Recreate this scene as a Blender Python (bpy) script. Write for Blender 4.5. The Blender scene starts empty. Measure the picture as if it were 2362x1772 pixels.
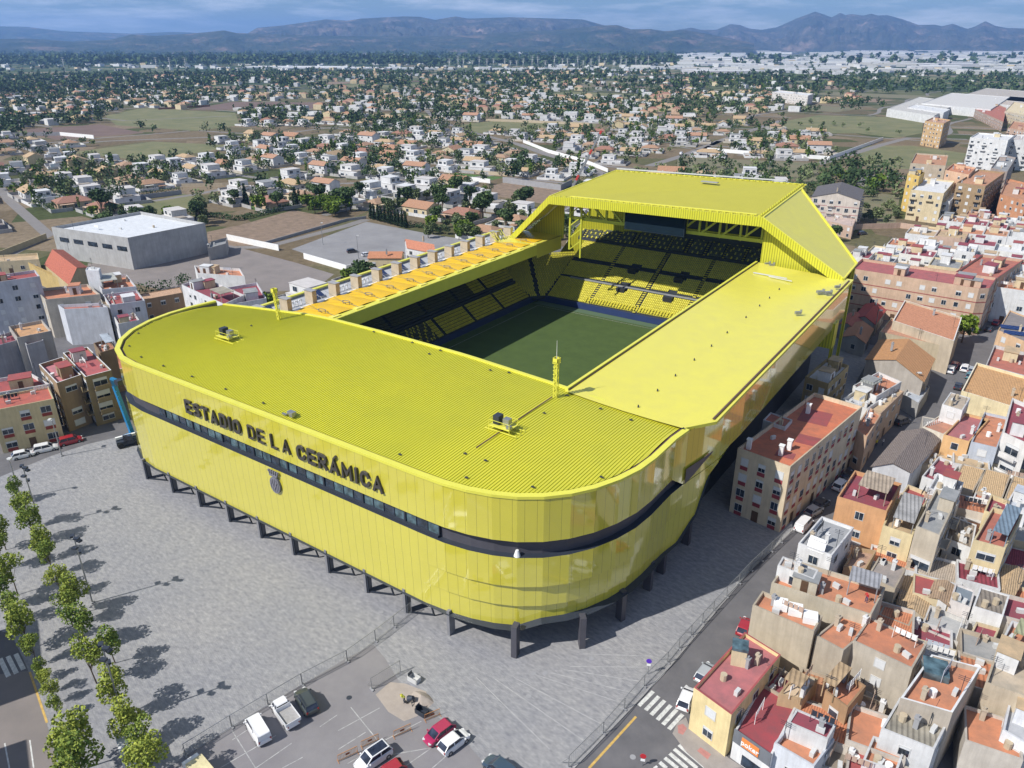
import bpy, math, random
import numpy as np
from mathutils import Vector, Matrix
rnd = random.Random(7)
C = bpy.context.scene.collection
SC = bpy.context.scene
# ------------------------------------------------------------------ camera
CX, CY, F, YH, HC = 1181.0, 886.0, 1745.0, 103.0, 75.0
PITCH = math.atan((CY-YH)/F)
def _ray(u, v):
    up = CY-v
    return u-CX, F*math.cos(PITCH)+up*math.sin(PITCH), -F*math.sin(PITCH)+up*math.cos(PITCH)
_r = _ray(2493, YH); TH = math.atan2(_r[0], _r[1])
def U(u, v, z=0.0):
    """world point at height z seen at photo pixel (u, v)"""
    r, f, dz = _ray(u, v); t = (z-HC)/dz; r *= t; f *= t
    return (r*math.cos(TH)-f*math.sin(TH), r*math.sin(TH)+f*math.cos(TH))
def PROJ(X, Y, Z):
    r = X*math.cos(TH)+Y*math.sin(TH); fh = -X*math.sin(TH)+Y*math.cos(TH); z = Z-HC
    fw = fh*math.cos(PITCH)-z*math.sin(PITCH); up = fh*math.sin(PITCH)+z*math.cos(PITCH)
    if fw <= 1: return (-9999, 9999)
    return CX+F*r/fw, CY-F*up/fw
OFF = {'1': (0, 0), '2': (780, 0), '3': (1562, 0), '4': (0, 586), '5': (780, 586), '6': (1562, 586),
       '7': (0, 1172), '8': (780, 1172), '9': (1562, 1172)}
def Q(reg, x, y): return OFF[reg][0]+x/2.765, OFF[reg][1]+y/2.765
def G(reg, x, y, z=0.0): return U(*Q(reg, x, y), z)
cam_d = bpy.data.cameras.new('camera'); cam = bpy.data.objects.new('camera', cam_d); C.objects.link(cam)
cam_d.sensor_width = 36; cam_d.lens = 36*F/2362; cam_d.clip_start = 1; cam_d.clip_end = 60000
cam.location = (0, 0, HC); cam.rotation_euler = (math.pi/2-PITCH, 0, TH)
SC.camera = cam
# ------------------------------------------------------------------ light
SUN_EL = math.radians(45); SX, SY = 0.47, 0.883      # the shadows run towards (+.50, +.866)
W = bpy.data.worlds.new('World'); SC.world = W; W.use_nodes = True
nt = W.node_tree; bg = nt.nodes['Background']; sky = nt.nodes.new('ShaderNodeTexSky')
sky.sky_type = 'NISHITA'; sky.sun_disc = False; sky.sun_elevation = SUN_EL
sky.sun_rotation = math.atan2(-SX, -SY); sky.altitude = 60; sky.air_density = 1.0; sky.dust_density = 0.25; sky.ozone_density = 4.0
tc = nt.nodes.new('ShaderNodeTexCoord'); mp = nt.nodes.new('ShaderNodeMapping'); mp.inputs['Scale'].default_value = (4.0, 4.0, 30.0)
n1 = nt.nodes.new('ShaderNodeTexNoise'); n1.inputs['Scale'].default_value = 2.2; n1.inputs['Detail'].default_value = 9; n1.inputs['Roughness'].default_value = 0.62
cr = nt.nodes.new('ShaderNodeValToRGB'); cr.color_ramp.elements[0].position = 0.45; cr.color_ramp.elements[1].position = 0.70
cr.color_ramp.elements[0].color = (0, 0, 0, 1); cr.color_ramp.elements[1].color = (0.8, 0.8, 0.8, 1)
mx = nt.nodes.new('ShaderNodeMixRGB'); mx.inputs['Color2'].default_value = (12.5, 13.2, 14.2, 1)
hs = nt.nodes.new('ShaderNodeMixRGB'); hs.blend_type = 'MULTIPLY'; hs.inputs['Fac'].default_value = 1; hs.inputs['Color2'].default_value = (0.76, 0.91, 1.08, 1)
L = nt.links.new
L(tc.outputs['Generated'], mp.inputs['Vector']); L(mp.outputs[0], n1.inputs['Vector']); L(n1.outputs['Fac'], cr.inputs['Fac'])
L(sky.outputs[0], hs.inputs['Color1']); L(hs.outputs[0], mx.inputs['Color1']); L(cr.outputs['Color'], mx.inputs['Fac']); L(mx.outputs[0], bg.inputs['Color'])
bg.inputs['Strength'].default_value = 0.068
sd = bpy.data.lights.new('sun', 'SUN'); sd.energy = 4.5; sd.angle = math.radians(0.53); sd.color = (1.0, 0.965, 0.90)
so = bpy.data.objects.new('sun', sd); C.objects.link(so); so.location = (0, 0, 300)
_ts = Vector((-SX*math.cos(SUN_EL), -SY*math.cos(SUN_EL), math.sin(SUN_EL)))
so.rotation_euler = _ts.to_track_quat('Z', 'Y').to_euler()
SC.view_settings.view_transform = 'Standard'; SC.view_settings.look = 'None'; SC.view_settings.exposure = 0.33; SC.view_settings.gamma = 1
SC.render.engine = 'CYCLES'
# ------------------------------------------------------------------ materials
MATS = {}
def newmat(name):
    m = bpy.data.materials.new(name); m.use_nodes = True; nt = m.node_tree
    return m, nt, nt.nodes['Principled BSDF']
def nd(nt, t, **kw):
    n = nt.nodes.new(t)
    for k, v in kw.items():
        if k in n.inputs.keys(): n.inputs[k].default_value = v
        else: setattr(n, k, v)
    return n
def c4(c, k=1.0): return (min(1, c[0]*k), min(1, c[1]*k), min(1, c[2]*k), 1)
def mat(name, col, rough=0.7, var=0.12, scale=0.6, metal=0.0, spec=0.5, bump=0.0, bscale=8.0, col2=None, island=0.0, coat=0.0):
    """painted / plastered / weathered surface: colour broken by world-space noise"""
    if name in MATS: return MATS[name]
    m, nt, b = newmat(name); MATS[name] = m; L = nt.links.new
    g = nd(nt, 'ShaderNodeNewGeometry')
    n = nd(nt, 'ShaderNodeTexNoise', Scale=scale, Detail=6.0, Roughness=0.65); L(g.outputs['Position'], n.inputs['Vector'])
    r = nd(nt, 'ShaderNodeValToRGB'); r.color_ramp.elements[0].position = 0.3; r.color_ramp.elements[1].position = 0.72
    r.color_ramp.elements[0].color = c4(col, 1-var) if col2 is None else c4(col2)
    r.color_ramp.elements[1].color = c4(col, 1+var); L(n.outputs['Fac'], r.inputs['Fac'])
    out = r.outputs['Color']
    if island:
        mr = nd(nt, 'ShaderNodeMapRange'); mr.inputs['To Min'].default_value = 1-island; mr.inputs['To Max'].default_value = 1+island
        L(g.outputs['Random Per Island'], mr.inputs['Value'])
        mm = nd(nt, 'ShaderNodeVectorMath', operation='SCALE'); L(out, mm.inputs[0]); L(mr.outputs[0], mm.inputs['Scale']); out = mm.outputs[0]
    L(out, b.inputs['Base Color'])
    b.inputs['Roughness'].default_value = rough; b.inputs['Metallic'].default_value = metal; b.inputs['Specular IOR Level'].default_value = spec
    b.inputs['Coat Weight'].default_value = coat
    if bump:
        n2 = nd(nt, 'ShaderNodeTexNoise', Scale=bscale, Detail=3.0); L(g.outputs['Position'], n2.inputs['Vector'])
        bp = nd(nt, 'ShaderNodeBump', Strength=bump, Distance=0.1); L(n2.outputs['Fac'], bp.inputs['Height']); L(bp.outputs[0], b.inputs['Normal'])
    return m
def stripes(name, col, dirv, period, duty=0.12, dark=0.45, rough=0.5, var=0.05, spec=0.5, local=False, bumps=0.6, soft=0.08, uv=False, coat=0.0, scale=0.3, col2=None):
    """ribbed sheet or jointed panels: thin darker joints every `period` metres along dirv"""
    if name in MATS: return MATS[name]
    m, nt, b = newmat(name); MATS[name] = m; L = nt.links.new
    g = nd(nt, 'ShaderNodeNewGeometry'); src = g.outputs['Position']
    if uv: src = nd(nt, 'ShaderNodeUVMap').outputs[0]
    if local: src = nd(nt, 'ShaderNodeTexCoord').outputs['Object']
    dt = nd(nt, 'ShaderNodeVectorMath', operation='DOT_PRODUCT'); L(src, dt.inputs[0]); dt.inputs[1].default_value = dirv
    dv = nd(nt, 'ShaderNodeMath', operation='DIVIDE'); L(dt.outputs['Value'], dv.inputs[0]); dv.inputs[1].default_value = period
    fr = nd(nt, 'ShaderNodeMath', operation='FRACT'); L(dv.outputs[0], fr.inputs[0])
    r = nd(nt, 'ShaderNodeValToRGB'); e = r.color_ramp.elements
    e[0].position = 0; e[0].color = (dark, dark, dark, 1); e[1].position = min(.98, duty+soft); e[1].color = (1, 1, 1, 1)
    x = e.new(duty); x.color = (dark, dark, dark, 1); L(fr.outputs[0], r.inputs['Fac'])
    n = nd(nt, 'ShaderNodeTexNoise', Scale=scale, Detail=7.0, Roughness=0.7); L(g.outputs['Position'], n.inputs['Vector'])
    r2 = nd(nt, 'ShaderNodeValToRGB'); r2.color_ramp.elements[0].position = .3; r2.color_ramp.elements[1].position = .7
    r2.color_ramp.elements[0].color = c4(col2 or col, 1-var); r2.color_ramp.elements[1].color = c4(col, 1+var); L(n.outputs['Fac'], r2.inputs['Fac'])
    mu = nd(nt, 'ShaderNodeMixRGB', blend_type='MULTIPLY'); mu.inputs['Fac'].default_value = 1; L(r2.outputs['Color'], mu.inputs['Color1']); L(r.outputs['Color'], mu.inputs['Color2'])
    L(mu.outputs[0], b.inputs['Base Color'])
    b.inputs['Roughness'].default_value = rough; b.inputs['Specular IOR Level'].default_value = spec; b.inputs['Coat Weight'].default_value = coat
    b.inputs['Coat Roughness'].default_value = 0.04; b.inputs['Coat IOR'].default_value = 1.7
    bp = nd(nt, 'ShaderNodeBump', Strength=bumps, Distance=0.08); L(r.outputs['Color'], bp.inputs['Height']); L(bp.outputs[0], b.inputs['Normal'])
    return m
def glass(name, col=(0.02, 0.03, 0.045), rough=0.08):
    if name in MATS: return MATS[name]
    m, nt, b = newmat(name); MATS[name] = m; L = nt.links.new
    g = nd(nt, 'ShaderNodeNewGeometry'); n = nd(nt, 'ShaderNodeTexNoise', Scale=0.9, Detail=2.0); L(g.outputs['Position'], n.inputs['Vector'])
    r = nd(nt, 'ShaderNodeValToRGB'); r.color_ramp.elements[0].position = .35; r.color_ramp.elements[1].position = .7
    r.color_ramp.elements[0].color = c4(col, .6); r.color_ramp.elements[1].color = c4(col, 2.2); L(n.outputs['Fac'], r.inputs['Fac']); L(r.outputs[0], b.inputs['Base Color'])
    b.inputs['Roughness'].default_value = rough; b.inputs['Specular IOR Level'].default_value = 0.7
    return m
_cm = {}
def streaked(m):
    nt = m.node_tree; b = nt.nodes['Principled BSDF']; l = b.inputs['Base Color'].links[0]; src = l.from_socket
    g = nd(nt, 'ShaderNodeNewGeometry'); mp = nd(nt, 'ShaderNodeMapping'); mp.inputs['Scale'].default_value = (1.6, 1.6, .16); nt.links.new(g.outputs['Position'], mp.inputs['Vector'])
    n = nd(nt, 'ShaderNodeTexNoise', Scale=1.0, Detail=7.0, Roughness=.7); nt.links.new(mp.outputs[0], n.inputs['Vector'])
    r = nd(nt, 'ShaderNodeValToRGB'); r.color_ramp.elements[0].position = .33; r.color_ramp.elements[1].position = .6; r.color_ramp.elements[0].color = (.70, .68, .66, 1); r.color_ramp.elements[1].color = (1.04, 1.04, 1.04, 1); nt.links.new(n.outputs['Fac'], r.inputs['Fac'])
    mu = nd(nt, 'ShaderNodeMixRGB', blend_type='MULTIPLY'); mu.inputs['Fac'].default_value = .5; nt.links.new(src, mu.inputs['Color1']); nt.links.new(r.outputs[0], mu.inputs['Color2']); nt.links.new(mu.outputs[0], b.inputs['Base Color']); return m
def wallmat(c):
    k = tuple(round(x, 3) for x in c)
    if k not in _cm: _cm[k] = streaked(mat('plaster_%d' % len(_cm), c, 0.85, 0.09, 0.35, bump=0.12, bscale=5, col2=tuple(x*.82 for x in c)))
    return _cm[k]
_rm = {}
def roofmat(c, kind='flat'):
    k = (tuple(round(x, 3) for x in c), kind)
    if k not in _rm:
        nm = 'roofing_%d' % len(_rm)
        if kind == 'flat': _rm[k] = mat(nm, c, 0.8, 0.16 if max(c) < .55 else .05, 0.55, col2=(c[0]*.62+.03, c[1]*.66+.03, c[2]*.68+.03) if max(c) < .55 or min(c) < .2 else tuple(x*.84 for x in c), bump=.1)
        elif kind == 'tile': _rm[k] = tilemat(nm, c)
        else: _rm[k] = stripes(nm, c, (1, 0.15, 0), 0.55, .25, .6, .7, .15, soft=.3, scale=.5, col2=tuple(x*.7 for x in c))
    return _rm[k]
def tilemat(name, c):
    if name in MATS: return MATS[name]
    m, nt, b = newmat(name); MATS[name] = m; L = nt.links.new
    g = nd(nt, 'ShaderNodeNewGeometry')
    mp = nd(nt, 'ShaderNodeMapping'); mp.inputs['Scale'].default_value = (1, 1, 1); L(g.outputs['Position'], mp.inputs['Vector'])
    w = nd(nt, 'ShaderNodeTexWave', Scale=1.1, Distortion=1.5, Detail=3.0); w.bands_direction = 'X'; L(mp.outputs[0], w.inputs['Vector'])
    n = nd(nt, 'ShaderNodeTexNoise', Scale=2.2, Detail=6.0, Roughness=.75); L(g.outputs['Position'], n.inputs['Vector'])
    ad = nd(nt, 'ShaderNodeMath', operation='MULTIPLY_ADD'); ad.inputs[1].default_value = .3; L(w.outputs['Fac'], ad.inputs[0]); L(n.outputs['Fac'], ad.inputs[2])
    r = nd(nt, 'ShaderNodeValToRGB'); r.color_ramp.elements[0].position = .38; r.color_ramp.elements[1].position = .95
    r.color_ramp.elements[0].color = c4(c, .55); r.color_ramp.elements[1].color = c4(c, 1.3); L(ad.outputs[0], r.inputs['Fac']); L(r.outputs[0], b.inputs['Base Color'])
    b.inputs['Roughness'].default_value = .9
    bp = nd(nt, 'ShaderNodeBump', Strength=.5, Distance=.1); L(w.outputs['Fac'], bp.inputs['Height']); L(bp.outputs[0], b.inputs['Normal'])
    return m
def foliage(name, c1, c2, rough=.75):
    if name in MATS: return MATS[name]
    m, nt, b = newmat(name); MATS[name] = m; L = nt.links.new
    g = nd(nt, 'ShaderNodeNewGeometry'); oi = nd(nt, 'ShaderNodeObjectInfo')
    ad = nd(nt, 'ShaderNodeMath', operation='MULTIPLY_ADD'); ad.inputs[1].default_value = .45; L(oi.outputs['Random'], ad.inputs[0])
    ml = nd(nt, 'ShaderNodeMath', operation='MULTIPLY'); ml.inputs[1].default_value = .55; L(g.outputs['Random Per Island'], ml.inputs[0]); L(ml.outputs[0], ad.inputs[2])
    r = nd(nt, 'ShaderNodeValToRGB'); r.color_ramp.elements[0].position = .1; r.color_ramp.elements[1].position = .9
    r.color_ramp.elements[0].color = c4(c1); r.color_ramp.elements[1].color = c4(c2); L(ad.outputs[0], r.inputs['Fac']); L(r.outputs[0], b.inputs['Base Color'])
    b.inputs['Roughness'].default_value = rough; b.inputs['Specular IOR Level'].default_value = .25
    return m
# ------------------------------------------------------------------ mesh helpers
class MB:
    def __init__(s): s.v = []; s.f = []; s.m = []; s.uv = None
    def quad(s, a, b, c, d, mi=0):
        n = len(s.v); s.v += [tuple(a), tuple(b), tuple(c), tuple(d)]; s.f.append((n, n+1, n+2, n+3)); s.m.append(mi)
    def poly(s, pts, mi=0):
        n = len(s.v); s.v += [tuple(p) for p in pts]; s.f.append(tuple(range(n, n+len(pts)))); s.m.append(mi)
    def prism(s, pts, z0, z1, mi=0, top=True, bot=False, mt=None):
        """pts CCW xy"""
        k = len(pts); n = len(s.v)
        s.v += [(p[0], p[1], z0) for p in pts]+[(p[0], p[1], z1) for p in pts]
        for i in range(k):
            j = (i+1) % k; s.f.append((n+i, n+j, n+k+j, n+k+i)); s.m.append(mi)
        if top: s.f.append(tuple(n+k+i for i in range(k))); s.m.append(mi if mt is None else mt)
        if bot: s.f.append(tuple(n+i for i in reversed(range(k)))); s.m.append(mi)
    def box(s, c, d, mi=0, rot=0.0):
        """c = centre, d = full size, rot about z"""
        x, y = d[0]/2, d[1]/2; cs, sn = math.cos(rot), math.sin(rot)
        p = [(c[0]+a*cs-b*sn, c[1]+a*sn+b*cs) for a, b in ((-x, -y), (x, -y), (x, y), (-x, y))]
        s.prism(p, c[2]-d[2]/2, c[2]+d[2]/2, mi, bot=True)
    def bar(s, a, b, w, h=None, mi=0):
        """square bar between two 3-D points"""
        a = Vector(a); b = Vector(b); d = b-a
        if d.length < 1e-6: return
        d.normalize(); h = h or w
        up = Vector((0, 0, 1)) if abs(d.z) < .95 else Vector((1, 0, 0))
        x = d.cross(up).normalized()*(w/2); y = x.cross(d).normalized()*(h/2)
        n = len(s.v)
        for p in (a, b):
            for q in (-x-y, x-y, x+y, -x+y): s.v.append(tuple(p+q))
        for f in ((0, 1, 5, 4), (1, 2, 6, 5), (2, 3, 7, 6), (3, 0, 4, 7), (3, 2, 1, 0), (4, 5, 6, 7)):
            s.f.append(tuple(n+i for i in f)); s.m.append(mi)
    def cyl(s, a, b, r0, r1=None, k=10, mi=0, cap=True):
        a = Vector(a); b = Vector(b); d = (b-a).normalized(); r1 = r0 if r1 is None else r1
        up = Vector((0, 0, 1)) if abs(d.z) < .95 else Vector((1, 0, 0))
        x = d.cross(up).normalized(); y = d.cross(x); n = len(s.v)
        for p, r in ((a, r0), (b, r1)):
            for i in range(k):
                t = 2*math.pi*i/k; s.v.append(tuple(p+x*(r*math.cos(t))+y*(r*math.sin(t))))
        for i in range(k):
            j = (i+1) % k; s.f.append((n+i, n+k+i, n+k+j, n+j)); s.m.append(mi)
        if cap: s.f.append(tuple(n+i for i in range(k))); s.m.append(mi); s.f.append(tuple(n+k+i for i in reversed(range(k)))); s.m.append(mi)
    def build(s, name, mats, parent=None, origin=None, smooth=False):
        me = bpy.data.meshes.new(name)
        o3 = Vector(origin) if origin is not None else (Vector(parent['_o']) if parent is not None and '_o' in parent else Vector((0, 0, 0)))
        vs = [(v[0]-o3.x, v[1]-o3.y, v[2]-o3.z) for v in s.v]
        me.from_pydata(vs, [], s.f)
        if not isinstance(mats, (list, tuple)): mats = [mats]
        for m in mats: me.materials.append(m)
        if len(mats) > 1: me.polygons.foreach_set('material_index', s.m)
        if s.uv is not None:
            ul = me.uv_layers.new(name='UVMap'); ul.data.foreach_set('uv', [c for f in s.uv for p in f for c in p])
        if smooth: me.polygons.foreach_set('use_smooth', [True]*len(me.polygons))
        me.update()
        ob = bpy.data.objects.new(name, me); C.objects.link(ob)
        if parent is not None:
            ob.parent = parent; ob['_o'] = tuple(o3)
        else: ob.location = o3; ob['_o'] = tuple(o3)
        return ob
def props(o, label=None, cat=None, group=None, kind=None):
    if label: o['label'] = label
    if cat: o['category'] = cat
    if group: o['group'] = group
    if kind: o['kind'] = kind
    return o
def thing(name, label, cat, loc, group=None):
    o = bpy.data.objects.new(name, None); C.objects.link(o); o.location = loc; o['_o'] = tuple(loc); o.empty_display_size = .3
    return props(o, label, cat, group)
def dup(root, loc, rz=0.0, label=None, group=None, scale=1.0):
    r = root.copy(); C.objects.link(r); r.location = loc; r.rotation_euler = (0, 0, rz); r.scale = (scale,)*3
    if label: r['label'] = label
    if group: r['group'] = group
    for ch in root.children:
        c = ch.copy(); C.objects.link(c); c.parent = r
        for g in ch.children:
            d = g.copy(); C.objects.link(d); d.parent = c
    return r
def struct(name, mb, m): return props(mb.build(name, m), kind='structure')
def sheet(name, pts, z, m, kind='structure', thick=None):
    mb = MB(); p = ccw(pts)
    if thick: mb.prism(p, z-thick, z)
    else: mb.poly([(a[0], a[1], z) for a in p])
    return props(mb.build(name, m), kind=kind)
def area(p): return sum(p[i][0]*p[(i+1) % len(p)][1]-p[(i+1) % len(p)][0]*p[i][1] for i in range(len(p)))/2
def ccw(p):
    p = [tuple(q[:2]) for q in p]
    return p if area(p) > 0 else p[::-1]
def inset(p, d):
    """inset a CCW convex-ish polygon"""
    k = len(p); out = []
    for i in range(k):
        a = Vector(p[i-1]); b = Vector(p[i]); c = Vector(p[(i+1) % k])
        e1 = (b-a).normalized(); e2 = (c-b).normalized(); n1 = Vector((-e1.y, e1.x)); n2 = Vector((-e2.y, e2.x))
        t = (n1+n2); q = max(.3, 1+n1.dot(n2)); out.append(tuple(b+t*(d/q)))
    return out
def inside(p, poly):
    x, y = p; r = False; j = len(poly)-1
    for i in range(len(poly)):
        xi, yi = poly[i]; xj, yj = poly[j]
        if (yi > y) != (yj > y) and x < (xj-xi)*(y-yi)/(yj-yi)+xi: r = not r
        j = i
    return r
_o1 = 'zero one two three four five six seven eight nine ten eleven twelve thirteen fourteen fifteen sixteen seventeen eighteen nineteen'.split()
_o2 = 'x x twenty thirty forty fifty sixty seventy eighty ninety'.split()
def NW(n):
    n = max(0, min(99, int(n))); return _o1[n] if n < 20 else _o2[n//10]+('-'+_o1[n % 10] if n % 10 else '')
_seen = set()
def WHERE(u, v):
    """place in the photo in words, never the same twice"""
    a, b = round(u/23.62), round(v/17.72)
    for t in ('', ' upper', ' lower', ' front', ' rear', ' left', ' right'):
        for k in (0, 1, -1):
            s = '%s percent across, %s percent down the photo' % (NW(a+k), NW(b))
            if (s, t) not in _seen and not (t and k): _seen.add((s, t)); return s+(',%s one' % t if t else '')
    return s
_f = 'first second third fourth fifth sixth seventh eighth ninth tenth eleventh twelfth thirteenth fourteenth fifteenth sixteenth seventeenth eighteenth nineteenth twentieth'.split()
ORD = _f+['twenty-'+x for x in _f[:9]]+['thirtieth']+['thirty-'+x for x in _f[:9]]+['fortieth']+['forty-'+x for x in _f[:9]]+['fiftieth']
BLOCK = []            # footprints where no villa or tree may stand
# ------------------------------------------------------------------ base materials
YEL = (0.615, 0.57, 0.038); YEL2 = (0.70, 0.66, 0.05)
M_roof = stripes('ribbed_yellow_roof', YEL, (1, 0, 0), 0.86, .16, .38, .42, .05, soft=.16, bumps=.8)
M_sheet = mat('smooth_yellow_sheet', (0.70, 0.635, 0.085), .24, .03, .35, spec=.6, col2=(.66, .595, .10), bump=.03, bscale=1.5)
M_trim = mat('yellow_trim', (0.68, 0.645, 0.08), .4, .05, .4)
M_fac = stripes('glazed_yellow_panels', (0.60, 0.535, 0.055), (1, 0, 0), 1.55, .024, .40, .10, .035, uv=True, bumps=.25, soft=.012, spec=.8, scale=.25, coat=1.0)
M_rib = stripes('ribbed_yellow_cladding', (0.60, 0.575, 0.04), (1, .35, 0), 0.62, .18, .5, .4, .04, soft=.2)
M_dark = mat('dark_grey_cladding', (0.072, 0.07, 0.085), .45, .12, .5)
M_navy = mat('navy_steel', (0.028, 0.035, 0.05), .5, .15, .5)
M_black = mat('black_rubber', (0.02, 0.02, 0.02), .8, .1)
M_glass = glass('dark_window_glass')
M_glass2 = glass('greenish_band_glass', (0.05, 0.085, 0.10), .1)
M_white = mat('white_paint', (0.78, 0.78, 0.77), .6, .06, .5)
M_conc = mat('grey_concrete', (0.30, 0.30, 0.31), .85, .12, .6, bump=.1)
M_frame = mat('pale_window_frame', (0.55, 0.55, 0.54), .6, .05)
M_shut = mat('white_roller_shutter', (0.62, 0.63, 0.64), .6, .07, 3)
M_steel = mat('galvanised_steel', (0.33, 0.34, 0.35), .4, .12, 2, metal=.6)
M_beige = mat('beige_concrete', (0.46, 0.38, 0.27), .8, .12, .8)
M_bark = mat('grey_bark', (0.12, 0.09, 0.06), .9, .25, 3)
M_red = mat('red_plaster', (0.32, 0.05, 0.05), .8, .12)
# ------------------------------------------------------------------ ground
def groundmat():
    m, nt, b = newmat('dry_suburban_soil'); L = nt.links.new
    g = nd(nt, 'ShaderNodeNewGeometry')
    def N(s, d=6, r=.6):
        n = nd(nt, 'ShaderNodeTexNoise', Scale=s, Detail=float(d), Roughness=r); L(g.outputs['Position'], n.inputs['Vector']); return n
    def R(n, p0, c0, p1, c1):
        r = nd(nt, 'ShaderNodeValToRGB'); r.color_ramp.elements[0].position = p0; r.color_ramp.elements[1].position = p1
        r.color_ramp.elements[0].color = c4(c0); r.color_ramp.elements[1].color = c4(c1); L(n, r.inputs['Fac']); return r
    va = nd(nt, 'ShaderNodeTexVoronoi', Scale=.03); L(g.outputs['Position'], va.inputs['Vector']); sa = nd(nt, 'ShaderNodeSeparateColor'); L(va.outputs['Color'], sa.inputs[0])
    a = nd(nt, 'ShaderNodeValToRGB'); ea = a.color_ramp.elements; ea[0].color = c4((.09, .11, .045)); ea[1].color = c4((.30, .235, .165)); ea[1].position = 1
    for p_, c_ in ((.25, (.16, .15, .08)), (.5, (.24, .19, .125)), (.75, (.20, .155, .10))): x_ = ea.new(p_); x_.color = c4(c_)
    L(sa.outputs[0], a.inputs['Fac'])
    bb = R(N(.35, 8, .7).outputs['Fac'], .35, (.55, .55, .52), .75, (1.25, 1.2, 1.15))
    mu = nd(nt, 'ShaderNodeMixRGB', blend_type='MULTIPLY'); mu.inputs['Fac'].default_value = 1; L(a.outputs[0], mu.inputs['Color1']); L(bb.outputs[0], mu.inputs['Color2'])
    # orchard country further out: voronoi plots in greens
    v = nd(nt, 'ShaderNodeTexVoronoi', Scale=.0075); L(g.outputs['Position'], v.inputs['Vector'])
    sp = nd(nt, 'ShaderNodeSeparateColor'); L(v.outputs['Color'], sp.inputs[0])
    r3 = nd(nt, 'ShaderNodeValToRGB'); e = r3.color_ramp.elements; e[0].color = c4((.03, .055, .028)); e[1].color = c4((.22, .19, .13)); e[1].position = 1
    x = e.new(.55); x.color = c4((.05, .08, .035)); x = e.new(.8); x.color = c4((.11, .13, .06)); L(sp.outputs[0], r3.inputs['Fac'])
    ln = nd(nt, 'ShaderNodeVectorMath', operation='LENGTH'); L(g.outputs['Position'], ln.inputs[0])
    mr = nd(nt, 'ShaderNodeMapRange'); mr.inputs['From Min'].default_value = 900; mr.inputs['From Max'].default_value = 1700; L(ln.outputs['Value'], mr.inputs['Value'])
    mx = nd(nt, 'ShaderNodeMixRGB'); L(mr.outputs[0], mx.inputs['Fac']); L(mu.outputs[0], mx.inputs['Color1']); L(r3.outputs[0], mx.inputs['Color2'])
    L(mx.outputs[0], b.inputs['Base Color']); b.inputs['Roughness'].default_value = .95; b.inputs['Specular IOR Level'].default_value = .1
    return m
M_soil = groundmat()
mb = MB(); mb.quad((-26000, -600, 0), (8000, -600, 0), (8000, 24000, 0), (-26000, 24000, 0)); struct('ground', mb, M_soil)
M_asph = mat('worn_asphalt', (0.135, 0.13, 0.135), .9, .14, .25, bump=.1, col2=(.10, .098, .105))
M_asph2 = mat('brownish_asphalt', (0.225, 0.195, 0.18), .9, .10, .12, bump=.08, col2=(.18, .16, .15))
M_lot = mat('pale_gravel_asphalt', (0.25, 0.245, 0.245), .9, .12, .08, col2=(.20, .195, .20))
M_pave = mat('pavement_slabs', (0.30, 0.27, 0.25), .85, .12, .8, bump=.1)
M_paint = mat('worn_road_paint', (0.60, 0.60, 0.57), .7, .25, 2.5, col2=(.38, .38, .36))
M_paint2 = mat('faded_parking_paint', (0.40, 0.40, 0.39), .8, .3, 1.5, col2=(.22, .22, .22))
M_ypaint = mat('yellow_road_paint', (0.55, 0.36, 0.10), .7, .25, 2)
M_pink = mat('red_tactile_paving', (0.42, 0.19, 0.17), .8, .15, 2)
M_kerb = mat('kerb_stone', (0.36, 0.35, 0.34), .8, .15, 2)
def plazamat():
    m, nt, b = newmat('grey_stone_paving'); L = nt.links.new
    g = nd(nt, 'ShaderNodeNewGeometry')
    mp = nd(nt, 'ShaderNodeMapping'); mp.inputs['Rotation'].default_value = (0, 0, .6); mp.inputs['Scale'].default_value = (1, 2.2, 1); L(g.outputs['Position'], mp.inputs['Vector'])
    n = nd(nt, 'ShaderNodeTexNoise', Scale=.9, Detail=9.0, Roughness=.72); L(mp.outputs[0], n.inputs['Vector'])
    r = nd(nt, 'ShaderNodeValToRGB'); e = r.color_ramp.elements; e[0].position = .28; e[1].position = .74; e[0].color = c4((.20, .20, .215)); e[1].color = c4((.43, .42, .405)); L(n.outputs['Fac'], r.inputs['Fac'])
    n2 = nd(nt, 'ShaderNodeTexNoise', Scale=.05, Detail=4.0, Roughness=.6); L(g.outputs['Position'], n2.inputs['Vector'])
    r2 = nd(nt, 'ShaderNodeValToRGB'); r2.color_ramp.elements[0].position = .35; r2.color_ramp.elements[1].position = .65
    r2.color_ramp.elements[0].color = c4((.86, .88, .93)); r2.color_ramp.elements[1].color = c4((1.1, 1.07, 1.02)); L(n2.outputs['Fac'], r2.inputs['Fac'])
    bk = nd(nt, 'ShaderNodeTexBrick', Scale=1.0); bk.inputs['Color1'].default_value = (1, 1, 1, 1); bk.inputs['Color2'].default_value = (.86, .86, .88, 1); bk.inputs['Mortar'].default_value = (.7, .7, .7, 1)
    bk.inputs['Brick Width'].default_value = .9; bk.inputs['Row Height'].default_value = .45; bk.inputs['Mortar Size'].default_value = .02; L(mp.outputs[0], bk.inputs['Vector'])
    m1 = nd(nt, 'ShaderNodeMixRGB', blend_type='MULTIPLY'); m1.inputs['Fac'].default_value = 1; L(r.outputs[0], m1.inputs['Color1']); L(r2.outputs[0], m1.inputs['Color2'])
    m2 = nd(nt, 'ShaderNodeMixRGB', blend_type='MULTIPLY'); m2.inputs['Fac'].default_value = .8; L(m1.outputs[0], m2.inputs['Color1']); L(bk.outputs['Color'], m2.inputs['Color2'])
    L(m2.outputs[0], b.inputs['Base Color']); b.inputs['Roughness'].default_value = .8; b.inputs['Specular IOR Level'].default_value = .3
    return m
M_plaza = plazamat()
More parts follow.
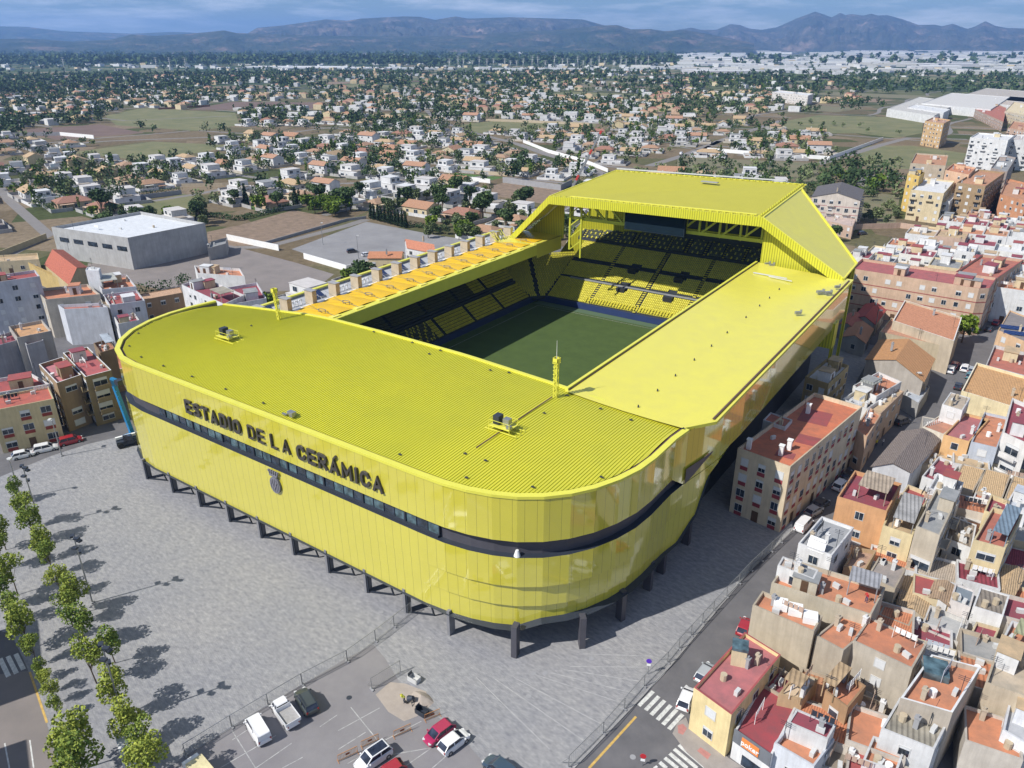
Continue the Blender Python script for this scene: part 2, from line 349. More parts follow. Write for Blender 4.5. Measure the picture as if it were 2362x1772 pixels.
# urban base sheet under the streets
URB = [(60, 10), (60, 330), (5, 330), (-60, 262), (-170, 262), (-172, 130), (-330, 120), (-330, 0), (-60, -30)]
sheet('street_surface', URB, .012, M_asph)
PL = [G('8', 1500, 1659), G('9', -90, 1060), G('9', 260, 640), G('9', 480, 380), G('9', 745, 130), (-24, 122), (-27, 215), (-146, 215), (-146, 78), G('4', 880, 1140), G('4', 560, 1215), G('4', 330, 1290), G('4', 60, 1400), (-150, 35), (-118, 22), (-60, 20)]
sheet('plaza', PL, .10, M_plaza, thick=.088)
BLOCK += [PL, URB]
PK = [G('7', 1190, 1580, .1), G('7', 1700, 1265, .1), G('8', 40, 965, .1), G('8', 225, 872, .1), G('8', 300, 960, .1), G('8', 390, 1110, .1), G('8', 520, 1240, .1), G('8', 650, 1345, .1), G('8', 810, 1490, .1), G('8', 960, 1659, .1), (-36, 46), (-57, 25), (-67.5, 20)]
M_park = mat('parking_asphalt', (0.22, 0.21, 0.215), .9, .10, .22, bump=.1, col2=(.19, .18, .19))
sheet('parking_lot', PK, .106, M_park)
# left avenue with its pavement
sheet('avenue', [G('7', 0, 1060, .1), G('7', 180, 1040, .1), G('7', 300, 1380, .1), G('7', 370, 1659, .1), (-78, 10), (-95, 10)], .108, M_asph2)
sheet('avenue_branch', [G('7', -60, 770, .1), G('7', 70, 800, .1), G('7', 165, 1000, .1), G('7', 180, 1040, .1), G('7', 0, 1060, .1), G('7', -120, 1090, .1)], .112, M_asph)
def line(name, a, b, w, z, m, reg=None):
    a = Vector(G(reg, *a, z) if reg else a); b = Vector(G(reg, *b, z) if reg else b); d = (b-a).normalized(); n = Vector((-d.y, d.x))*(w/2)
    mb = MB(); mb.poly([(*(a-n), z), (*(b-n), z), (*(b+n), z), (*(a+n), z)]); return props(mb.build(name, m), kind='structure')
for a, b in [((0, 960), (55, 1075)), ((50, 945), (105, 1055)), ((100, 930), (150, 1030))]: line('crosswalk_stripe', a, b, .55, .118, M_paint, '7')
line('kerb_line', (190, 1045), (300, 1370), .25, .12, M_ypaint, '7')
for a, b in [((190, 1480), (215, 1659)), ((30, 1500), (60, 1659))]: line('lane_line', a, b, .15, .118, M_paint, '7')
# crosswalks lower right (two zebra crossings)
zz = lambda x, y: (1460+x/7.373, 1580+y/7.373)
for a, b in [((345, 110), (100, 355)), ((440, 195), (215, 430)), ((540, 265), (310, 510)), ((645, 345), (415, 595)), ((745, 420), (510, 675)), ((845, 500), (610, 755))]:
    line('crosswalk_stripe', U(*zz(*a), .02), U(*zz(*b), .02), .5, .02, M_paint)
for a, b in [((780, 1020), (1230, 1400)), ((700, 1090), (1090, 1416)), ((625, 1165), (920, 1416)), ((540, 1240), (760, 1416)), ((455, 1315), (570, 1416)), ((370, 1385), (400, 1416))]:
    line('crosswalk_stripe', U(*zz(*a), .02), U(*zz(*b), .02), .5, .02, M_paint)
for a, b in [((1600, 1659), (1900, 1330))]: line('kerb_line', a, b, .3, .022, M_ypaint, '8')
for a, b in [((2780, 1080), (3250, 620))]: line('road_edge_line', a, b, .12, .022, M_paint2, '8')
# parking bays
for a, b in [((80, 1270), (250, 1480)), ((0, 1420), (265, 1275)), ((0, 1540), (175, 1430)), ((60, 1630), (255, 1520)), ((300, 1480), (530, 1360)), ((180, 1600), (620, 1345+180)), ((410, 1659), (610, 1520)), ((600, 1659), (680, 1590))]:
    line('bay_line', a, b, .11, .112, M_paint2, '8')
for a, b in [((1480, 1420), (1630, 1659)), ((1480, 1480), (1600, 1400)), ((1400, 1660), (1760, 1450)), ((1630, 1659), (1860, 1500)), ((1800, 1659), (1930, 1590)), ((2040, 1395), (2150, 1320))]:
    line('bay_line', a, b, .11, .112, M_paint2, '7')
# kerb of the plaza along the right-hand street
def kerb(pts, z0=0.0, z1=.13, w=.3):
    mb = MB()
    for a, b in zip(pts, pts[1:]): mb.bar((*a, (z0+z1)/2), (*b, (z0+z1)/2), w, z1-z0)
    return props(mb.build('kerb', M_kerb), kind='structure')
kerb(PL[0:5])
# right street pavements
PV1 = [U(1576, 1712), U(1592, 1683), U(1555, 1650+30), U(1585, 1640), U(1650, 1720), U(1760, 1800), U(1640, 1800), U(1560, 1700)]
PV = [U(*zz(750, 660)), U(*zz(900, 560)), (G('9', 80, 1400)), G('9', 330, 1600), G('9', 420, 1659), G('9', 200, 1680), G('9', 60, 1560), G('9', -30, 1440)]
sheet('pavement', PV, .12, M_pave, thick=.1)
for p in ([(760, 690), (850, 660), (920, 740), (850, 850), (770, 820)], [(1150, 1060), (1330, 1180), (1270, 1270), (1090, 1120)]):
    sheet('tactile_paving', [U(*zz(*q), .12) for q in p], .126, M_pink)
# paler paving bands and joints of the plaza
M_band = mat('pale_paving_joint', (.40, .395, .39), .8, .12, .9, col2=(.27, .27, .275))
for a, b in [((1480, 1010), (1950, 1015)), ((1440, 1030), (1960, 1110)), ((1360, 1050), (1900, 1185)), ((1250, 1060), (1830, 1250)), ((1120, 1080), (1720, 1400)), ((1000, 1090), (1560, 1480)), ((880, 1080), (1350, 1540)), ((1560, 930), (2010, 945))]: line('paving_joint', a, b, .12, .104, M_band, '8')
# courts and lots on the left
CT = [G('4', 560, 60), G('4', 850, 60), G('1', 1310, 1590), G('1', 1450, 1560), G('4', 1900, 60), G('4', 2130, 130), G('4', 2000, 230), G('4', 1150, 260), G('4', 900, 200), G('4', 560, 110)]
sheet('school_yard', CT, .02, M_asph2)
LT = [G('2', 0, 1480), G('2', 180, 1415), G('2', 620, 1500), G('2', 830, 1530), G('2', 470, 1659), G('2', 60, 1710), G('1', 1860, 1590)]
sheet('gravel_car_park', LT, .02, M_lot)
BLOCK += [CT, LT]
# fields, rubble, lawns
M_field = mat('mown_dry_field', (0.17, 0.155, 0.075), .95, .2, .05, col2=(.11, .125, .05))
M_plough = mat('ploughed_field', (0.15, 0.10, 0.08), .95, .15, .05)
M_grass = mat('watered_lawn', (0.065, 0.13, 0.025), .9, .2, .3)
M_rub = mat('brown_rubble_ground', (0.24, 0.17, 0.12), .95, .2, .3, col2=(.15, .11, .075), bump=.3)
M_scrub = mat('scrubland', (0.10, 0.105, 0.055), .95, .3, .08, col2=(.19, .16, .10))
FIELDS = [('field', [G('1', 670, 740), G('1', 900, 690), G('1', 1500, 720), G('1', 1530, 800), G('1', 1250, 835), G('1', 740, 800)], M_field),
 ('field', [G('1', 1200, 700), G('1', 1480, 650), G('1', 2150, 655), G('1', 2100, 690), G('1', 1500, 700)], M_plough),
 ('field', [G('1', 870, 1310), G('1', 1170, 1235), G('1', 1330, 1290), G('1', 1300, 1340), G('1', 1080, 1370), G('1', 930, 1360)], M_field),
 ('rubble_lot', [G('1', 1320, 1480), G('1', 1520, 1440), G('1', 1870, 1340), G('1', 2180, 1400), G('1', 1720, 1560), G('1', 1330, 1580)], M_rub),
 ('field', [G('2', 740, 800), G('2', 1000, 770), G('2', 1650, 790), G('2', 1640, 810), G('2', 900, 850)], M_field),
 ('lawn', [G('2', 760, 1105), G('2', 1060, 1130), G('2', 980, 1150), G('2', 640, 1125)], M_grass),
 ('yard', [G('2', 960, 1190), G('2', 1080, 1160), G('2', 1420, 1200), G('2', 1480, 1240), G('2', 1300, 1300), G('2', 1000, 1250)], M_rub),
 ('field', [G('3', 590, 790), G('3', 900, 735), G('3', 1570, 755), G('3', 1560, 850), G('3', 1400, 880), G('3', 1150, 850), G('3', 800, 850)], M_field),
 ('field', [G('3', 1180, 930), G('3', 1500, 930), G('3', 1850, 980), G('3', 1800, 1050), G('3', 1450, 1080), G('3', 1150, 1060)], M_field),
 ('scrub', [G('3', 0, 1000), G('3', 900, 1040), G('3', 900, 1180), G('3', 1420, 1250), G('3', 1390, 1440), G('3', 1000, 1380), G('3', 800, 1150), G('3', 0, 1100)], M_scrub),
 ('field', [G('2', 560, 730), G('2', 0, 720), G('2', 0, 745), G('2', 560, 770)], M_field)]
for n, p, m in FIELDS: sheet(n, p, .016, m); BLOCK.append(p)
M_road2 = mat('suburban_road', (0.20, 0.185, 0.175), .9, .1, .3)
def road(pts, w, z=.024, m=None, name='road'):
    P = [Vector(p) for p in pts]; mb = MB(); Ls = []; Rs = []
    for i, p in enumerate(P):
        d = ((P[min(i+1, len(P)-1)]-P[max(i-1, 0)])).normalized(); n = Vector((-d.y, d.x))*(w/2); Ls.append(p+n); Rs.append(p-n)
    for i in range(len(P)-1): mb.quad((*Rs[i], z), (*Rs[i+1], z), (*Ls[i+1], z), (*Ls[i], z))
    struct(name, mb, m or M_road2)
    for i in range(len(P)-1): BLOCK.append([tuple(Rs[i]), tuple(Rs[i+1]), tuple(Ls[i+1]), tuple(Ls[i])])
road([G('2', 1150, 920), G('2', 1330, 985), G('2', 1560, 1050), G('2', 1700, 1120), G('2', 1600, 1190)], 8)
road([G('2', 560, 700), G('2', 620, 760), G('2', 800, 830), G('2', 1150, 920)], 6)
road([G('2', 1980, 1060), G('2', 2212, 990), G('3', 270, 900), G('3', 660, 770)], 7)
road([G('3', 890, 1050), G('3', 1320, 920), G('3', 1480, 880), G('3', 1850, 890)], 7)
road([G('3', 30, 940), G('3', 160, 960), G('3', 270, 900)], 5)
road([G('1', 0, 1200), G('1', 60, 1280), G('1', 310, 1500), G('4', 30, 20)], 5)
road([G('1', 700, 1600), G('1', 1700, 1575), G('1', 2212, 1440), G('2', 180, 1400)], 5)
road([G('1', 1150, 1190), G('1', 1560, 1180), G('1', 2212, 1170), G('2', 600, 1150)], 5)
road([G('1', 0, 690), G('1', 800, 770), G('1', 1480, 740)], 5)
road([G('1', 0, 950), G('1', 700, 900), G('1', 1500, 870), G('2', 0, 880)], 6)
# ------------------------------------------------------------------ the stadium
ST = thing('stadium', 'huge lime yellow football stadium with rounded corners and open roof over the dark green pitch', 'stadium', (-85, 130, 0))
BLOCK.append([(-150, 55), (-20, 55), (-20, 240), (-150, 240)])
PATH = [(-141.2, 92.5), (-141.9, 87), (-141.9, 82), (-140.9, 76.8), (-138.6, 71.6), (-135.4, 67.6), (-131.5, 64.6), (-127.2, 62.9), (-122.5, 62.35),
        (-57.5, 62.3), (-53.5, 62.4), (-50, 62.9), (-46.8, 63.8), (-43.9, 65.1), (-41.2, 67.0), (-38.8, 69.5), (-36.9, 72.4), (-35.4, 75.9), (-34.4, 79.6), (-34.0, 83.5), (-33.9, 90), (-33.5, 93.6), (-32.7, 98.2), (-31.9, 104), (-31.3, 112), (-31.3, 184)]
def resample(path, smooth=1):
    out = [path[0]]
    for a, b in zip(path, path[1:]):
        n = max(1, int((Vector(b)-Vector(a)).length/2.2)) if (Vector(b)-Vector(a)).length < 8 else int((Vector(b)-Vector(a)).length/4)
        for i in range(1, n+1): out.append((a[0]+(b[0]-a[0])*i/n, a[1]+(b[1]-a[1])*i/n))
    return out
RP = resample(PATH)
ARC = [0.0]
for a, b in zip(RP, RP[1:]): ARC.append(ARC[-1]+(Vector(b)-Vector(a)).length)
NRM = []
for i in range(len(RP)):
    d = (Vector(RP[min(i+1, len(RP)-1)])-Vector(RP[max(i-1, 0)])).normalized(); NRM.append(Vector((d.y, -d.x)))
def offp(i, d): return (RP[i][0]+NRM[i].x*d, RP[i][1]+NRM[i].y*d)
def strip(i0, i1, zb, zt, db, dt, thick=.0, mi=0, mb=None):
    """facade strip along the path; zb/zt may be functions of index"""
    mb = mb or MB(); mb.uv = mb.uv if mb.uv is not None else []
    fb = zb if callable(zb) else (lambda i: zb); ft = zt if callable(zt) else (lambda i: zt)
    dB = db if callable(db) else (lambda i: db); dT = dt if callable(dt) else (lambda i: dt)
    for i in range(i0, i1):
        za, zc = fb(i), fb(i+1)
        if i == iStep and za < zc: za = zc
        a = offp(i, dB(i)); b = offp(i+1, dB(i+1)); c = offp(i+1, dT(i+1)); d = offp(i, dT(i))
        mb.quad((*a, fb(i)), (*b, fb(i+1)), (*c, ft(i+1)), (*d, ft(i)), mi)
        mb.uv.append([(ARC[i], fb(i)), (ARC[i+1], fb(i+1)), (ARC[i+1], ft(i+1)), (ARC[i], ft(i))])
    return mb
N = len(RP)
def cl(v, a, b): return max(a, min(b, v))
def idx(pred): return next(i for i in range(N) if pred(RP[i]))
iStep = min(range(N), key=lambda i: (RP[i][0]+43.9)**2+(RP[i][1]-65.1)**2)
iE = min(range(N), key=lambda i: (RP[i][0]+33.5)**2+(RP[i][1]-93.6)**2)
iC = min(range(N), key=lambda i: (RP[i][0]+32.7)**2+(RP[i][1]-98.2)**2)
iT = min(range(N), key=lambda i: (RP[i][0]+31.8)**2+(RP[i][1]-106)**2)
iW0 = min(range(N), key=lambda i: (RP[i][0]+118.2)**2+(RP[i][1]-62.3)**2)
iW1 = min(range(N), key=lambda i: (RP[i][0]+54.6)**2+(RP[i][1]-62.3)**2)
def zlow(i):
    if i <= iStep: return 3.8
    y = RP[i][1]
    return float(np.interp(y, [90, 93.5, 98.5, 100.5, 107, 110], [5.0, 5.0, 8.2, 13.6, 16.2, 16.5]))
RIM = 24.4; B1, B0, S1, S0 = 18.0, 15.6, 11.0, 7.5
def btop(i):   # upper edge of the dark band, closing to a point beyond the corner
    y = RP[i][1]
    return B1 if i < iE else max(B0+.1, B1-(i-iE)*.0)
LIP = .16
m = strip(0, N-1, lambda i: B1 if i < iE else max(zlow(i), B0), RIM, 0, 0)
m.build('facade_panel', M_fac, ST)
m = strip(0, iE, B0, RIM, -.9, -.9); m.uv = None; m.build('dark_band', M_dark, ST)
# soffit + sill of the band recess
m = MB()
for i in range(0, iE):
    m.quad((*offp(i, 0), B1), (*offp(i, -.9), B1), (*offp(i+1, -.9), B1), (*offp(i+1, 0), B1))
    m.quad((*offp(i, .06), B0), (*offp(i+1, .06), B0), (*offp(i+1, -.9), B0), (*offp(i, -.9), B0))
m.quad((*offp(iE, 0), B0), (*offp(iE, -.9), B0), (*offp(iE, -.9), B1), (*offp(iE, 0), B1))
m.build('band_sill', M_navy, ST)
# triangular dark wing past the corner
m = MB(); m.v, m.f, m.m = [], [], []
ys_w = [(i, RP[i][1]) for i in range(iE, iE+6)]
wz0 = lambda y: B0+.1+(17.9-B0)*cl((y-94.2)/6.0, 0, 1); wz1 = lambda y: B1+.25
for i in range(iE, N-1):
    if RP[i][1] > 99.6: break
    m.quad((*offp(i, .28), wz0(RP[i][1])), (*offp(i+1, .28), min(18.1, wz0(RP[i+1][1]))), (*offp(i+1, .28), wz1(0)), (*offp(i, .28), wz1(0)))
m.build('dark_wing_panel', M_dark, ST)
i58 = min(range(N), key=lambda i: abs(RP[i][0]+58)+abs(RP[i][1]-62.3))
def ramp(i):
    if i <= i58 or i >= iE: return 0
    t = (i-i58)/(iE-i58); return math.sin(math.pi*t)**.8
for (zt, zb, dt0, ex) in ((B0, S1, .06, 0), (S1-.07, S0, -.04, .42), (S0-.07, None, -.12, .85)):
    dt = lambda i, dt0=dt0, ex=ex: dt0-ex*ramp(i)
    def fb(i, zb=zb): return max(zlow(i), zb) if zb is not None else zlow(i)
    def ft(i, zt=zt): return max(zt, zlow(i))
    top = iT
    m = strip(0, top, fb, ft, dt, dt)
    for i in range(0, top): m.quad((*offp(i, dt(i)-.7), fb(i)), (*offp(i+1, dt(i+1)-.7), fb(i+1)), (*offp(i+1, dt(i+1)), fb(i+1)), (*offp(i, dt(i)), fb(i))); m.uv.append([(.3, 0)]*4)
    m.build('facade_panel', M_fac, ST)
# soffit under the hanging facade
m = MB()
for i in range(0, iT-1):
    m.quad((*offp(i, .3), zlow(i)+.05), (*offp(i, -14 if i > 4 and i < iE else -4), max(zlow(i), 4.5)+.3), (*offp(i+1, -14 if 4 < i+1 < iE else -4), max(zlow(i+1), 4.5)+.3), (*offp(i+1, .3), zlow(i+1)+.05))
m.poly([(-135, 76, 4.9), (-50, 76, 4.9), (-50, 92, 4.9), (-135, 92, 4.9)]); m.build('soffit', M_navy, ST)
m = MB()
for i in range(iC, N-1): m.quad((*offp(i, 0), zlow(i)), (*offp(i, -20), 12), (*offp(i+1, -20), 12), (*offp(i+1, 0), zlow(i+1)))
m.build('soffit', M_rib, ST)
# rim trim and gutter
m = MB()
for i in range(0, iE):
    for (d0, z0, d1, z1) in ((.12, RIM-.05, .12, RIM+.35), (.12, RIM+.35, -.75, RIM+.35), (-.75, RIM+.35, -.75, RIM-.1)):
        m.quad((*offp(i, d0), z0), (*offp(i+1, d0), z0), (*offp(i+1, d1), z1), (*offp(i, d1), z1))
m.build('rim_trim', M_trim, ST)
m = MB()
M_gut = mat('dirty_brown_gutter', (.10, .055, .05), .8, .25, 2)
for i in range(3, iE):
    m.quad((*offp(i, -.75), RIM-.02), (*offp(i+1, -.75), RIM-.02), (*offp(i+1, -1.35), RIM-.02), (*offp(i, -1.35), RIM-.02))
m.build('gutter', M_gut, ST)
# vaulted ribbed roof over the front stand
KZ = [(-144, 23.2), (-141, 23.3), (-130, 24.3), (-121, 25.0), (-114, 25.7), (-108, 26.0), (-95, 26.1), (-75, 25.9), (-56, 25.0), (-45, 24.3), (-34, 23.9), (-30, 23.8)]
def kz(x):
    for (a, za), (b, zb) in zip(KZ, KZ[1:]):
        if a <= x <= b: t = (x-a)/(b-a); return za+(zb-za)*t
    return KZ[0][1] if x < KZ[0][0] else KZ[-1][1]
YIN = 95.2
def yrim(x):   # front edge of the roof for this x
    best = None
    for i in range(0, iE):
        a, b = offp(i, -1.2), offp(i+1, -1.2)
        if (a[0]-x)*(b[0]-x) <= 0 and a[0] != b[0]:
            t = (x-a[0])/(b[0]-a[0]); y = a[1]+(b[1]-a[1])*t
            if best is None or y < best: best = y
    return best if best is not None else 92
def yback(x): return YIN if x > -119.5 else YIN+(x+119.5)*.06
m = MB(); xs = [-140.6+i*(106.0/132) for i in range(133)]; xs[-1] = -35.2
def rz(x, t):
    zf = RIM+.05; zb = kz(x); return zf+(zb-zf)*t+.35*math.sin(math.pi*t)
for a, b in zip(xs, xs[1:]):
    for k in range(8):
        t0, t1 = k/8, (k+1)/8
        P = lambda x, t: (x, yrim(x)+(yback(x)-yrim(x))*t, rz(x, t))
        m.quad(P(a, t0), P(b, t0), P(b, t1), P(a, t1))
# standing seams as real ribs
rb = MB()
x = -140.2
while x < -35.5:
    for k in range(8):
        t0, t1 = k/8, (k+1)/8
        p0 = (x, yrim(x)+(yback(x)-yrim(x))*t0, rz(x, t0)); p1 = (x, yrim(x)+(yback(x)-yrim(x))*t1, rz(x, t1))
        w = .07; h = .10
        rb.quad((p0[0]-w, p0[1], p0[2]), (p1[0]-w, p1[1], p1[2]), (p1[0]-w*.6, p1[1], p1[2]+h), (p0[0]-w*.6, p0[1], p0[2]+h))
        rb.quad((p0[0]-w*.6, p0[1], p0[2]+h), (p1[0]-w*.6, p1[1], p1[2]+h), (p1[0]+w*.6, p1[1], p1[2]+h), (p0[0]+w*.6, p0[1], p0[2]+h))
        rb.quad((p0[0]+w*.6, p0[1], p0[2]+h), (p1[0]+w*.6, p1[1], p1[2]+h), (p1[0]+w, p1[1], p1[2]), (p0[0]+w, p0[1], p0[2]))
    x += .45
M_roofp = stripes('ribbed_roof_pans', YEL, (1, 0, 0), .45, .10, .85, .42, .06, soft=.12, bumps=.1, col2=(.53, .515, .05), scale=.06)
roofp = m.build('ribbed_roof', M_roofp, ST); rb.build('roof_seams', mat('yellow_seam', (0.57, 0.555, 0.025), .42, .04), roofp, origin=ST['_o'])
# roof inner trim + inner fascia
m = MB()
for a, b in zip(xs[::4], xs[4::4]+[xs[-1]]):
    za, zb = kz(a), kz(b); ya, yb = yback(a), yback(b)
    m.quad((a, ya-.1, za+.3), (b, yb-.1, zb+.3), (b, yb+.5, zb+.3), (a, ya+.5, za+.3)); m.quad((a, ya-.1, za), (b, yb-.1, zb), (b, yb-.1, zb+.3), (a, ya-.1, za+.3))
    m.quad((b, yb+.5, zb+.3), (b, yb+.5, zb-2.5), (a, ya+.5, za-2.5), (a, ya+.5, za+.3))
m.build('roof_edge_trim', M_trim, ST)
# small roof hooks/vents near the edges (dark specks)
for (u, v) in [(240+195/5.53, 660+762/5.53), (240+240/5.53, 660+940/5.53), (240+515/5.53, 660+1060/5.53), (240+885/5.53, 660+1200/5.53), (240+1330/5.53, 660+1360/5.53), (240+1815/5.53, 660+1545/5.53), (240+1880/5.53, 660+513/5.53), (240+430/5.53, 660+563/5.53),
               Q('5', 310, 1305), Q('5', 730, 1462), Q('5', 1125, 1553), Q('5', 1535, 1527), Q('5', 1955, 1335), Q('5', 2165, 1128), Q('5', 1870, 1028), Q('5', 1675, 965), Q('5', 1460, 893), Q('5', 1315, 1010), Q('5', 940, 1300), Q('5', 810, 1258), Q('5', 583, 665), Q('5', 680, 630), Q('5', 505, 580), Q('5', 255, 517), Q('5', 1090, 768), Q('5', 970, 757)]:
    x, y = U(u, v, 25.3); y = min(max(y, yrim(x)+1.3), yback(x)-.6); z = rz(x, cl((y-yrim(x))/(yback(x)-yrim(x)), 0, 1)); m = MB(); m.box((x, y, z+.2), (.5, .22, .12)); m.bar((x, y, z+.2), (x+.05, y, z+.45), .07); m.build('roof_anchor', M_navy, ST)
# ---- east stand roof
m = MB()
NE = 24
for k in range(NE):
    y0 = 94.0+k*(188-94.0)/NE; y1 = 94.0+(k+1)*(188-94.0)/NE
    xa = lambda y: -34.3+(y-94)*(3.0/4.2) if y < 98.2 else -31.3
    for j in range(4):
        f = lambda y, j: (-54.2+(xa(y)+54.2)*j/4, y, 25.2-(0.75*j/4)-.25*math.sin(math.pi*j/4))
        m.quad(f(y0, j), f(y0, j+1), f(y1, j+1), f(y1, j))
e_r = m.build('side_roof', M_sheet, ST)
m = MB(); m.box((-54.35, 141, 24.6), (.5, 93, 1.9)); m.box((-31.2, 142.5, 24.45), (.14, 88, .5)); m.bar((-34.2, 93.9, 24.45), (-31.2, 98.4, 24.45), .14, .5); m.build('roof_edge_trim', M_trim, ST)
m = MB(); m.box((-54.0, 141, 25.28), (.15, 93, .12)); m.box((-31.9, 142.5, 24.62), (.3, 87, .1)); m.build('gutter', M_gut, ST)
for i, (u, v) in enumerate([Q('5', 1915, 962), Q('5', 2038, 860), Q('5', 2152, 765), Q('6', 110, 665), Q('6', 220, 577), Q('6', 320, 492), Q('6', 440, 395), Q('6', 527, 322), Q('6', 590, 272), Q('6', 652, 217)]):
    x, y = U(u, v, 25); m = MB(); m.cyl((x, y, 24.6), (x, y, 24.98), .15, .1, 8); m.build('roof_outlet', M_navy, ST)
for (u, v, s) in [(Q('6', 915, 245)[0], Q('6', 915, 245)[1], 1.3), (*Q('6', 965, 250), 1.1), (*Q('6', 770, 378), .9), (1700+515/7.373, 600+70/7.373, 1.0), (1700+590/7.373, 600+90/7.373, 1.0), (*Q('6', 1020, 212), .8)]:
    x, y = U(u, v, 25); m = MB(); m.box((x, y, 25.1), (s*1.3, s*.7, .5), rot=.7); m.box((x+.5, y+.3, 25.35), (s*.4, s*.4, .8)); m.build('roof_equipment', M_steel, ST)
mp_ = MB(); a = G('6', 485, 125, 25); b = G('6', 700, 158, 25)
mp_.bar((*a, 25.25), (*b, 25.05), .35, .2); mp_.bar((a[0]+4, a[1]-1, 25.2), (b[0]+1.5, b[1]-1.2, 24.95), .25, .15); mp_.build('loose_pipes', M_frame, ST)
# ---- west stand roof (golden membrane bays, service strip, pillars)
WZ = 20.5; WX0, WX1, WX2, WX3 = -119.5, -131.5, -135.0, -140.0
M_memb = mat('golden_roof_membrane', (0.72, 0.44, 0.015), .5, .06, .25, spec=.4)
NB = 13; ys = [99.0+i*(194-99.0)/NB for i in range(NB+1)]
m = MB()
for i in range(NB):
    for k in range(6):
        t0, t1 = k/6, (k+1)/6
        for j in range(4):
            def f(s, t):
                y = ys[i]+(ys[i+1]-ys[i])*t; arch = math.sin(math.pi*t)
                return (WX0-1.6+(WX1-.6*arch-(WX0-1.6))*s, y, WZ+.25+.45*arch*math.sin(math.pi*(s*.7+.2))-.35*s)
            m.quad(f(j/4, t0), f(j/4, t1), f((j+1)/4, t1), f((j+1)/4, t0))
m.build('membrane_roof', M_memb, ST, smooth=True)
m = MB()
m.box((WX0, 141, WZ-1.35), (.4, 92, 3.1)); m.quad((WX0, 95, WZ+.22), (WX0, 187, WZ+.22), (WX0-1.7, 187, WZ+.26), (WX0-1.7, 95, WZ+.26)); m.build('inner_fascia', M_trim, ST)
m = MB()
for i in range(NB): m.box((WX0-1.3, ys[i]+1.3, WZ+.34), (1.3, 2.6, .12))
m.build('pale_edge_flashing', mat('pale_yellow_flashing', (.74, .66, .12), .6, .1), ST)
for i in range(NB):
    y = ys[i]+1.2; m = MB(); o = (WX0-5.2, y, WZ+1.0)
    for k in range(10):
        a0, a1 = k*math.pi/5, (k+1)*math.pi/5
        m.bar((o[0]+1.1*math.cos(a0), o[1]+.6*math.sin(a0), o[2]), (o[0]+1.1*math.cos(a1), o[1]+.6*math.sin(a1), o[2]), .13)
    m.bar((o[0]-1, y, WZ+1.0), (o[0]-1, y, WZ+.2), .12); m.bar((o[0]+1, y, WZ+1), (o[0]+1, y, WZ+.2), .12)
    m.bar((o[0]-1.1, y, WZ+.8), (WX1-1, ys[i]-1.5, WZ+2.0), .05); m.bar((o[0]-1.1, y, WZ+.8), (WX1-1, ys[i]+2, WZ+2.0), .05); m.bar((o[0]+1.1, y, WZ+.8), (WX0-.4, ys[i]+1.2, WZ+.3), .07)
    m.build('tension_ring', M_steel, ST)
# service strip behind
m = MB(); m.quad((WX1+.2, 96, WZ-.9), (WX1+.2, 194, WZ-.9), (WX3, 194, WZ-.4), (WX3, 96, WZ-.4)); m.build('service_strip', mat('light_service_deck', (.40, .41, .43), .7, .1, .4), ST)
M_pv = stripes('solar_cells', (.015, .03, .09), (0, 1, 0), .5, .1, 3.0, .2, .1, bumps=.1)
for i in range(NB+1):
    y = ys[i]-1.2
    m = MB(); m.box((WX1-2.2, y, WZ+.6), (2.6, 1.25, 4.2)); p = m.build('roof_pillar', M_beige, ST)
    m = MB(); m.box((WX1-2.2, y, WZ+2.78), (2.9, 1.5, .16)); m.build('cap', M_conc, p, origin=ST['_o'])
for i in range(NB):
    y = ys[i]+2.4
    m = MB()
    for k in range(5): m.box((WX1-.9, y-1.6+k*1.05, WZ-.55+.02*k), (2.2, .95, .1))
    m.build('white_deck_panel', M_white, ST)
    if i in (0, 2, 5, 6, 7, 10):
        for s in (-.9, .9):
            m = MB(); q = Vector((WX2-1.2, y+s+.2, WZ+.4)); m.quad(q+Vector((1, -.8, -.5)), q+Vector((1, .8, -.5)), q+Vector((-1, .8, .6)), q+Vector((-1, -.8, .6))); m.bar(q+Vector((-.9, 0, .5)), q+Vector((-.9, 0, -1.1)), .1); m.build('solar_panel', M_pv, ST)
    else:
        m = MB()
        for k in range(4):
            m.bar((WX2-.6, y-2+k*1.2, WZ+.5), (WX2-.6, y-1.2+k*1.2, WZ+.5), .25); m.bar((WX2-.6, y-1.2+k*1.2, WZ+.5), (WX2-.6, y-1.2+k*1.2, WZ-.6), .2)
        m.build('pipe_rack', M_white, ST)
m = MB(); m.box((WX3, 145, 10.3), (.6, 98, 20.6)); p = m.build('outer_wall', M_conc, ST)
m = MB(); m.box((WX3, 145, 20.75), (.9, 98.4, .3)); m.build('wall_coping', M_trim, ST)
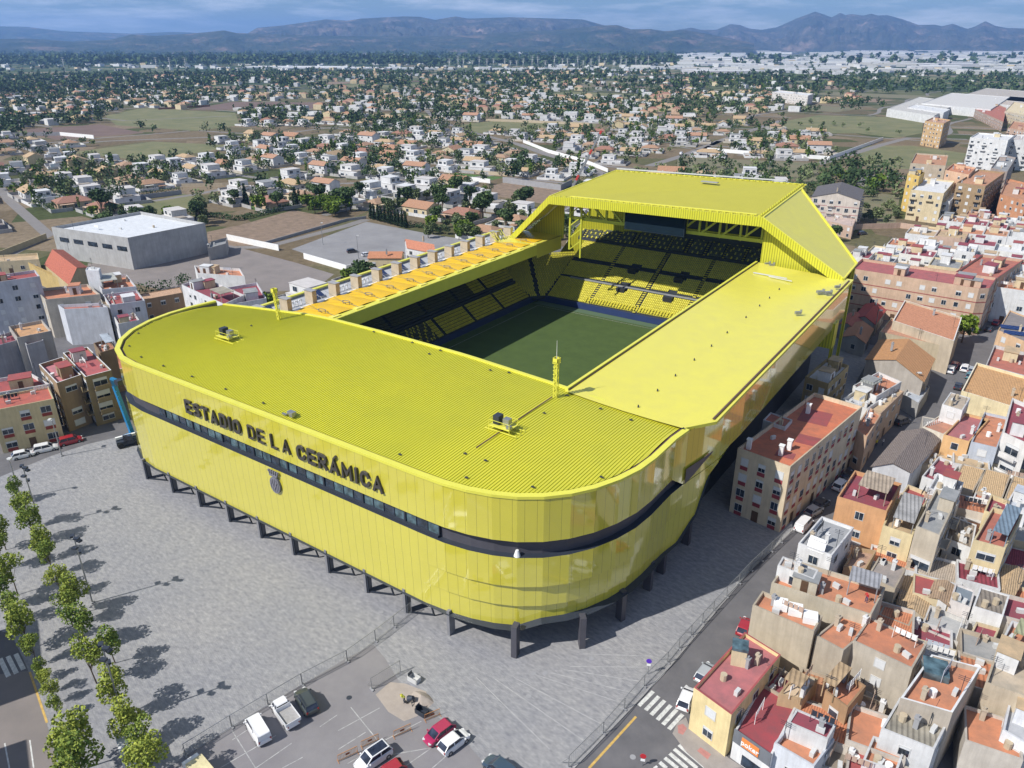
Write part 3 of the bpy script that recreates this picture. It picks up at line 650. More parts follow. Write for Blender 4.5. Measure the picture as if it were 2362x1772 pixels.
# ---- end stand: high roof, sloping cheeks, truss, screen
A = (-54, 186.3, 36.6); A2 = (-54.5, 226, 39); Cc = (-115.3, 187.0, 35.4); D = (-111, 219.5, 39)
FR = (-33.2, 186.2, 24.7); ER = (-33.4, 200.5, 25.2); GL = (-131.5, 190.5, 20.8); GL2 = (-133, 200, 21)
M_end = mat('matt_yellow_deck', (0.43, 0.395, 0.038), .6, .04, .2)
m = MB()
n = 8
def lerp(a, b, t): return tuple(a[i]+(b[i]-a[i])*t for i in range(3))
m.quad(Cc, A, A2, D); top = m.build('high_roof', M_end, ST)
m = MB(); m.quad(A, FR, ER, lerp(A, A2, .86)); m.build('sloping_roof', M_sheet, ST)
m = MB(); m.quad(D, GL2, GL, Cc); m.build('sloping_roof', M_sheet, ST)
m = MB(); ft = 2.3
def fas(a, b, h, y=-.25, t=.5):
    a = Vector(a)+Vector((0, y, .15)); b = Vector(b)+Vector((0, y, .15)); dz = Vector((0, 0, -h)); dy = Vector((0, t, 0))
    m.quad(a+dz, b+dz, b, a); m.quad(a, b, b+dy, a+dy); m.quad(b+dz, a+dz, a+dz+dy, b+dz+dy); m.quad(b+dz+dy, a+dz+dy, a+dy, b+dy)
fas(Cc, A, ft); fas(A, FR, ft); fas(GL, Cc, ft); m.build('front_fascia', stripes('ribbed_fascia', (0.60, 0.58, 0.04), (1, 0, 0), .62, .2, .55, .4, .04, soft=.2), ST)
m = MB(); m.bar((Cc[0]+6, Cc[1]+1.6, Cc[2]+.35), (A[0]-2, A[1]+1.6, A[2]+.35), .25); m.bar((Cc[0]+6, Cc[1]+2.2, Cc[2]+.3), (A[0]-2, A[1]+2.2, A[2]+.3), .2)
m.bar(lerp(A, A2, .02), lerp(A, A2, .9), .35); m.bar(Vector(A)+Vector((0, 0, .1)), Vector(FR)+Vector((0, 0, .15)), .35); m.bar(lerp(A, A2, .86), ER, .5); m.bar(FR, ER, .4); m.bar(A2, D, .3); m.bar(Cc, D, .3)
m.build('roof_edge_trim', M_trim, ST)
m = MB()
for i in range(34):
    t = i/33; p = lerp((Cc[0]+1, Cc[1]+.9, Cc[2]+.15), (A[0]-1, A[1]+.9, A[2]+.15), t); m.box(p, (.9, .35, .25))
    p = lerp((A[0]-.9, A[1]+1, A[2]+.25), (A2[0]-.9, A2[1]-1, A2[2]+.25), t); m.box(p, (.6, .5, .3))
    p = lerp((D[0]+1, D[1]-.6, D[2]+.15), (A2[0]-1, A2[1]-.6, A2[2]+.15), t); m.box(p, (.8, .3, .25))
m.build('edge_brackets', M_rib, ST)
m = MB(); m.bar((D[0], D[1]+.5, D[2]+.5), (A2[0]-6, A2[1]+.5, A2[2]+.5), .35); m.build('back_rail', M_frame, ST)
m = MB(); x, y = U(1500+605/4.424, 380+188/4.424, 38.6); m.box((x, y, 38.9), (5, 1.2, .25)); m.build('roof_hatch', M_conc, ST)
# cheek walls facing the pitch
m = MB(); yw = 190.0
m.poly([(-54.2, yw, 20), (-33.2, yw, 22), (-33.2, yw, 24.6), (-54.2, yw, 36.6)]); m.poly([(-54.2, yw, 19), (-54.2, yw, 36.6), (-54.2, 225, 38.3), (-54.2, 225, 12)]); m.build('cheek_wall', M_rib, ST)
m = MB(); m.poly([(-131.8, 201, 20.0), (-118.4, 201, 20.0), (-118.4, 201, 32.0), (-131.8, 201, 20.6)]); m.build('cheek_wall', M_rib, ST)
m = MB(); m.quad((WX0+.2, 180, WZ+.3), (WX0+.2, 201, WZ+.3), (-133, 201, WZ+.3), (-133, 184, WZ+.3)); m.box((WX0+.02, 194, WZ-1.7), (.44, 14, 4.0)); m.build('corner_plate', M_sheet, ST)
# back walls of the end stand, with an added corner wall that blocks daylight
m = MB(); m.quad((-140, 225.5, 0), (-54.8, 225.5, 0), (-54.8, 225.5, 38.6), (-111, 219.6, 38.6)); m.quad((-54.8, 225.5, 13), (-34, 199.5, 15), (-34, 199.5, 24.6), (-55, 217.5, 37.5)); m.quad((-54.8, 225.5, 0), (-55, 217.5, 37.5), (-55, 217.5, 38.3), (-54.8, 225.5, 38.6)); m.quad((-140, 193, 0), (-140, 225.5, 0), (-133, 220, 21), (-133, 193, 20.5)); m.build('back_wall', M_rib, ST)
for (x, y) in ((-33.2, 187), (-33.6, 199)):
    m = MB(); m.bar((x, y, 0), (x, y, 24.3), .7); m.build('corner_column', M_rib, ST)
m = MB(); m.box((-33.5, 176, 14.4), (5, 3.5, 6)); m.build('corner_bracket', M_rib, ST)
# truss bay
m = MB(); yt = 191.5; zt, zb_ = 34.2, 29.2
M_tr = mat('yellow_truss_steel', (.50, .50, .04), .5, .1)
m.bar((-110, yt, zb_), (-54.5, yt, zb_+.6), .9); m.bar((-110, yt, zt), (-54.5, yt, zt+.9), .7)
for i in range(11):
    x = -110+i*5.5
    m.bar((x, yt, zb_), (x, yt, zt+.5), .5); m.bar((x, yt+5, zb_-.6), (x, yt+5, zt+.5), .4)
    if i < 5: m.bar((x, yt, zt), (x+5.5, yt, zb_), .5)
    elif i < 10: m.bar((x+5.5, yt, zt), (x, yt, zb_), .5)
m.bar((-110, yt+5, zb_-.4), (-54.5, yt+5, zb_), .6); m.build('roof_truss', M_tr, ST)
m = MB(); m.quad((-120, 225.0, 15), (-54.9, 225.0, 15), (-54.9, 225.0, 38.0), (-112, 219.0, 38.0)); m.build('rear_shade_sheet', M_navy, ST)  # added dark sheet, stands in for the shade behind the truss
m = MB(); m.box((-83.5, yt-1.6, 31.3), (17.5, 1.2, 5.6)); sb = m.build('score_screen', mat('screen_housing', (.015, .025, .035), .8, .1, spec=.15), ST)
m = MB(); m.box((-83.5, yt-2.25, 31.3), (16.7, .08, 4.9)); m.build('display', mat('switched_off_display', (.008, .018, .028), .8, .08, spec=.1), sb, origin=ST['_o'])
m = MB(); m.bar((-110.2, yt-1, 20), (-110.2, yt-1, 34.5), .5); m.bar((-106.5, yt-1, 18), (-106.5, yt-1, 34.5), .45)
for k in range(4): m.bar((-110.2, yt-1, 20+k*3.5), (-106.5, yt-1, 23+k*3.5), .3)
m.build('lattice_column', M_tr, ST)
m = MB()
for k in range(7): m.bar((-131-.4*(k % 2), 183+k*.9, 20.7), (-133.5, 183+k*.9, 23.3), .15)
m.bar((-133.5, 183, 23.3), (-133.5, 189, 23.3), .2); m.bar((-133, 183, 22), (-133, 189, 22), .15); m.build('access_gantry', M_trim, ST)
# ---- tiers and seats
M_tier = mat('dark_blue_concrete_steps', (.035, .042, .055), .85, .15, .5)
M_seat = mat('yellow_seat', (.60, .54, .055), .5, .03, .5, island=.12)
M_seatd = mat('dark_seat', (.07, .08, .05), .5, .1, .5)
M_wall = mat('blue_pitch_wall', (.018, .035, .12), .6, .12, .3)
def tier(name, p0, p1, back, rows, rake, z0, depth=.8, aisles=(), gaps=(), extra=None, dark=None, up=None):
    """steps from p0-p1 (front edge) going back along `back`; seats as one stuff part"""
    p0 = Vector((*p0, 0)); p1 = Vector((*p1, 0)); e = (p1-p0); Ln = e.length; e.normalize(); bk = Vector((*back, 0)).normalized()
    st = MB(); se = MB(); sdk = MB(); singles = []
    for r in range(rows):
        a = p0+bk*(r*depth); b = p1+bk*(r*depth)
        w0 = extra[0]*r*depth if extra else 0; w1 = extra[1]*r*depth if extra else 0
        a = a-e*w0; b = b+e*w1; z = z0+rake*r; dz = Vector((0, 0, 1))
        st.quad(a+dz*(z-rake-.4), b+dz*(z-rake-.4), b+dz*z, a+dz*z); st.quad(a+dz*z, b+dz*z, b+bk*depth+dz*z, a+bk*depth+dz*z)
        s = 0.4; LL = (b-a).length
        while s < LL-.4:
            q = a+e*s; ok = all(abs(s-w0-x) > .65 for x in aisles)
            for (g0, g1, r0, r1) in gaps:
                if g0 <= s-w0 <= g1 and r0 <= r <= r1: ok = False
            if ok:
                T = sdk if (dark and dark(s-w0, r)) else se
                o = q+bk*.42+dz*(z+.12); w = e*.22
                n = len(T.v)
                T.v += [tuple(o-w-bk*.22+dz*.28), tuple(o+w-bk*.22+dz*.28), tuple(o+w+bk*.18+dz*.26), tuple(o-w+bk*.18+dz*.26), tuple(o+w+bk*.28+dz*.62), tuple(o-w+bk*.28+dz*.62), tuple(o-w-bk*.22), tuple(o+w-bk*.22)]
                T.f += [(n, n+1, n+2, n+3), (n+3, n+2, n+4, n+5), (n+6, n+7, n+1, n)]; T.m += [0]*3
            s += .56
    t = st.build(name, M_tier, ST)
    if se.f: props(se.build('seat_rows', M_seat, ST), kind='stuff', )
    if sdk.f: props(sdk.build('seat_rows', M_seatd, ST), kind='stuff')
AI = (14, 30, 46, 62)
tier('end_tier', (-121.6, 197), (-48, 199), (0, 1), 30, .46, 2.0, aisles=(14.5, 30, 45, 60), gaps=[(0, 90, 10, 10), (0, 90, 18, 19), (21, 24, 8, 11), (36.5, 39.5, 8, 11), (52, 55, 8, 11), (21, 24, 17, 20), (37, 40, 17, 20), (53, 56, 17, 20)])
tier('corner_tier', (-125.6, 193), (-121.6, 197), (-1, 1), 19, .52, 2.0, aisles=(2.8,), extra=(1, 1))
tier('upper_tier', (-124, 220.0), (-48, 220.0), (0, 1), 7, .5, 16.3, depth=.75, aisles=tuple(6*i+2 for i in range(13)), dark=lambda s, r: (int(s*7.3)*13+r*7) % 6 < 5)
for k in range(13):
    m = MB()
    for r in range(7): m.box((-122+6*k, 220.4+r*.75, 16.45+.5*r), (.55, .7, .12))
    m.build('aisle_steps', mat('yellow_step_paint', (.62, .55, .08), .7, .1), ST)
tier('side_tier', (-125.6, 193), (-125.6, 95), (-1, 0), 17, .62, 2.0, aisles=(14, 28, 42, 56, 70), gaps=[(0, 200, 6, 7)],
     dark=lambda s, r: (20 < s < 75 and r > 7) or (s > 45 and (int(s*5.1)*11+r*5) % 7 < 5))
tier('side_tier', (-55.5, 95), (-55.5, 195), (1, 0), 22, .6, 2.0, aisles=(20, 40, 60, 80))
tier('front_tier', (-50, 92), (-125, 92), (0, -1), 26, .62, 2.0, aisles=(15, 30, 45, 60))
m = MB()
for x in (-99.1, -83.6, -68.1):
    for (y, z) in ((204.0, 6.3), (211.2, 10.4)):
        m = MB(); m.box((x-.2, y+.9, z-.75), (2.8, 3.0, 2.2)); ex = m.build('stair_exit', M_navy, ST); m = MB(); m.box((x-.2, y-.63, z-.5), (2.2, .06, 1.5)); m.build('opening_shade', M_black, ex, origin=ST['_o'])  # black plate paints the dark of the exit onto a solid box
m = MB(); m.box((-83, 205.3, 6.82), (70, .7, .3)); m.build('walkway', mat('pale_walkway', (.25, .26, .28), .8), ST)
for x in (-107.1, -91.6, -76.6, -61.6):
    m = MB()
    for r in range(30): m.box((x, 197.9+r*.8, 2.12+.46*r), (.95, .75, .12))
    m.build('aisle_steps', mat('yellow_step_paint', (.62, .55, .08), .7, .1), ST)
m = MB(); m.box((-86, 196.7, .95), (80, .35, 2.1)); m.box((-125.3, 144, .85), (.35, 104, 1.9)); m.box((-55.8, 144, .85), (.35, 104, 1.9)); m.box((-90, 92.4, .85), (76, .35, 1.9)); m.build('pitch_wall', M_wall, ST)
M_pitch = mat('mown_pitch_grass', (.072, .108, .034), .95, .07, .25, spec=.1, col2=(.060, .092, .031))
m = MB(); m.quad((-139.5, 75, 22.4), (-36, 75, 22.4), (-36, 94.8, 22.6), (-139.5, 94.8, 22.6)); m.quad((-114, 191, 34.9), (-54.8, 191, 36), (-55, 224.5, 38.4), (-110, 218.5, 38.4)); m.quad((-138, 96, 19.2), (-120, 96, 19.2), (-120, 189, 19.2), (-138, 189, 19.2)); m.build('added_dark_ceiling', M_navy, ST)  # unseen dark ceilings, added to cut bounce light in the stands
sheet('pitch', [(-125, 92.6), (-56, 92.6), (-56, 196.5), (-125, 196.5)], .16, M_pitch)
sheet('pitch_border', [(-124, 193.0), (-57, 193.8), (-57, 196.3), (-124, 196.3)], .166, mat('artificial_turf', (.08, .13, .075), .95, .05))
for (x0, y0, x1, y1) in [(-121.8, 92.8, -121.8, 192), (-121.8, 192, -60, 192.7)]: line('pitch_line', (x0, y0), (x1, y1), .12, .168, M_paint2)
# seats one can pick out: the sunlit front row of the end stand
seat = MB(); seat.box((0, 0, .30), (.44, .42, .07)); seat.box((0, .2, .55), (.44, .08, .45)); seat.box((0, -.18, .15), (.3, .06, .28))
s0 = seat.build('seat', M_seat, ST, origin=(0, 0, 0))
cnt = 0
for r in range(2):
    for k in range(49):
        x = -108+k*.95; 
        o = s0 if cnt == 0 else s0.copy()
        if cnt: C.objects.link(o)
        o.parent = ST; o.location = (x+85, 197.25+.03*(x+124)-130+r*.8-.15, 2.1+r*.46+.35); cnt += 1
# ---- masts, platforms on the roof
def mast(x, y, z, h, lean=0.0, aerial=True):
    m = MB(); w = .24
    for sx, sy in ((-1, -1), (1, -1), (1, 1), (-1, 1)): m.bar((x+sx*w, y+sy*w, z), (x+sx*w+lean, y+sy*w, z+h), .12)
    k = 0
    while k*.62 < h-.5:
        zz_ = z+k*.62; l = lean*k*.62/h; s = 1 if k % 2 else -1
        m.bar((x-w+l, y-s*w, zz_), (x+w+l, y-s*w, zz_), .12); m.bar((x-w+l, y-w, zz_), (x+w+l, y-w, zz_+.6), .1); m.bar((x-w+l, y+w, zz_), (x-w+l, y-w, zz_+.6), .1); m.bar((x-w-.35+l, y, zz_), (x-w+l, y, zz_), .1); k += 1
    o = m.build('lattice_mast', M_trim, ST)
    m = MB()
    for sx, sy in ((-1, 0), (1, 0), (0, -1), (0, 1)): m.box((x+lean+sx*.45, y+sy*.45, z+h+.1), (.1 if sx else 1.0, .1 if sy else 1.0, .6))
    m.box((x+lean, y, z+h-.4), (.95, .95, .1)); m.build('mast_head', M_trim, o, origin=ST['_o'])
    if aerial: m = MB(); m.cyl((x+lean, y, z+h+.3), (x+lean, y, z+h+3.2), .06, .03, 6); m.build('aerial', M_frame, o, origin=ST['_o'])
mast(-54.6, 91.6, 25.0, 6.2); mast(-118.0, 90.8, 25.0, 6.3, -.5, False)
def platform(x, y, z, s, full=True):
    m = MB()
    for a in (-1, 1):
        for b in (-1, 1): m.bar((x+a*s*1.6, y+b*s, z-.2), (x+a*s*1.6, y+b*s, z+1.6), .07)
    for b in (-1, 1): m.bar((x-s*1.6, y+b*s, z+1.6), (x+s*1.6, y+b*s, z+1.6), .06); m.bar((x-s*1.6, y+b*s, z+.7), (x+s*1.6, y+b*s, z+.7), .14)
    for a in (-1, 1): m.bar((x+a*s*1.6, y-s, z+1.6), (x+a*s*1.6, y+s, z+1.6), .06)
    m.box((x, y, z+.7), (s*3.2, s*2, .08))
    for k in range(3): m.bar((x-s*1.6-.7, y-s+k*s, z+.1), (x+s*1.6+1.2, y-s+k*s, z+.1), .12)
    p = m.build('service_platform', M_trim, ST)
    m = MB(); m.box((x-s*.8, y, z+1.45), (s*.9, s*1.1, 1.3)); m.build('ventilation_unit', M_navy, p, origin=ST['_o'])
    m = MB(); m.box((x+s*.5, y+.2, z+1.35), (s*.9, s*.8, .9)); m.box((x+s*1.3, y-s*.6, z+1.0), (s*.6, .6, .4)); m.build('ventilation_unit', M_steel, p, origin=ST['_o'])
def rzz(x, y): return rz(x, cl((y-yrim(x))/(yback(x)-yrim(x)), 0, 1))+.1
platform(-117.3, 78.3, rzz(-117.3, 78.3), 1.15); platform(-55.0, 78.0, rzz(-55, 78), 1.1)
m = MB(); z = rzz(-84, 64.4); m.box((-84, 64.6, z+.45), (1.3, .7, .5)); m.box((-83.3, 64.1, z+.6), (.6, .6, .7)); m.box((-84.9, 64.0, z+.25), (.9, .3, .2)); m.build('lifting_device', M_steel, ST)
m = MB(); m.bar((-54.9, 71.5, rzz(-54.9, 71.5)+.25), (-54.8, 90.8, rzz(-54.8, 90.8)+.2), .16, .12); m.build('cable_duct', M_gut, ST)
# ---- glass in the band
m = MB()
zt_, zl_ = B1-.02, B0+.35
X0, X1 = -118.0, -54.8; n = 32
for i in range(n):
    a = X0+(X1-X0)*i/n; b = X0+(X1-X0)*(i+1)/n
    g_ = MB(); g_.box(((a+b)/2, 62.3+.72, (zt_+zl_)/2), ((b-a)-.1, .06, zt_-zl_)); g_.build('window', M_glass2 if i % 3 else M_glass, ST)
    m.box((b, 62.3+.66, (zt_+zl_)/2), (.12, .12, zt_-zl_)); 
    if i % 4 == 1: m.box((a, 62.3+.6, (zt_+zl_)/2), (.3, .2, zt_-zl_))
m.box(((X0+X1)/2, 62.3+.55, B0+.2), (X1-X0, .4, .3)); m.build('window_mullions', M_navy, ST)
m = MB()
ii = min(range(N), key=lambda i: abs(RP[i][0]+44.5)+abs(RP[i][1]-64.7)); p = offp(ii, -.4); m.cyl((*p, B0), (*p, B0+.9), .45, .2, 10); m.build('beacon', M_white, ST)
# ---- columns and the glazed ground floor
cols = [(-110.1, 0), (-101.9, 0), (-93.6, 0), (-85.5, 0), (-77.5, 0), (-69.3, 0), (-61.5, 0), (-53.4, .2)]
M_colm = mat('grey_steel_column', (.20, .20, .215), .6, .12)
xs_c = [-126.6, -118.3]+[c[0] for c in cols]
for x in xs_c:
    m = MB(); m.box((x, 62.9, 2.2), (.45, 1.2, 4.3)); m.build('column', M_colm, ST)
    if x < -54:
        m = MB(); m.bar((x+.3, 62.6, .3), (x+3.9, 64.2, .3), .2); m.bar((x+.4, 62.55, .1), (x+.4, 62.55, 4), .18); m.bar((x+3.9, 64.2, .3), (x+3.9, 63.2, 4.4), .2); m.build('brace_frame', M_navy, ST)
m = MB(); m.box((-91, 62.9, 3.72), (72, .5, .3)); m.build('edge_beam', M_navy, ST)
for i_, (x, y) in enumerate([(-43.7, 64.5), (-37.2, 71.0), (-35.3, 78.8), (-34.9, 87.0), (-34.9, 91.8), (-34.6, 101)]):
    h = 5.3 if i_ < 5 else (12 if i_ == 5 else 17.6); m = MB(); m.box((x, y, h/2), (.8, 1.2, h), rot=[.2, .7, 1.2, 1.5][min(i_, 3)]); m.build('column', M_dark, ST)
m = MB(); inner = [(-136, 92), (-134, 80), (-126, 72.5), (-56, 70.5), (-47, 71.5), (-41.5, 77), (-40.5, 90), (-37.5, 104), (-37, 184)]
for a, b in zip(inner, inner[1:]): m.quad((*a, 0), (*b, 0), (*b, 6 if b[1] < 91 else 16), (*a, 6 if a[1] < 91 else 16))
m.build('ground_floor_wall', mat('charcoal_base_wall', (.05, .052, .06), .6, .1), ST)
m = MB()
for i_ in range(5): m.box((-58.5+i_*2.3, 69.0+.15*i_, 1.9), (2.0, .1, 3.4), rot=.05)
m.build('entrance_glazing', M_glass, ST)
# outer skin of the left end and front gap closure
m = MB(); m.quad((-141.2, 92.5, 0), (-141.2, 92.5, 23.3), (-119.5, 95.2, 24.5), (-119.5, 95.2, 0)); m.build('side_wall', M_rib, ST)
# ---- lettering
FONT = {
 'E': (1.0, [[(1, 0), (0, 0), (0, 1.6), (1, 1.6)], [(0, .82), (.88, .82)]]),
 'S': (1.0, [[(1, 1.33), (.82, 1.55), (.5, 1.6), (.18, 1.52), (.03, 1.24), (.16, .96), (.5, .82), (.86, .66), (.98, .36), (.82, .08), (.5, 0), (.16, .06), (0, .27)]]),
 'T': (1.0, [[(0, 1.6), (1, 1.6)], [(.5, 1.6), (.5, 0)]]),
 'A': (1.1, [[(0, 0), (.55, 1.6), (1.1, 0)], [(.2, .48), (.9, .48)]]),
 'D': (1.0, [[(0, 0), (0, 1.6), (.5, 1.6), (.82, 1.46), (1, 1.15), (1, .45), (.82, .14), (.5, 0), (0, 0)]]),
 'I': (.06, [[(.03, 0), (.03, 1.6)]]),
 'O': (1.05, [[(.52, 0), (.86, .1), (1.05, .42), (1.05, 1.18), (.86, 1.5), (.52, 1.6), (.18, 1.5), (0, 1.18), (0, .42), (.18, .1), (.52, 0)]]),
 'L': (.85, [[(0, 1.6), (0, 0), (.85, 0)]]),
 'C': (1.0, [[(1, 1.2), (.84, 1.5), (.5, 1.6), (.18, 1.5), (0, 1.18), (0, .42), (.18, .1), (.5, 0), (.84, .1), (1, .4)]]),
 'R': (1.0, [[(0, 0), (0, 1.6), (.6, 1.6), (.92, 1.46), (1, 1.2), (.9, .9), (.6, .76), (0, .76)], [(.5, .76), (1.02, 0)]]),
 'M': (1.25, [[(0, 0), (0, 1.6), (.62, .5), (1.25, 1.6), (1.25, 0)]]),
}
def ribbon(mb, P, w, X, Z, k, y, t):
    V = [Vector((p[0]*k, p[1]*k)) for p in P]; n = len(V); closed = (V[0]-V[-1]).length < 1e-6
    Ls, Rs = [], []
    for i in range(n):
        if closed and i in (0, n-1): d0 = (V[-1]-V[-2]).normalized(); d1 = (V[1]-V[0]).normalized()
        else:
            d0 = (V[i]-V[i-1]).normalized() if i else (V[1]-V[0]).normalized(); d1 = (V[i+1]-V[i]).normalized() if i < n-1 else d0
        n0 = Vector((-d0.y, d0.x)); n1 = Vector((-d1.y, d1.x)); mm = n0+n1; q = max(.45, 1+n0.dot(n1)); o = mm*(w/2/q)
        p = V[i].copy()
        if not closed and i == 0: p = p-d1*(w/2)
        if not closed and i == n-1: p = p+d0*(w/2)
        Ls.append(p+o); Rs.append(p-o)
    f = lambda p, yy: (X+p.x, yy, Z+p.y)
    for i in range(n-1):
        a, b, c, d = Ls[i], Ls[i+1], Rs[i+1], Rs[i]
        mb.quad(f(d, y), f(c, y), f(b, y), f(a, y)); mb.quad(f(a, y), f(b, y), f(b, y+t), f(a, y+t)); mb.quad(f(c, y), f(d, y), f(d, y+t), f(c, y+t)); mb.quad(f(a, y+t), f(b, y+t), f(c, y+t), f(d, y+t))
    if not closed:
        for a, b in ((Ls[0], Rs[0]), (Rs[-1], Ls[-1])): mb.quad(f(a, y), f(a, y+t), f(b, y+t), f(b, y))
M_let = mat('dark_metal_letters', (.055, .05, .045), .5, .1)
def word(txt, x0, x1, z, h, w):
    k = h/1.6; tot = sum(FONT[c][0]*k for c in txt.replace('Á', 'A')); gap = (x1-x0-tot)/(len(txt)-1); x = x0
    for c in txt:
        b = 'A' if c == 'Á' else c; mb = MB()
        for si, P in enumerate(FONT[b][1]): ribbon(mb, P, w, x, z, k, 61.95-.006*si, .3)
        if c == 'Á': ribbon(mb, [(.66, 1.86), (.90, 2.14)], w*.62, x, z, k, 61.93, .3)
        mb.build('letter', M_let, ST); x += FONT[b][0]*k+gap
word('ESTADIO', -107.6, -93.9, 19.75, 2.0, .44)
word('DE', -91.7, -88.2, 19.75, 2.05, .27); word('LA', -86.4, -82.4, 19.75, 2.05, .27)
word('CERÁMICA', -80.5, -63.9, 19.75, 2.05, .44)
# oval club crest with a crown
m = MB(); cx_, cz_ = -86.9, 12.9; k = 28
ring = [(cx_+1.15*math.cos(2*math.pi*i/k), cz_+1.45*math.sin(2*math.pi*i/k)) for i in range(k)]
m.poly([(p[0], 61.9, p[1]) for p in ring]); 
for i in range(k): a, b = ring[i], ring[(i+1) % k]; m.quad((a[0], 61.9, a[1]), (a[0], 62.2, a[1]), (b[0], 62.2, b[1]), (b[0], 61.9, b[1]))
M_crest = mat('grey_metal_crest', (.17, .17, .20), .45, .12, 1.5); cr_ = m.build('crest', M_crest, ST)
m = MB()
m.box((cx_, 61.95, cz_+1.72), (1.7, .3, .3))
for i in range(5): m.bar((cx_-.8+.4*i, 61.95, cz_+1.8), (cx_-1.0+.5*i, 61.95, cz_+2.35-.12*abs(i-2)*0), .2); m.box((cx_-1.0+.5*i, 61.95, cz_+2.4), (.28, .28, .28))
m.build('crown', M_crest, cr_, origin=ST['_o'])
m = MB()
for i in range(-2, 3): h = 1.25*math.sqrt(1-(i*.4/1.05)**2); m.box((cx_+i*.4, 61.86, cz_), (.1, .08, h*2-.3))
ribbon(m, [(-.55, .55), (0, -.6), (.55, .55)], .14, cx_, cz_, 1, 61.78, .08); m.build('crest_relief', mat('crest_relief_metal', (.23, .22, .25), .4), cr_, origin=ST['_o'])
# ------------------------------------------------------------------ town buildings
WH = (.66, .66, .66); CRM = (.62, .52, .34); BEI = (.46, .39, .30); PEA = (.60, .42, .29); YLW = (.64, .53, .32); GRY = (.36, .35, .34); BRN = (.27, .19, .12); PNK = (.50, .36, .28); LBL = (.45, .49, .56)
RED = (.33, .065, .06); DRED = (.25, .045, .065); ORG = (.50, .20, .105); TER = (.45, .22, .12); TAN = (.48, .34, .20); GR = (.27, .27, .27); DGR = (.13, .115, .11); WHR = (.62, .62, .62); RBR = (.40, .13, .09)
M_wood = mat('brown_door', (.10, .055, .03), .6, .15, 3)
def window_mb(mb, c, e, n, w, h, style):
    """c = centre on the wall, e = unit along, n = outward normal"""
    c = Vector(c); e = Vector((*e, 0)); n = Vector((*n, 0)); z = Vector((0, 0, 1)); d = .06
    def q(a0, a1, b0, b1, off, mi): o = c+n*off; mb.quad(o+e*a0+z*b0, o+e*a1+z*b0, o+e*a1+z*b1, o+e*a0+z*b1, mi)
    w2, h2 = w/2, h/2
    for (a0, a1, b0, b1) in ((-w2-.08, -w2, -h2-.1, h2+.08), (w2, w2+.08, -h2-.1, h2+.08), (-w2, w2, h2, h2+.08), (-w2, w2, -h2-.1, -h2)):
        q(a0, a1, b0, b1, d, 0)
    for (s) in (-1, 1): o = c+e*(s*(w2+.08)); mb.quad(o+z*(-h2-.1), o+n*d+z*(-h2-.1), o+n*d+z*(h2+.08), o+z*(h2+.08), 0)
    o = c+z*(h2+.08); mb.quad(o-e*(w2+.08), o+e*(w2+.08), o+e*(w2+.08)+n*d, o-e*(w2+.08)+n*d, 0)
    sh = style*h
    if sh > .02: q(-w2, w2, h2-sh, h2, .035, 2)
    if sh < h-.02: q(-w2, w2, -h2, h2-sh, .02, 1)
    if w > 1.1 and sh < h-.3: q(-.03, .03, -h2, h2-sh, .05, 0)
BN = [0]
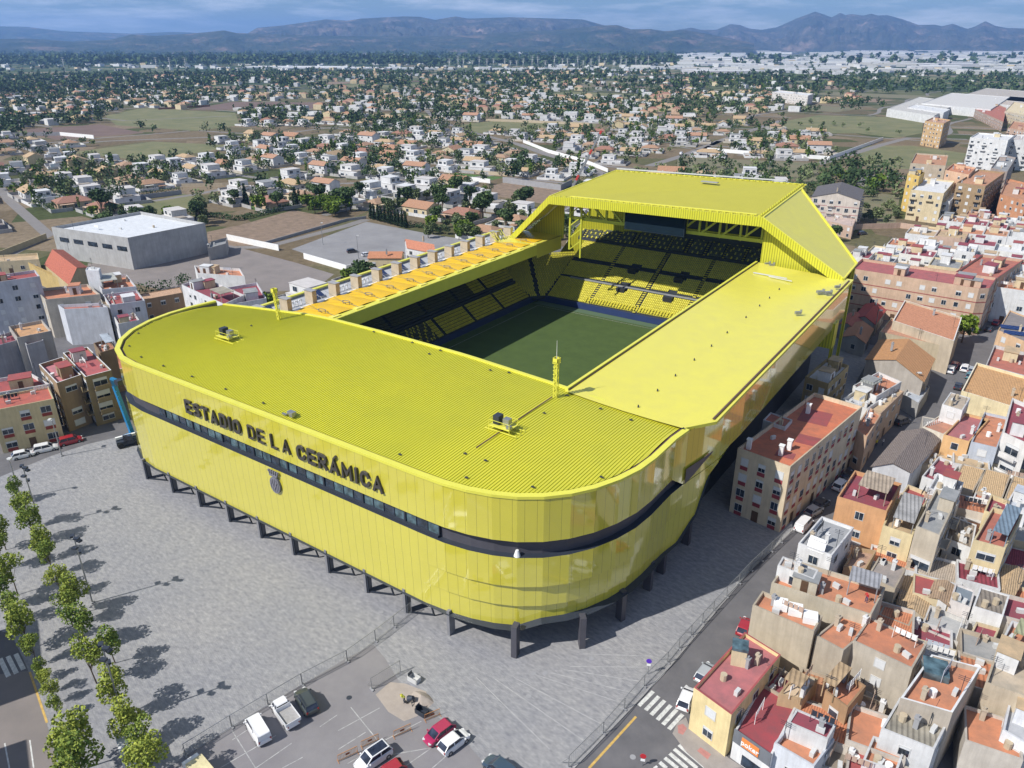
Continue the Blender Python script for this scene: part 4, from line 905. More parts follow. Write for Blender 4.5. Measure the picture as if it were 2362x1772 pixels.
def building(label, pts, H, wall=CRM, roof=RED, cat='house', name='house', par=.8, win=True, kind='flat', group=None, hut=1, chim=1, seed=None, floors=None, spacing=3.2, canopy=None, ww=1.2, wh=1.25, bands=None, balc=False, z0=0.0, over=None, antenna=True, wallroof=None, extra=None, noparts=False, panel=None):
    BN[0] += 1; R = random.Random(BN[0]*13+5 if seed is None else seed)
    p = ccw(pts); cx_ = sum(q[0] for q in p)/len(p); cy_ = sum(q[1] for q in p)/len(p)
    T = thing(name, label, cat, (cx_, cy_, z0), group)
    WM, RM = wallmat(wall), roofmat(roof, {'flat': 'flat', 'tile': 'tile', 'gable': 'tile', 'corr': 'corr', 'gablecorr': 'corr'}[kind])
    k = len(p); mb = MB(); e_long = max(range(k), key=lambda i: (Vector(p[(i+1) % k])-Vector(p[i])).length)
    if kind in ('gable', 'gablecorr') and k == 4:
        i0 = e_long; a, b, c, d = [Vector(p[(i0+j) % 4]) for j in range(4)]   # a-b long eave
        rh = min(2.6, (c-b).length*.22); m1 = (b+c)/2; m2 = (d+a)/2
        mb.prism(p, 0, H, 0, top=False); mb.poly([(*b, H), (*c, H), (*m1, H+rh)]); mb.poly([(*d, H), (*a, H), (*m2, H+rh)])
        mb.build('wall', WM, T)
        rb_ = MB(); o = (b-a).normalized()*.25; s = (a-d).normalized()*.35; t = .14
        for (u0, u1) in ((a, b), (c, d)):
            s1 = s if u0 == a else -s
            P0, P1 = u0+s1-(o if u0 == a else -o), u1+s1+(o if u0 == a else -o); M0, M1 = (m2-o, m1+o) if u0 == a else (m1+o, m2-o)
            ez = H-.08
            rb_.quad((*P0, ez+t), (*P1, ez+t), (*M1, H+rh+t), (*M0, H+rh+t)); rb_.quad((*P0, ez), (*P1, ez), (*P1, ez+t), (*P0, ez+t))
            rb_.quad((*P0, ez), (*P0, ez+t), (*M0, H+rh+t), (*M0, H+rh)); rb_.quad((*M1, H+rh), (*M1, H+rh+t), (*P1, ez+t), (*P1, ez)); rb_.quad((*P1, ez), (*P0, ez), (*M0, H+rh), (*M1, H+rh))
        ro = rb_.build('roof', RM, T); zr = H+rh
    else:
        mb.prism(p, 0, H+par, 0, top=False)
        if par > .05:
            ip = inset(p, .22)
            for i in range(k):
                j = (i+1) % k
                mb.quad((*p[i], H+par), (*p[j], H+par), (*ip[j], H+par), (*ip[i], H+par), 1); mb.quad((*ip[i], H+par), (*ip[j], H+par), (*ip[j], H), (*ip[i], H))
            mb.build('wall', [WM, wallmat(wallroof) if wallroof else wallmat(tuple(x*.78 for x in wall))], T)
            rb_ = MB(); rb_.poly([(*q, H) for q in ip]); ro = rb_.build('roof', RM, T)
        else:
            mb.build('wall', WM, T); rb_ = MB(); rb_.prism([tuple(Vector(q)+(Vector(q)-Vector((cx_, cy_))).normalized()*.25) for q in p], H, H+.18, 0, bot=True); ro = rb_.build('roof', RM, T)
        zr = H
    # openings on the sides the street or the courtyards see
    nf = floors or max(1, int(round(H/3.1))); fh = H/nf
    for i in range(k):
        a = Vector(p[i]); b = Vector(p[(i+1) % k]); d = b-a; Ln = d.length
        if Ln < 2.4: continue
        e = d/Ln; n = Vector((e.y, -e.x)); mid = (a+b)/2
        if n.dot(-mid) <= 0: continue       # far side: nothing of it shows in the photo
        front = (win is True) or (isinstance(win, (list, tuple)) and i in win)
        if win is False: continue
        if win == 'street' and i != e_long and (i+2) % k != e_long: continue
        nc = max(1, int(Ln/spacing)); st = Ln/nc
        if noparts: continue
        for f in range(nf):
            if bands and f > 0:
                bb = MB(); o = n*.05; bb.quad((*(a+o), f*fh-.15), (*(b+o), f*fh-.15), (*(b+o), f*fh+.1), (*(a+o), f*fh+.1)); bb.build('string_course', wallmat(bands), T)
            for c in range(nc):
                if R.random() < .10 and nf > 1: continue
                q = a+e*(st*(c+.5)); zc = f*fh+fh*.54
                if f == 0 and c % 3 == 1:
                    w_ = MB(); o = Vector((*(q+n*.04), 0)); e3 = Vector((*e, 0)); w_.quad(o-e3*.6, o+e3*.6, o+e3*.6+Vector((0, 0, 2.2)), o-e3*.6+Vector((0, 0, 2.2))); w_.build('door', M_wood, T); continue
                if balc and c % 2 == (i % 2) and f > 0:
                    w_ = MB(); window_mb(w_, (*q, zc-.15), e, n, ww*1.2, wh*1.5, R.choice([0, .3, .6])); w_.build('window', [M_frame, M_glass, M_shut], T)
                    w_ = MB(); rr = math.atan2(e.y, e.x); cc = q+n*.55; w_.box((*cc, f*fh+.0), (min(st*.9, 3), 1.1, .16), rot=rr); cc = q+n*1.05; w_.box((*cc, f*fh+.5), (min(st*.9, 3), .1, 1.0), rot=rr)
                    w_.build('balcony', WM, T); continue
                if panel:
                    w_ = MB(); o = Vector((*(q+n*.05), 0)); e3 = Vector((*e, 0)); hz_ = zc-wh/2-.12; w_.quad(o-e3*ww*.5+Vector((0, 0, hz_-.75)), o+e3*ww*.5+Vector((0, 0, hz_-.75)), o+e3*ww*.5+Vector((0, 0, hz_)), o-e3*ww*.5+Vector((0, 0, hz_))); w_.build('spandrel', wallmat(panel), T)
                w_ = MB(); window_mb(w_, (*q, zc), e, n, ww*R.uniform(.85, 1.1), wh, R.choice([0, 0, .25, .5, 1.0, 1.0])); w_.build('window', [M_frame, M_glass, M_shut], T)
    # things fixed on the roof
    al = Vector(p[(e_long+1) % k])-Vector(p[e_long]); L1 = al.length; al /= L1; ac = Vector((-al.y, al.x)); rot = math.atan2(al.y, al.x)
    wd = max(2.5, abs(area(p))/L1); o0 = Vector((cx_, cy_))
    if kind in ('flat', 'corr') and not noparts:
        for h_ in range(hut):
            s = R.choice([-1, 1]); q = o0+al*(s*L1*R.uniform(.15, .3))+ac*(wd*R.uniform(-.2, .22)); hw, hd, hh = R.uniform(2.2, min(4.5, L1*.4)), R.uniform(2.0, min(3.4, wd*.55)), R.uniform(2.0, 2.6)
            w_ = MB(); w_.box((*q, H+hh/2+.01), (hw, hd, hh), rot=rot); ht = w_.build('stair_hut', wallmat(R.choice([WH, WH, wall, CRM])), T)
            w_ = MB(); w_.box((*q, H+hh+.08), (hw+.3, hd+.3, .14), rot=rot); w_.build('roof', roofmat(R.choice([DRED, RED, TAN, GR, WHR, roof])), ht, origin=T['_o'])
            w_ = MB(); cc = q-ac*(hd/2+.03)*(1 if ac.y > 0 else -1); w_.box((*cc, H+1.0), (.9, .05, 1.9), rot=rot); w_.build('door', M_wood, ht, origin=T['_o'])
        if canopy:
            q = o0+al*(L1*canopy[0])+ac*(wd*canopy[1]); w_ = MB(); w_.box((*q, H+2.5), (L1*canopy[2], wd*canopy[3], .12), rot=rot)
            for s1 in (-1, 1):
                for s2 in (-1, 1): cc = q+al*(s1*L1*canopy[2]*.45)+ac*(s2*wd*canopy[3]*.45); w_.bar((*cc, H), (*cc, H+2.5), .12)
            w_.build('canopy', roofmat(canopy[4], 'corr'), T)
        for c_ in range(R.randint(1, 4)):      # clutter: tanks, boxes, air-conditioning units
            q = o0+al*(L1*R.uniform(-.38, .38))+ac*(wd*R.uniform(-.35, .35))
            w_ = MB()
            u_ = R.random()
            if u_ < .22:
                for s_ in (-1, 1): w_.bar((*(q+al*s_*1.3), H), (*(q+al*s_*1.3), H+1.9), .06)
                w_.bar((*(q-al*1.3), H+1.8), (*(q+al*1.3), H+1.8), .03)
                for s_ in range(4): qq = q+al*(-1.0+s_*.62); w_.box((*qq, H+1.4), (.5, .04, .75), rot=rot)
                w_.build('washing_line', R.choice([M_white, wallmat(LBL), wallmat(PNK), M_navy]), T); continue
            if u_ < .5: w_.cyl((*q, H), (*q, H+.9), .4, .4, 9); w_.build('water_tank', R.choice([M_white, M_beige]), T)
            else: w_.box((*q, H+.35), (.9, .45, .65), rot=rot+R.uniform(-.4, .4)); w_.build('cooling_unit', M_frame, T)
    for c_ in range(0 if noparts else chim):
        q = o0+al*(L1*R.uniform(-.42, .42))+ac*(wd*R.uniform(-.4, .4)); w_ = MB(); w_.box((*q, zr+.5), (.5, .5, 1.7), rot=rot); w_.box((*q, zr+1.5), (.65, .65, .12), rot=rot); w_.cyl((*q, zr+1.5), (*q, zr+1.85), .16, .16, 7); w_.build('chimney', R.choice([wallmat(WH), M_conc, wallmat(BEI)]), T)
    if antenna and not noparts and R.random() < .6:
        q = o0+al*(L1*R.uniform(-.45, .45))+ac*(wd*.42); w_ = MB(); w_.bar((*q, zr), (*q, zr+3.2), .06)
        for s in range(3): w_.bar((q.x-.6, q.y, zr+3.0-.25*s), (q.x+.6, q.y, zr+3.0-.25*s), .035)
        w_.build('aerial', M_navy, T)
    BLOCK.append([tuple(q) for q in p])
    if extra: extra(T, H, p)
    return T
def P3(reg, z, A, B, Cc, D=None):
    a = Vector(G(reg, *A, z)); b = Vector(G(reg, *B, z)); c = Vector(G(reg, *Cc, z))
    d = Vector(G(reg, *D, z)) if D else b+c-a
    return [tuple(a), tuple(b), tuple(d), tuple(c)]
def bd(label, reg, H, A, B, Cc, D=None, **kw): return building(label, P3(reg, H+kw.get('par', .8)*.5, A, B, Cc, D), H, **kw)
# --- south-east block (nearest, right)
def corner_extra(T, H, p):
    m = MB(); q = Vector(G('9', 400, 900, H+2)); m.box((*q, H+1.2), (1.7, 1.7, 2.4), rot=.3); h_ = m.build('stair_hut', wallmat(CRM), T)
    m = MB(); m.box((*q, H+2.6), (1.9, 1.9, .35), rot=.3); m.build('glazed_lid', M_glass2, h_, origin=T['_o'])
bd('yellow two storey corner house with dusty red roof terrace beside the zebra crossing', '9', 6.2, (345, 1330), (105, 1155), (660, 945), wall=(.74, .60, .32), roof=(.40, .13, .135), par=.5, hut=0, chim=2, name='corner_house', wallroof=(.36, .09, .09), extra=corner_extra)
def shop_extra(T, H, p):
    a, b = Vector(p[0]), Vector(p[0])
    best = None
    for i in range(4):
        u, v = Vector(p[i]), Vector(p[(i+1) % 4]); n = Vector(((v-u).y, -(v-u).x)).normalized()
        if n.y < -.5: best = (u, v, n)
    u, v, n = best; e = (v-u).normalized(); Ln = (v-u).length; ang = math.atan2(e.y, e.x)
    m = MB(); c = (u+v)/2+n*.06; m.box((*c, H-.3), (Ln, .1, 1.9), rot=ang); m.build('grey_fascia', wallmat((.16, .17, .19)), T)
    m = MB(); c = u+e*(Ln*.47)+n*.16; m.box((*c, H-.35), (Ln*.46, .1, 1.25), rot=ang); s = m.build('shop_sign', mat('orange_sign_board', (.80, .24, .06), .5, .03), T)
    # white lettering on the sign
    cu = bpy.data.curves.new('sign', 'FONT'); cu.body = 'poker'; cu.size = .92; cu.extrude = .02; cu.align_x = 'CENTER'; cu.align_y = 'CENTER'; cu.offset = .02
    tmp = bpy.data.objects.new('tmp', cu); C.objects.link(tmp); dg = bpy.context.evaluated_depsgraph_get(); me = bpy.data.meshes.new_from_object(tmp.evaluated_get(dg)); bpy.data.objects.remove(tmp); bpy.data.curves.remove(cu)
    me.name = 'lettering'; lo = bpy.data.objects.new('lettering', me); C.objects.link(lo); me.materials.clear(); me.materials.append(M_white)
    q = c+n*.08; me.transform(Matrix.Translation((q.x-T['_o'][0], q.y-T['_o'][1], H-.38)) @ Matrix.Rotation(ang, 4, 'Z') @ Matrix.Rotation(math.pi/2, 4, 'X')); lo.parent = s
    m = MB(); c = u+e*(Ln*.55)+n*.05; m.box((*c, .95), (Ln*.5, .08, 1.5), rot=ang); m.build('shop_window', M_glass, T)
bd('low white shop with dark red flat roof and orange sign beside the yellow corner house', '9', 4.0, (600, 1590), (365, 1425), (765, 1262), wall=(.70, .70, .70), roof=(.30, .05, .06), par=.3, hut=0, chim=0, win=False, name='shop', cat='shop', extra=shop_extra)
bd('narrow house with dark red roof strip between the yellow corner house and the blank wall', '9', 3.6, (690, 1230), (545, 1145), (780, 1105), wall=BEI, roof=DRED, hut=0, chim=0, win=False)
bd('white rear house with orange tiled terrace left of the gravel roof at the bottom edge', '9', 4.6, (870, 1665), (615, 1515), (1000, 1490), wall=(.62, .64, .68), roof=ORG, hut=0, chim=0, name='terrace_house')
bd('white wash house with red lid roof above the orange terrace', '9', 6.8, (960, 1480), (705, 1370), (1012, 1388), wall=WH, roof=DRED, hut=0, chim=1, par=.15, floors=1, z0=0)
bd('small house with cream roof patch and ribbed brown canopy under the blank beige wall', '9', 5.6, (800, 1225), (645, 1190), (900, 1090), wall=TAN, roof=(.58, .44, .30), hut=0, par=.2, canopy=(.3, 0, .5, .8, TAN), win=False)
bd('orange terrace house with striped white awning and brown ribbed lean-to', '9', 6.0, (1085, 1290), (940, 1180), (1200, 1150), wall=(.40, .25, .14), roof=ORG, hut=0, canopy=(-.1, .35, .9, .5, TAN), name='terrace_house')
bd('large house with wide burnt orange roof and rooflight, white parapet all round', '9', 9.0, (1752, 1320), (1420, 1225), (1932, 1030), wall=(.48, .42, .35), roof=ORG, hut=0, chim=1, par=.7, wallroof=WH, win=False,
   extra=lambda T, H, p: [(lambda m, q: (m.box((*q, H+.5), (2.6, 2.8, .9), rot=.2), m.build('rooflight', M_glass2, T)))(MB(), Vector(G('9', 1640, 1050, H)))])
bd('grey lean-to house in front of the burnt orange roof, white lower front', '9', 7.2, (1640, 1545), (1300, 1410), (1745, 1335), wall=WH, roof=(.35, .32, .26), kind='corr', hut=0, par=.2, chim=1)
bd('beige rear wing with two shuttered windows under a weathered orange roof', '9', 8.2, (1500, 1030), (1120, 850), (1595, 865), wall=(.47, .42, .35), roof=(.45, .17, .09), hut=0, chim=1, par=.25, spacing=4)
bd('long blank walled beige house with white skylight boxes on its orange roof', '9', 8.6, (870, 800), (480, 630), (925, 700), wall=(.50, .43, .33), roof=ORG, hut=0, chim=1, win=False, par=.6,
   extra=lambda T, H, p: [(lambda m, q: (m.box((*q, H+.55), (1.7, 1.6, 1.0), rot=.25), m.build('skylight', M_white, T)))(MB(), Vector(G('9', x, y, H))) for x, y in ((655, 635), (750, 670), (845, 720))])
bd('orange roofed middle house between the skylight house and the rear wing', '9', 7.8, (1060, 915), (885, 820), (1260, 745), wall=(.46, .40, .32), roof=ORG, hut=0, chim=2, win=False, par=.3)
bd('house with cluttered orange terrace, grey canopy and long blank beige party wall', '9', 9.0, (1235, 695), (600, 490), (1325, 520), wall=(.52, .46, .36), roof=ORG, hut=1, chim=1, par=.7, win=False, canopy=(.33, .25, .3, .5, (.36, .36, .38)))
bd('white rooftop room with barred window on the street end of the orange terrace', '9', 11.0, (870, 460), (640, 370), (900, 400), wall=WH, roof=(.40, .30, .24), hut=0, par=.3)
def solar_h(T, H, p):
    m = MB(); q = Vector(G('9', 892, 235, H+.8)); m.quad((q.x-1.2, q.y-.7, H+.2), (q.x+1.2, q.y-.9, H+.2), (q.x+1.2, q.y+.1, H+1.4), (q.x-1.2, q.y+.3, H+1.4)); m.build('solar_heater', M_pv, T)
    m = MB(); m.cyl((q.x-1.1, q.y+.45, H+1.5), (q.x+1.1, q.y+.25, H+1.5), .3, .3, 9); m.build('water_tank', M_white, T)
bd('white cube house with flat grey roof and blue solar heater beside the fenced road', '9', 9.0, (985, 312), (772, 232), (1125, 132), wall=(.72, .72, .73), roof=(.30, .30, .31), hut=0, chim=2, par=.5, extra=solar_h, spacing=3.6)
bd('peach coloured house with fabric canopy over its dark red terrace', '6', 9.8, (1335, 1655), (1020, 1560), (1430, 1475), wall=(.62, .34, .17), roof=DRED, hut=0, par=.7, canopy=(0, -.1, .55, .6, (.46, .37, .28)), spacing=4)
bd('pale yellow house with bright yellow awning and grey canopied terrace', '9', 8.0, (1500, 190), (1308, 125), (1570, 5), wall=(.68, .57, .34), roof=TAN, hut=0, canopy=(0, .1, .9, .7, (.38, .37, .36)), spacing=4,
   extra=lambda T, H, p: [(lambda m, q: (m.box((*q, 4.6), (1.6, .9, .12)), m.build('awning', mat('yellow_awning', (.75, .62, .02), .6), T)))(MB(), Vector(G('9', 1385, 270, 4.6)))])
bd('beige house with two wide dark balconies and planted roof terrace', '9', 10.0, (1672, 190), (1520, 130), (1790, -60), wall=(.50, .44, .35), roof=GR, hut=1, balc=True, ww=2.2)
bd('low white house with ribbed roof in the shade of the balcony house', '9', 6.0, (1880, 262), (1710, 195), (1910, 110), wall=(.72, .72, .72), roof=(.30, .24, .18), kind='corr', par=.15, hut=0)
bd('yellow house with two big shuttered windows and blue-grey canopy', '9', 9.0, (2090, 272), (1885, 218), (2200, 55), wall=YLW, roof=RBR, hut=0, canopy=(0, -.2, .8, .5, (.20, .27, .34)), ww=2.0, spacing=3.6)
bd('old mossy tile roof shed below the grey canopy', '9', 3.6, (1585, 685), (1415, 612), (1628, 495), wall=BEI, roof=TAN, kind='gable', hut=0, chim=0, win=False)
bd('small tile roofed shed with tiny square window beside the balcony house', '9', 4.5, (1725, 600), (1610, 555), (1775, 495), wall=WH, roof=(.34, .24, .16), kind='gable', chim=0, hut=0)
bd('white hut with brown door and dark blue-grey flat roof', '9', 5.0, (1870, 640), (1740, 590), (1900, 530), wall=(.66, .62, .60), roof=(.16, .19, .22), hut=0, par=.3, chim=0)
bd('white house with black cross shaped vents and ribbed grey roof', '9', 5.5, (2080, 690), (1885, 630), (2120, 560), wall=(.74, .74, .74), roof=(.28, .24, .20), kind='corr', par=.15, hut=0, chim=0)
bd('low house with dark red patio and round cream urn', '9', 3.6, (1990, 915), (1835, 870), (2055, 775), wall=CRM, roof=DRED, hut=0, par=.5, win=False)
bd('low house with bare concrete roof beside the red patio', '9', 3.2, (1810, 880), (1550, 770), (1860, 730), wall=(.6, .58, .55), roof=(.40, .39, .38), hut=0, par=.6, win=False)
bd('cream canopy shed over dark patio between orange roof and balcony house', '9', 5.0, (1480, 755), (1285, 680), (1520, 670), wall=BEI, roof=(.45, .37, .28), kind='corr', par=.1, hut=0, win=False, chim=0)
bd('brown terrace house with weathered concrete lid behind the white cube house', '9', 6.5, (1390, 520), (1210, 440), (1460, 390), wall=BEI, roof=(.30, .25, .22), hut=0, par=.2, win=False)
bd('patio house with rolled green tarpaulins behind the white cube house', '9', 5.0, (1200, 400), (1060, 380), (1270, 280), wall=TAN, roof=(.42, .26, .18), hut=0, par=.6, win=False)
bd('big beige house with ochre terrace at the right edge', '9', 8.0, (2230, 1220), (1960, 1130), (2300, 960), wall=(.52, .44, .33), roof=(.44, .36, .27), hut=1, win=False)
bd('white house with orange clothes-line terrace at the right edge', '9', 8.5, (2260, 980), (2040, 905), (2340, 800), wall=WH, roof=ORG, hut=0, canopy=(0, 0, .5, .5, (.35, .36, .22)))
bd('white house with pale grey terrace at the bottom right corner', '9', 6.0, (2290, 1560), (2070, 1430), (2330, 1330), wall=(.72, .73, .76), roof=(.42, .42, .44), hut=1)
bd('low tile roofed house under the yellow house at the right edge', '9', 4.0, (2130, 560), (2010, 515), (2220, 400), wall=CRM, roof=TAN, kind='gable', hut=0, chim=0, win=False)
bd('small gravel topped house at the bottom edge', '9', 3.0, (1130, 1720), (900, 1640), (1200, 1560), wall=GRY, roof=(.22, .18, .14), hut=0, par=.2, win=False)
bd('low courtyard house with brown yard left of the gravel topped house', '9', 3.2, (1290, 1420), (1100, 1340), (1340, 1260), wall=BEI, roof=(.30, .20, .14), hut=0, par=.5, win=False)
bd('low white house with orange terrace at the bottom edge right of the gravel topped house', '9', 4.5, (1400, 1690), (1180, 1620), (1460, 1530), wall=WH, roof=ORG, hut=0, par=.6)
# --- apartment block beside the stadium
def apt_extra(T, H, p):
    ch = [(665, 1250), (718, 1215), (838, 985), (460, 1210)]
    for x, y in ch:
        q = Vector(G('6', x, y, H+1)); m = MB(); m.box((*q, H+.9), (.7, .7, 1.8)); m.box((*q, H+1.9), (.9, .9, .15)); m.build('chimney', M_white, T)
    for (x, y, w, d) in ((880, 1040, 5.2, 6), (840, 1190, 4, 3.6), (690, 1280, 3, 2.2)):
        q = Vector(G('6', x, y, H)); m = MB(); m.box((*q, H+.015), (w, d, .03), rot=1.62-1.57); m.build('roof_patch', roofmat((.28, .06, .06)), T)
APT = bd('four storey cream apartment block with burnt orange roof and white chimneys beside the stadium', '6', 12.0, (720, 1372), (385, 1250), (1180, 985), wall=(.64, .53, .38), roof=(.50, .15, .075), name='apartment_block', cat='apartment block', hut=0, chim=0, floors=4, spacing=2.6, ww=1.35, wh=1.35, panel=(.30, .05, .06), extra=apt_extra)
bd('white stair block with orange lid attached behind the cream apartment block', '6', 12.5, (690, 1110), (548, 1060), (735, 1060), wall=(.6, .6, .6), roof=(.42, .14, .09), hut=0, win=False, par=.2, chim=0)
bd('ochre house with white rooftop rooms in the stadium shade', '6', 8.5, (965, 840), (815, 792), (1095, 720), wall=(.44, .33, .16), roof=WHR, hut=2, spacing=2.2)
bd('white house with dark red lid roof and grey canopy behind the cream apartment block', '6', 8.0, (1270, 920), (1120, 850), (1430, 825), wall=WH, roof=ORG, hut=1, canopy=(.3, 0, .35, .5, (.33, .34, .32)))
bd('grey terrace house touching the end of the cream apartment block', '6', 7.0, (1210, 1000), (1050, 935), (1310, 930), wall=WH, roof=(.45, .46, .5), hut=1)
bd('long pinkish street house with windows along the sloping lane', '6', 7.0, (1290, 1030), (1185, 985), (1445, 880), wall=(.50, .36, .26), roof=TAN, hut=0, par=.3)
bd('pinkish three storey house beside the lane, next to the apartment block', '6', 7.5, (1210, 1175), (1130, 1120), (1300, 1030), wall=(.52, .36, .25), roof=ORG, hut=0, par=.4)
bd('old workshop hall with rusty ochre tile roof and blank grey wall', '6', 6.8, (1570, 800), (1208, 665), (1640, 660), wall=(.42, .38, .34), roof=(.46, .24, .11), kind='gable', name='workshop_hall', cat='workshop', hut=0, win=False)
bd('beige workshop hall with long plain front in the middle of the lane', '6', 6.5, (1745, 600), (1290, 500), (1800, 500), wall=(.48, .40, .28), roof=(.45, .22, .14), name='workshop_hall', cat='workshop', hut=0, win=False, par=.3)
bd('hall with long burnt orange tile roof between two white gables', '6', 8.5, (1765, 560), (1375, 430), (1815, 410), wall=(.50, .42, .32), wallroof=(.70, .68, .66), roof=(.52, .24, .14), kind='tile', name='workshop_hall', cat='workshop', hut=1, par=.5, win=False)
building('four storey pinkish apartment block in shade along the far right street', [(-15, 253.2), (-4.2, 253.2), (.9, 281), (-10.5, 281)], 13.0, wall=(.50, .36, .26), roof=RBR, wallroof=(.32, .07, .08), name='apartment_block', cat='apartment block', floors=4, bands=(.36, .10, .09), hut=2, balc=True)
building('long four storey pinkish apartment block with dark red parapet behind the workshops', [(-41.3, 239.8), (-7.5, 238.3), (-5.2, 240.2), (-4.4, 253), (-41, 254)], 13.0, wall=(.56, .40, .29), roof=(.36, .10, .10), wallroof=(.32, .07, .08), name='apartment_block', cat='apartment block', floors=4, bands=(.36, .10, .09), hut=5, spacing=3.0, balc=False)
bd('grey workshop yard house with low roof beside the ochre workshop', '6', 3.2, (1540, 960), (1440, 900), (1610, 850), wall=GRY, roof=(.40, .42, .46), hut=0, win=False, par=.4)
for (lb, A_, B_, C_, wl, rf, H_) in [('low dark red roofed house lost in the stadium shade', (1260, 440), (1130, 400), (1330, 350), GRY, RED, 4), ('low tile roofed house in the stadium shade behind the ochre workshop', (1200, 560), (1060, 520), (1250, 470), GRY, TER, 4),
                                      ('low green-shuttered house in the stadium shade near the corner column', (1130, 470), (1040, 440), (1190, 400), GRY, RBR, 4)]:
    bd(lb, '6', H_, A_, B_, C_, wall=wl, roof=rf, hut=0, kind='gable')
bd('large pale yellow hall with white roof band beside the parked cars', '6', 8.5, (2195, 1000), (1812, 880), (2262, 800), wall=(.70, .60, .38), roof=(.52, .30, .14), kind='tile', name='workshop_hall', cat='workshop', hut=0, win=False, par=.6, wallroof=(.72, .66, .52))
bd('grey white terraced house behind the pale yellow hall', '6', 8.0, (2230, 790), (1965, 720), (2270, 650), wall=(.52, .51, .5), roof=RBR, hut=1)
def pv(T, H, p):
    for k in range(2):
        for j in range(6):
            q = Vector(G('6', 2085+j*26+k*22, 462+k*36+j*3, H+.5)); m = MB(); m.quad((q.x-.8, q.y-.6, H+.2), (q.x+.8, q.y-.6, H+.2), (q.x+.8, q.y+.5, H+.8), (q.x-.8, q.y+.5, H+.8)); m.build('solar_panel', M_pv, T)
bd('peach house with brown roof carrying rows of solar panels', '6', 9.5, (2235, 570), (2045, 490), (2300, 430), wall=(.62, .42, .26), roof=(.22, .19, .18), hut=0, par=.3, extra=pv)
def pipes(T, H, p):
    for k in range(8):
        q = Vector(G('6', 1590+k*12, 1100-k*3+ (k*0), H)); m = MB(); m.bar((q.x, q.y, H), (q.x, q.y, H+1.0), .12); m.build('railing_post', M_white, T)
bd('corner house with brown tiled terrace and white pipe railings', '6', 7.0, (1700, 1155), (1568, 1105), (1850, 1045), wall=(.66, .60, .50), roof=(.42, .19, .12), hut=0, par=.3, extra=pipes)
bd('white rooftop room with beige lid beside the pipe railings', '6', 10.5, (1820, 1000), (1690, 960), (1870, 920), wall=WH, roof=(.42, .34, .26), hut=0, par=.1, chim=0)
bd('ochre fronted house with dark red roof and single white window', '6', 8.0, (1862, 1205), (1698, 1160), (1990, 1060), wall=(.68, .42, .20), roof=(.36, .12, .12), hut=0, par=.5, spacing=5)
bd('light blue fronted house with burnt orange roof', '6', 8.0, (2040, 1245), (1872, 1205), (2115, 1050), wall=LBL, roof=ORG, hut=0, par=.5, spacing=5)
bd('white house with stacked bow balconies and dark red roof', '6', 10.0, (2235, 1225), (2075, 1150), (2280, 990), wall=(.68, .67, .66), roof=DRED, hut=1, balc=True, ww=2)
bd('grey asphalt roofed hall with white front gable between two lanes', '6', 6.0, (1490, 1380), (1250, 1345), (1680, 1165), (1440, 1125), wall=(.66, .67, .70), roof=(.20, .165, .15), kind='gable', name='hall', cat='hall', hut=0, win=False, chim=0)
bd('low house with dark red patio behind the asphalt roofed hall', '6', 4.5, (1700, 1480), (1560, 1425), (1800, 1350), wall=WH, roof=DRED, hut=0, par=.6, win=False)
for (A_, B_, C_, lb) in [((1890, 1515), (1742, 1465), (1965, 1380), 'leftmost of three tan tile roofs right of the asphalt roofed hall'), ((2075, 1560), (1900, 1515), (2130, 1410), 'middle one of three tan tile roofs right of the asphalt roofed hall'), ((2240, 1600), (2085, 1560), (2290, 1450), 'rightmost of three tan tile roofs right of the asphalt roofed hall')]:
    bd(lb, '6', 5.5, A_, B_, C_, wall=BEI, roof=(.52, .36, .20), kind='tile', hut=0, par=.12, win=False, chim=0)
bd('white flat roofed house with stepped white rooftops near the tan tile roofs', '6', 8.0, (1775, 1570), (1600, 1505), (1825, 1470), wall=(.74, .74, .75), roof=WHR, hut=1)
bd('low house with dark red roof in front of the white stepped rooftops', '6', 6.5, (1765, 1640), (1590, 1590), (1800, 1585), wall=WH, roof=DRED, hut=0)
bd('small house with red patio and washing between peach and white houses', '6', 6.0, (1550, 1655), (1395, 1590), (1620, 1540), wall=CRM, roof=RED, hut=0, par=.7)
bd('narrow house with brick red roof beside the tan tile roofs', '6', 5.0, (2010, 1610), (1880, 1570), (2050, 1510), wall=WH, roof=(.46, .17, .10), hut=0, par=.4)
bd('white terraced house with pale blue-grey deck at the right edge', '6', 7.0, (2230, 1650), (2090, 1610), (2280, 1560), wall=(.74, .74, .76), roof=(.45, .47, .52), hut=1)
bd('cream house with dark red terrace left of the pale blue-grey deck', '6', 7.5, (2080, 1700), (1955, 1650), (2120, 1590), wall=YLW, roof=DRED, hut=0)
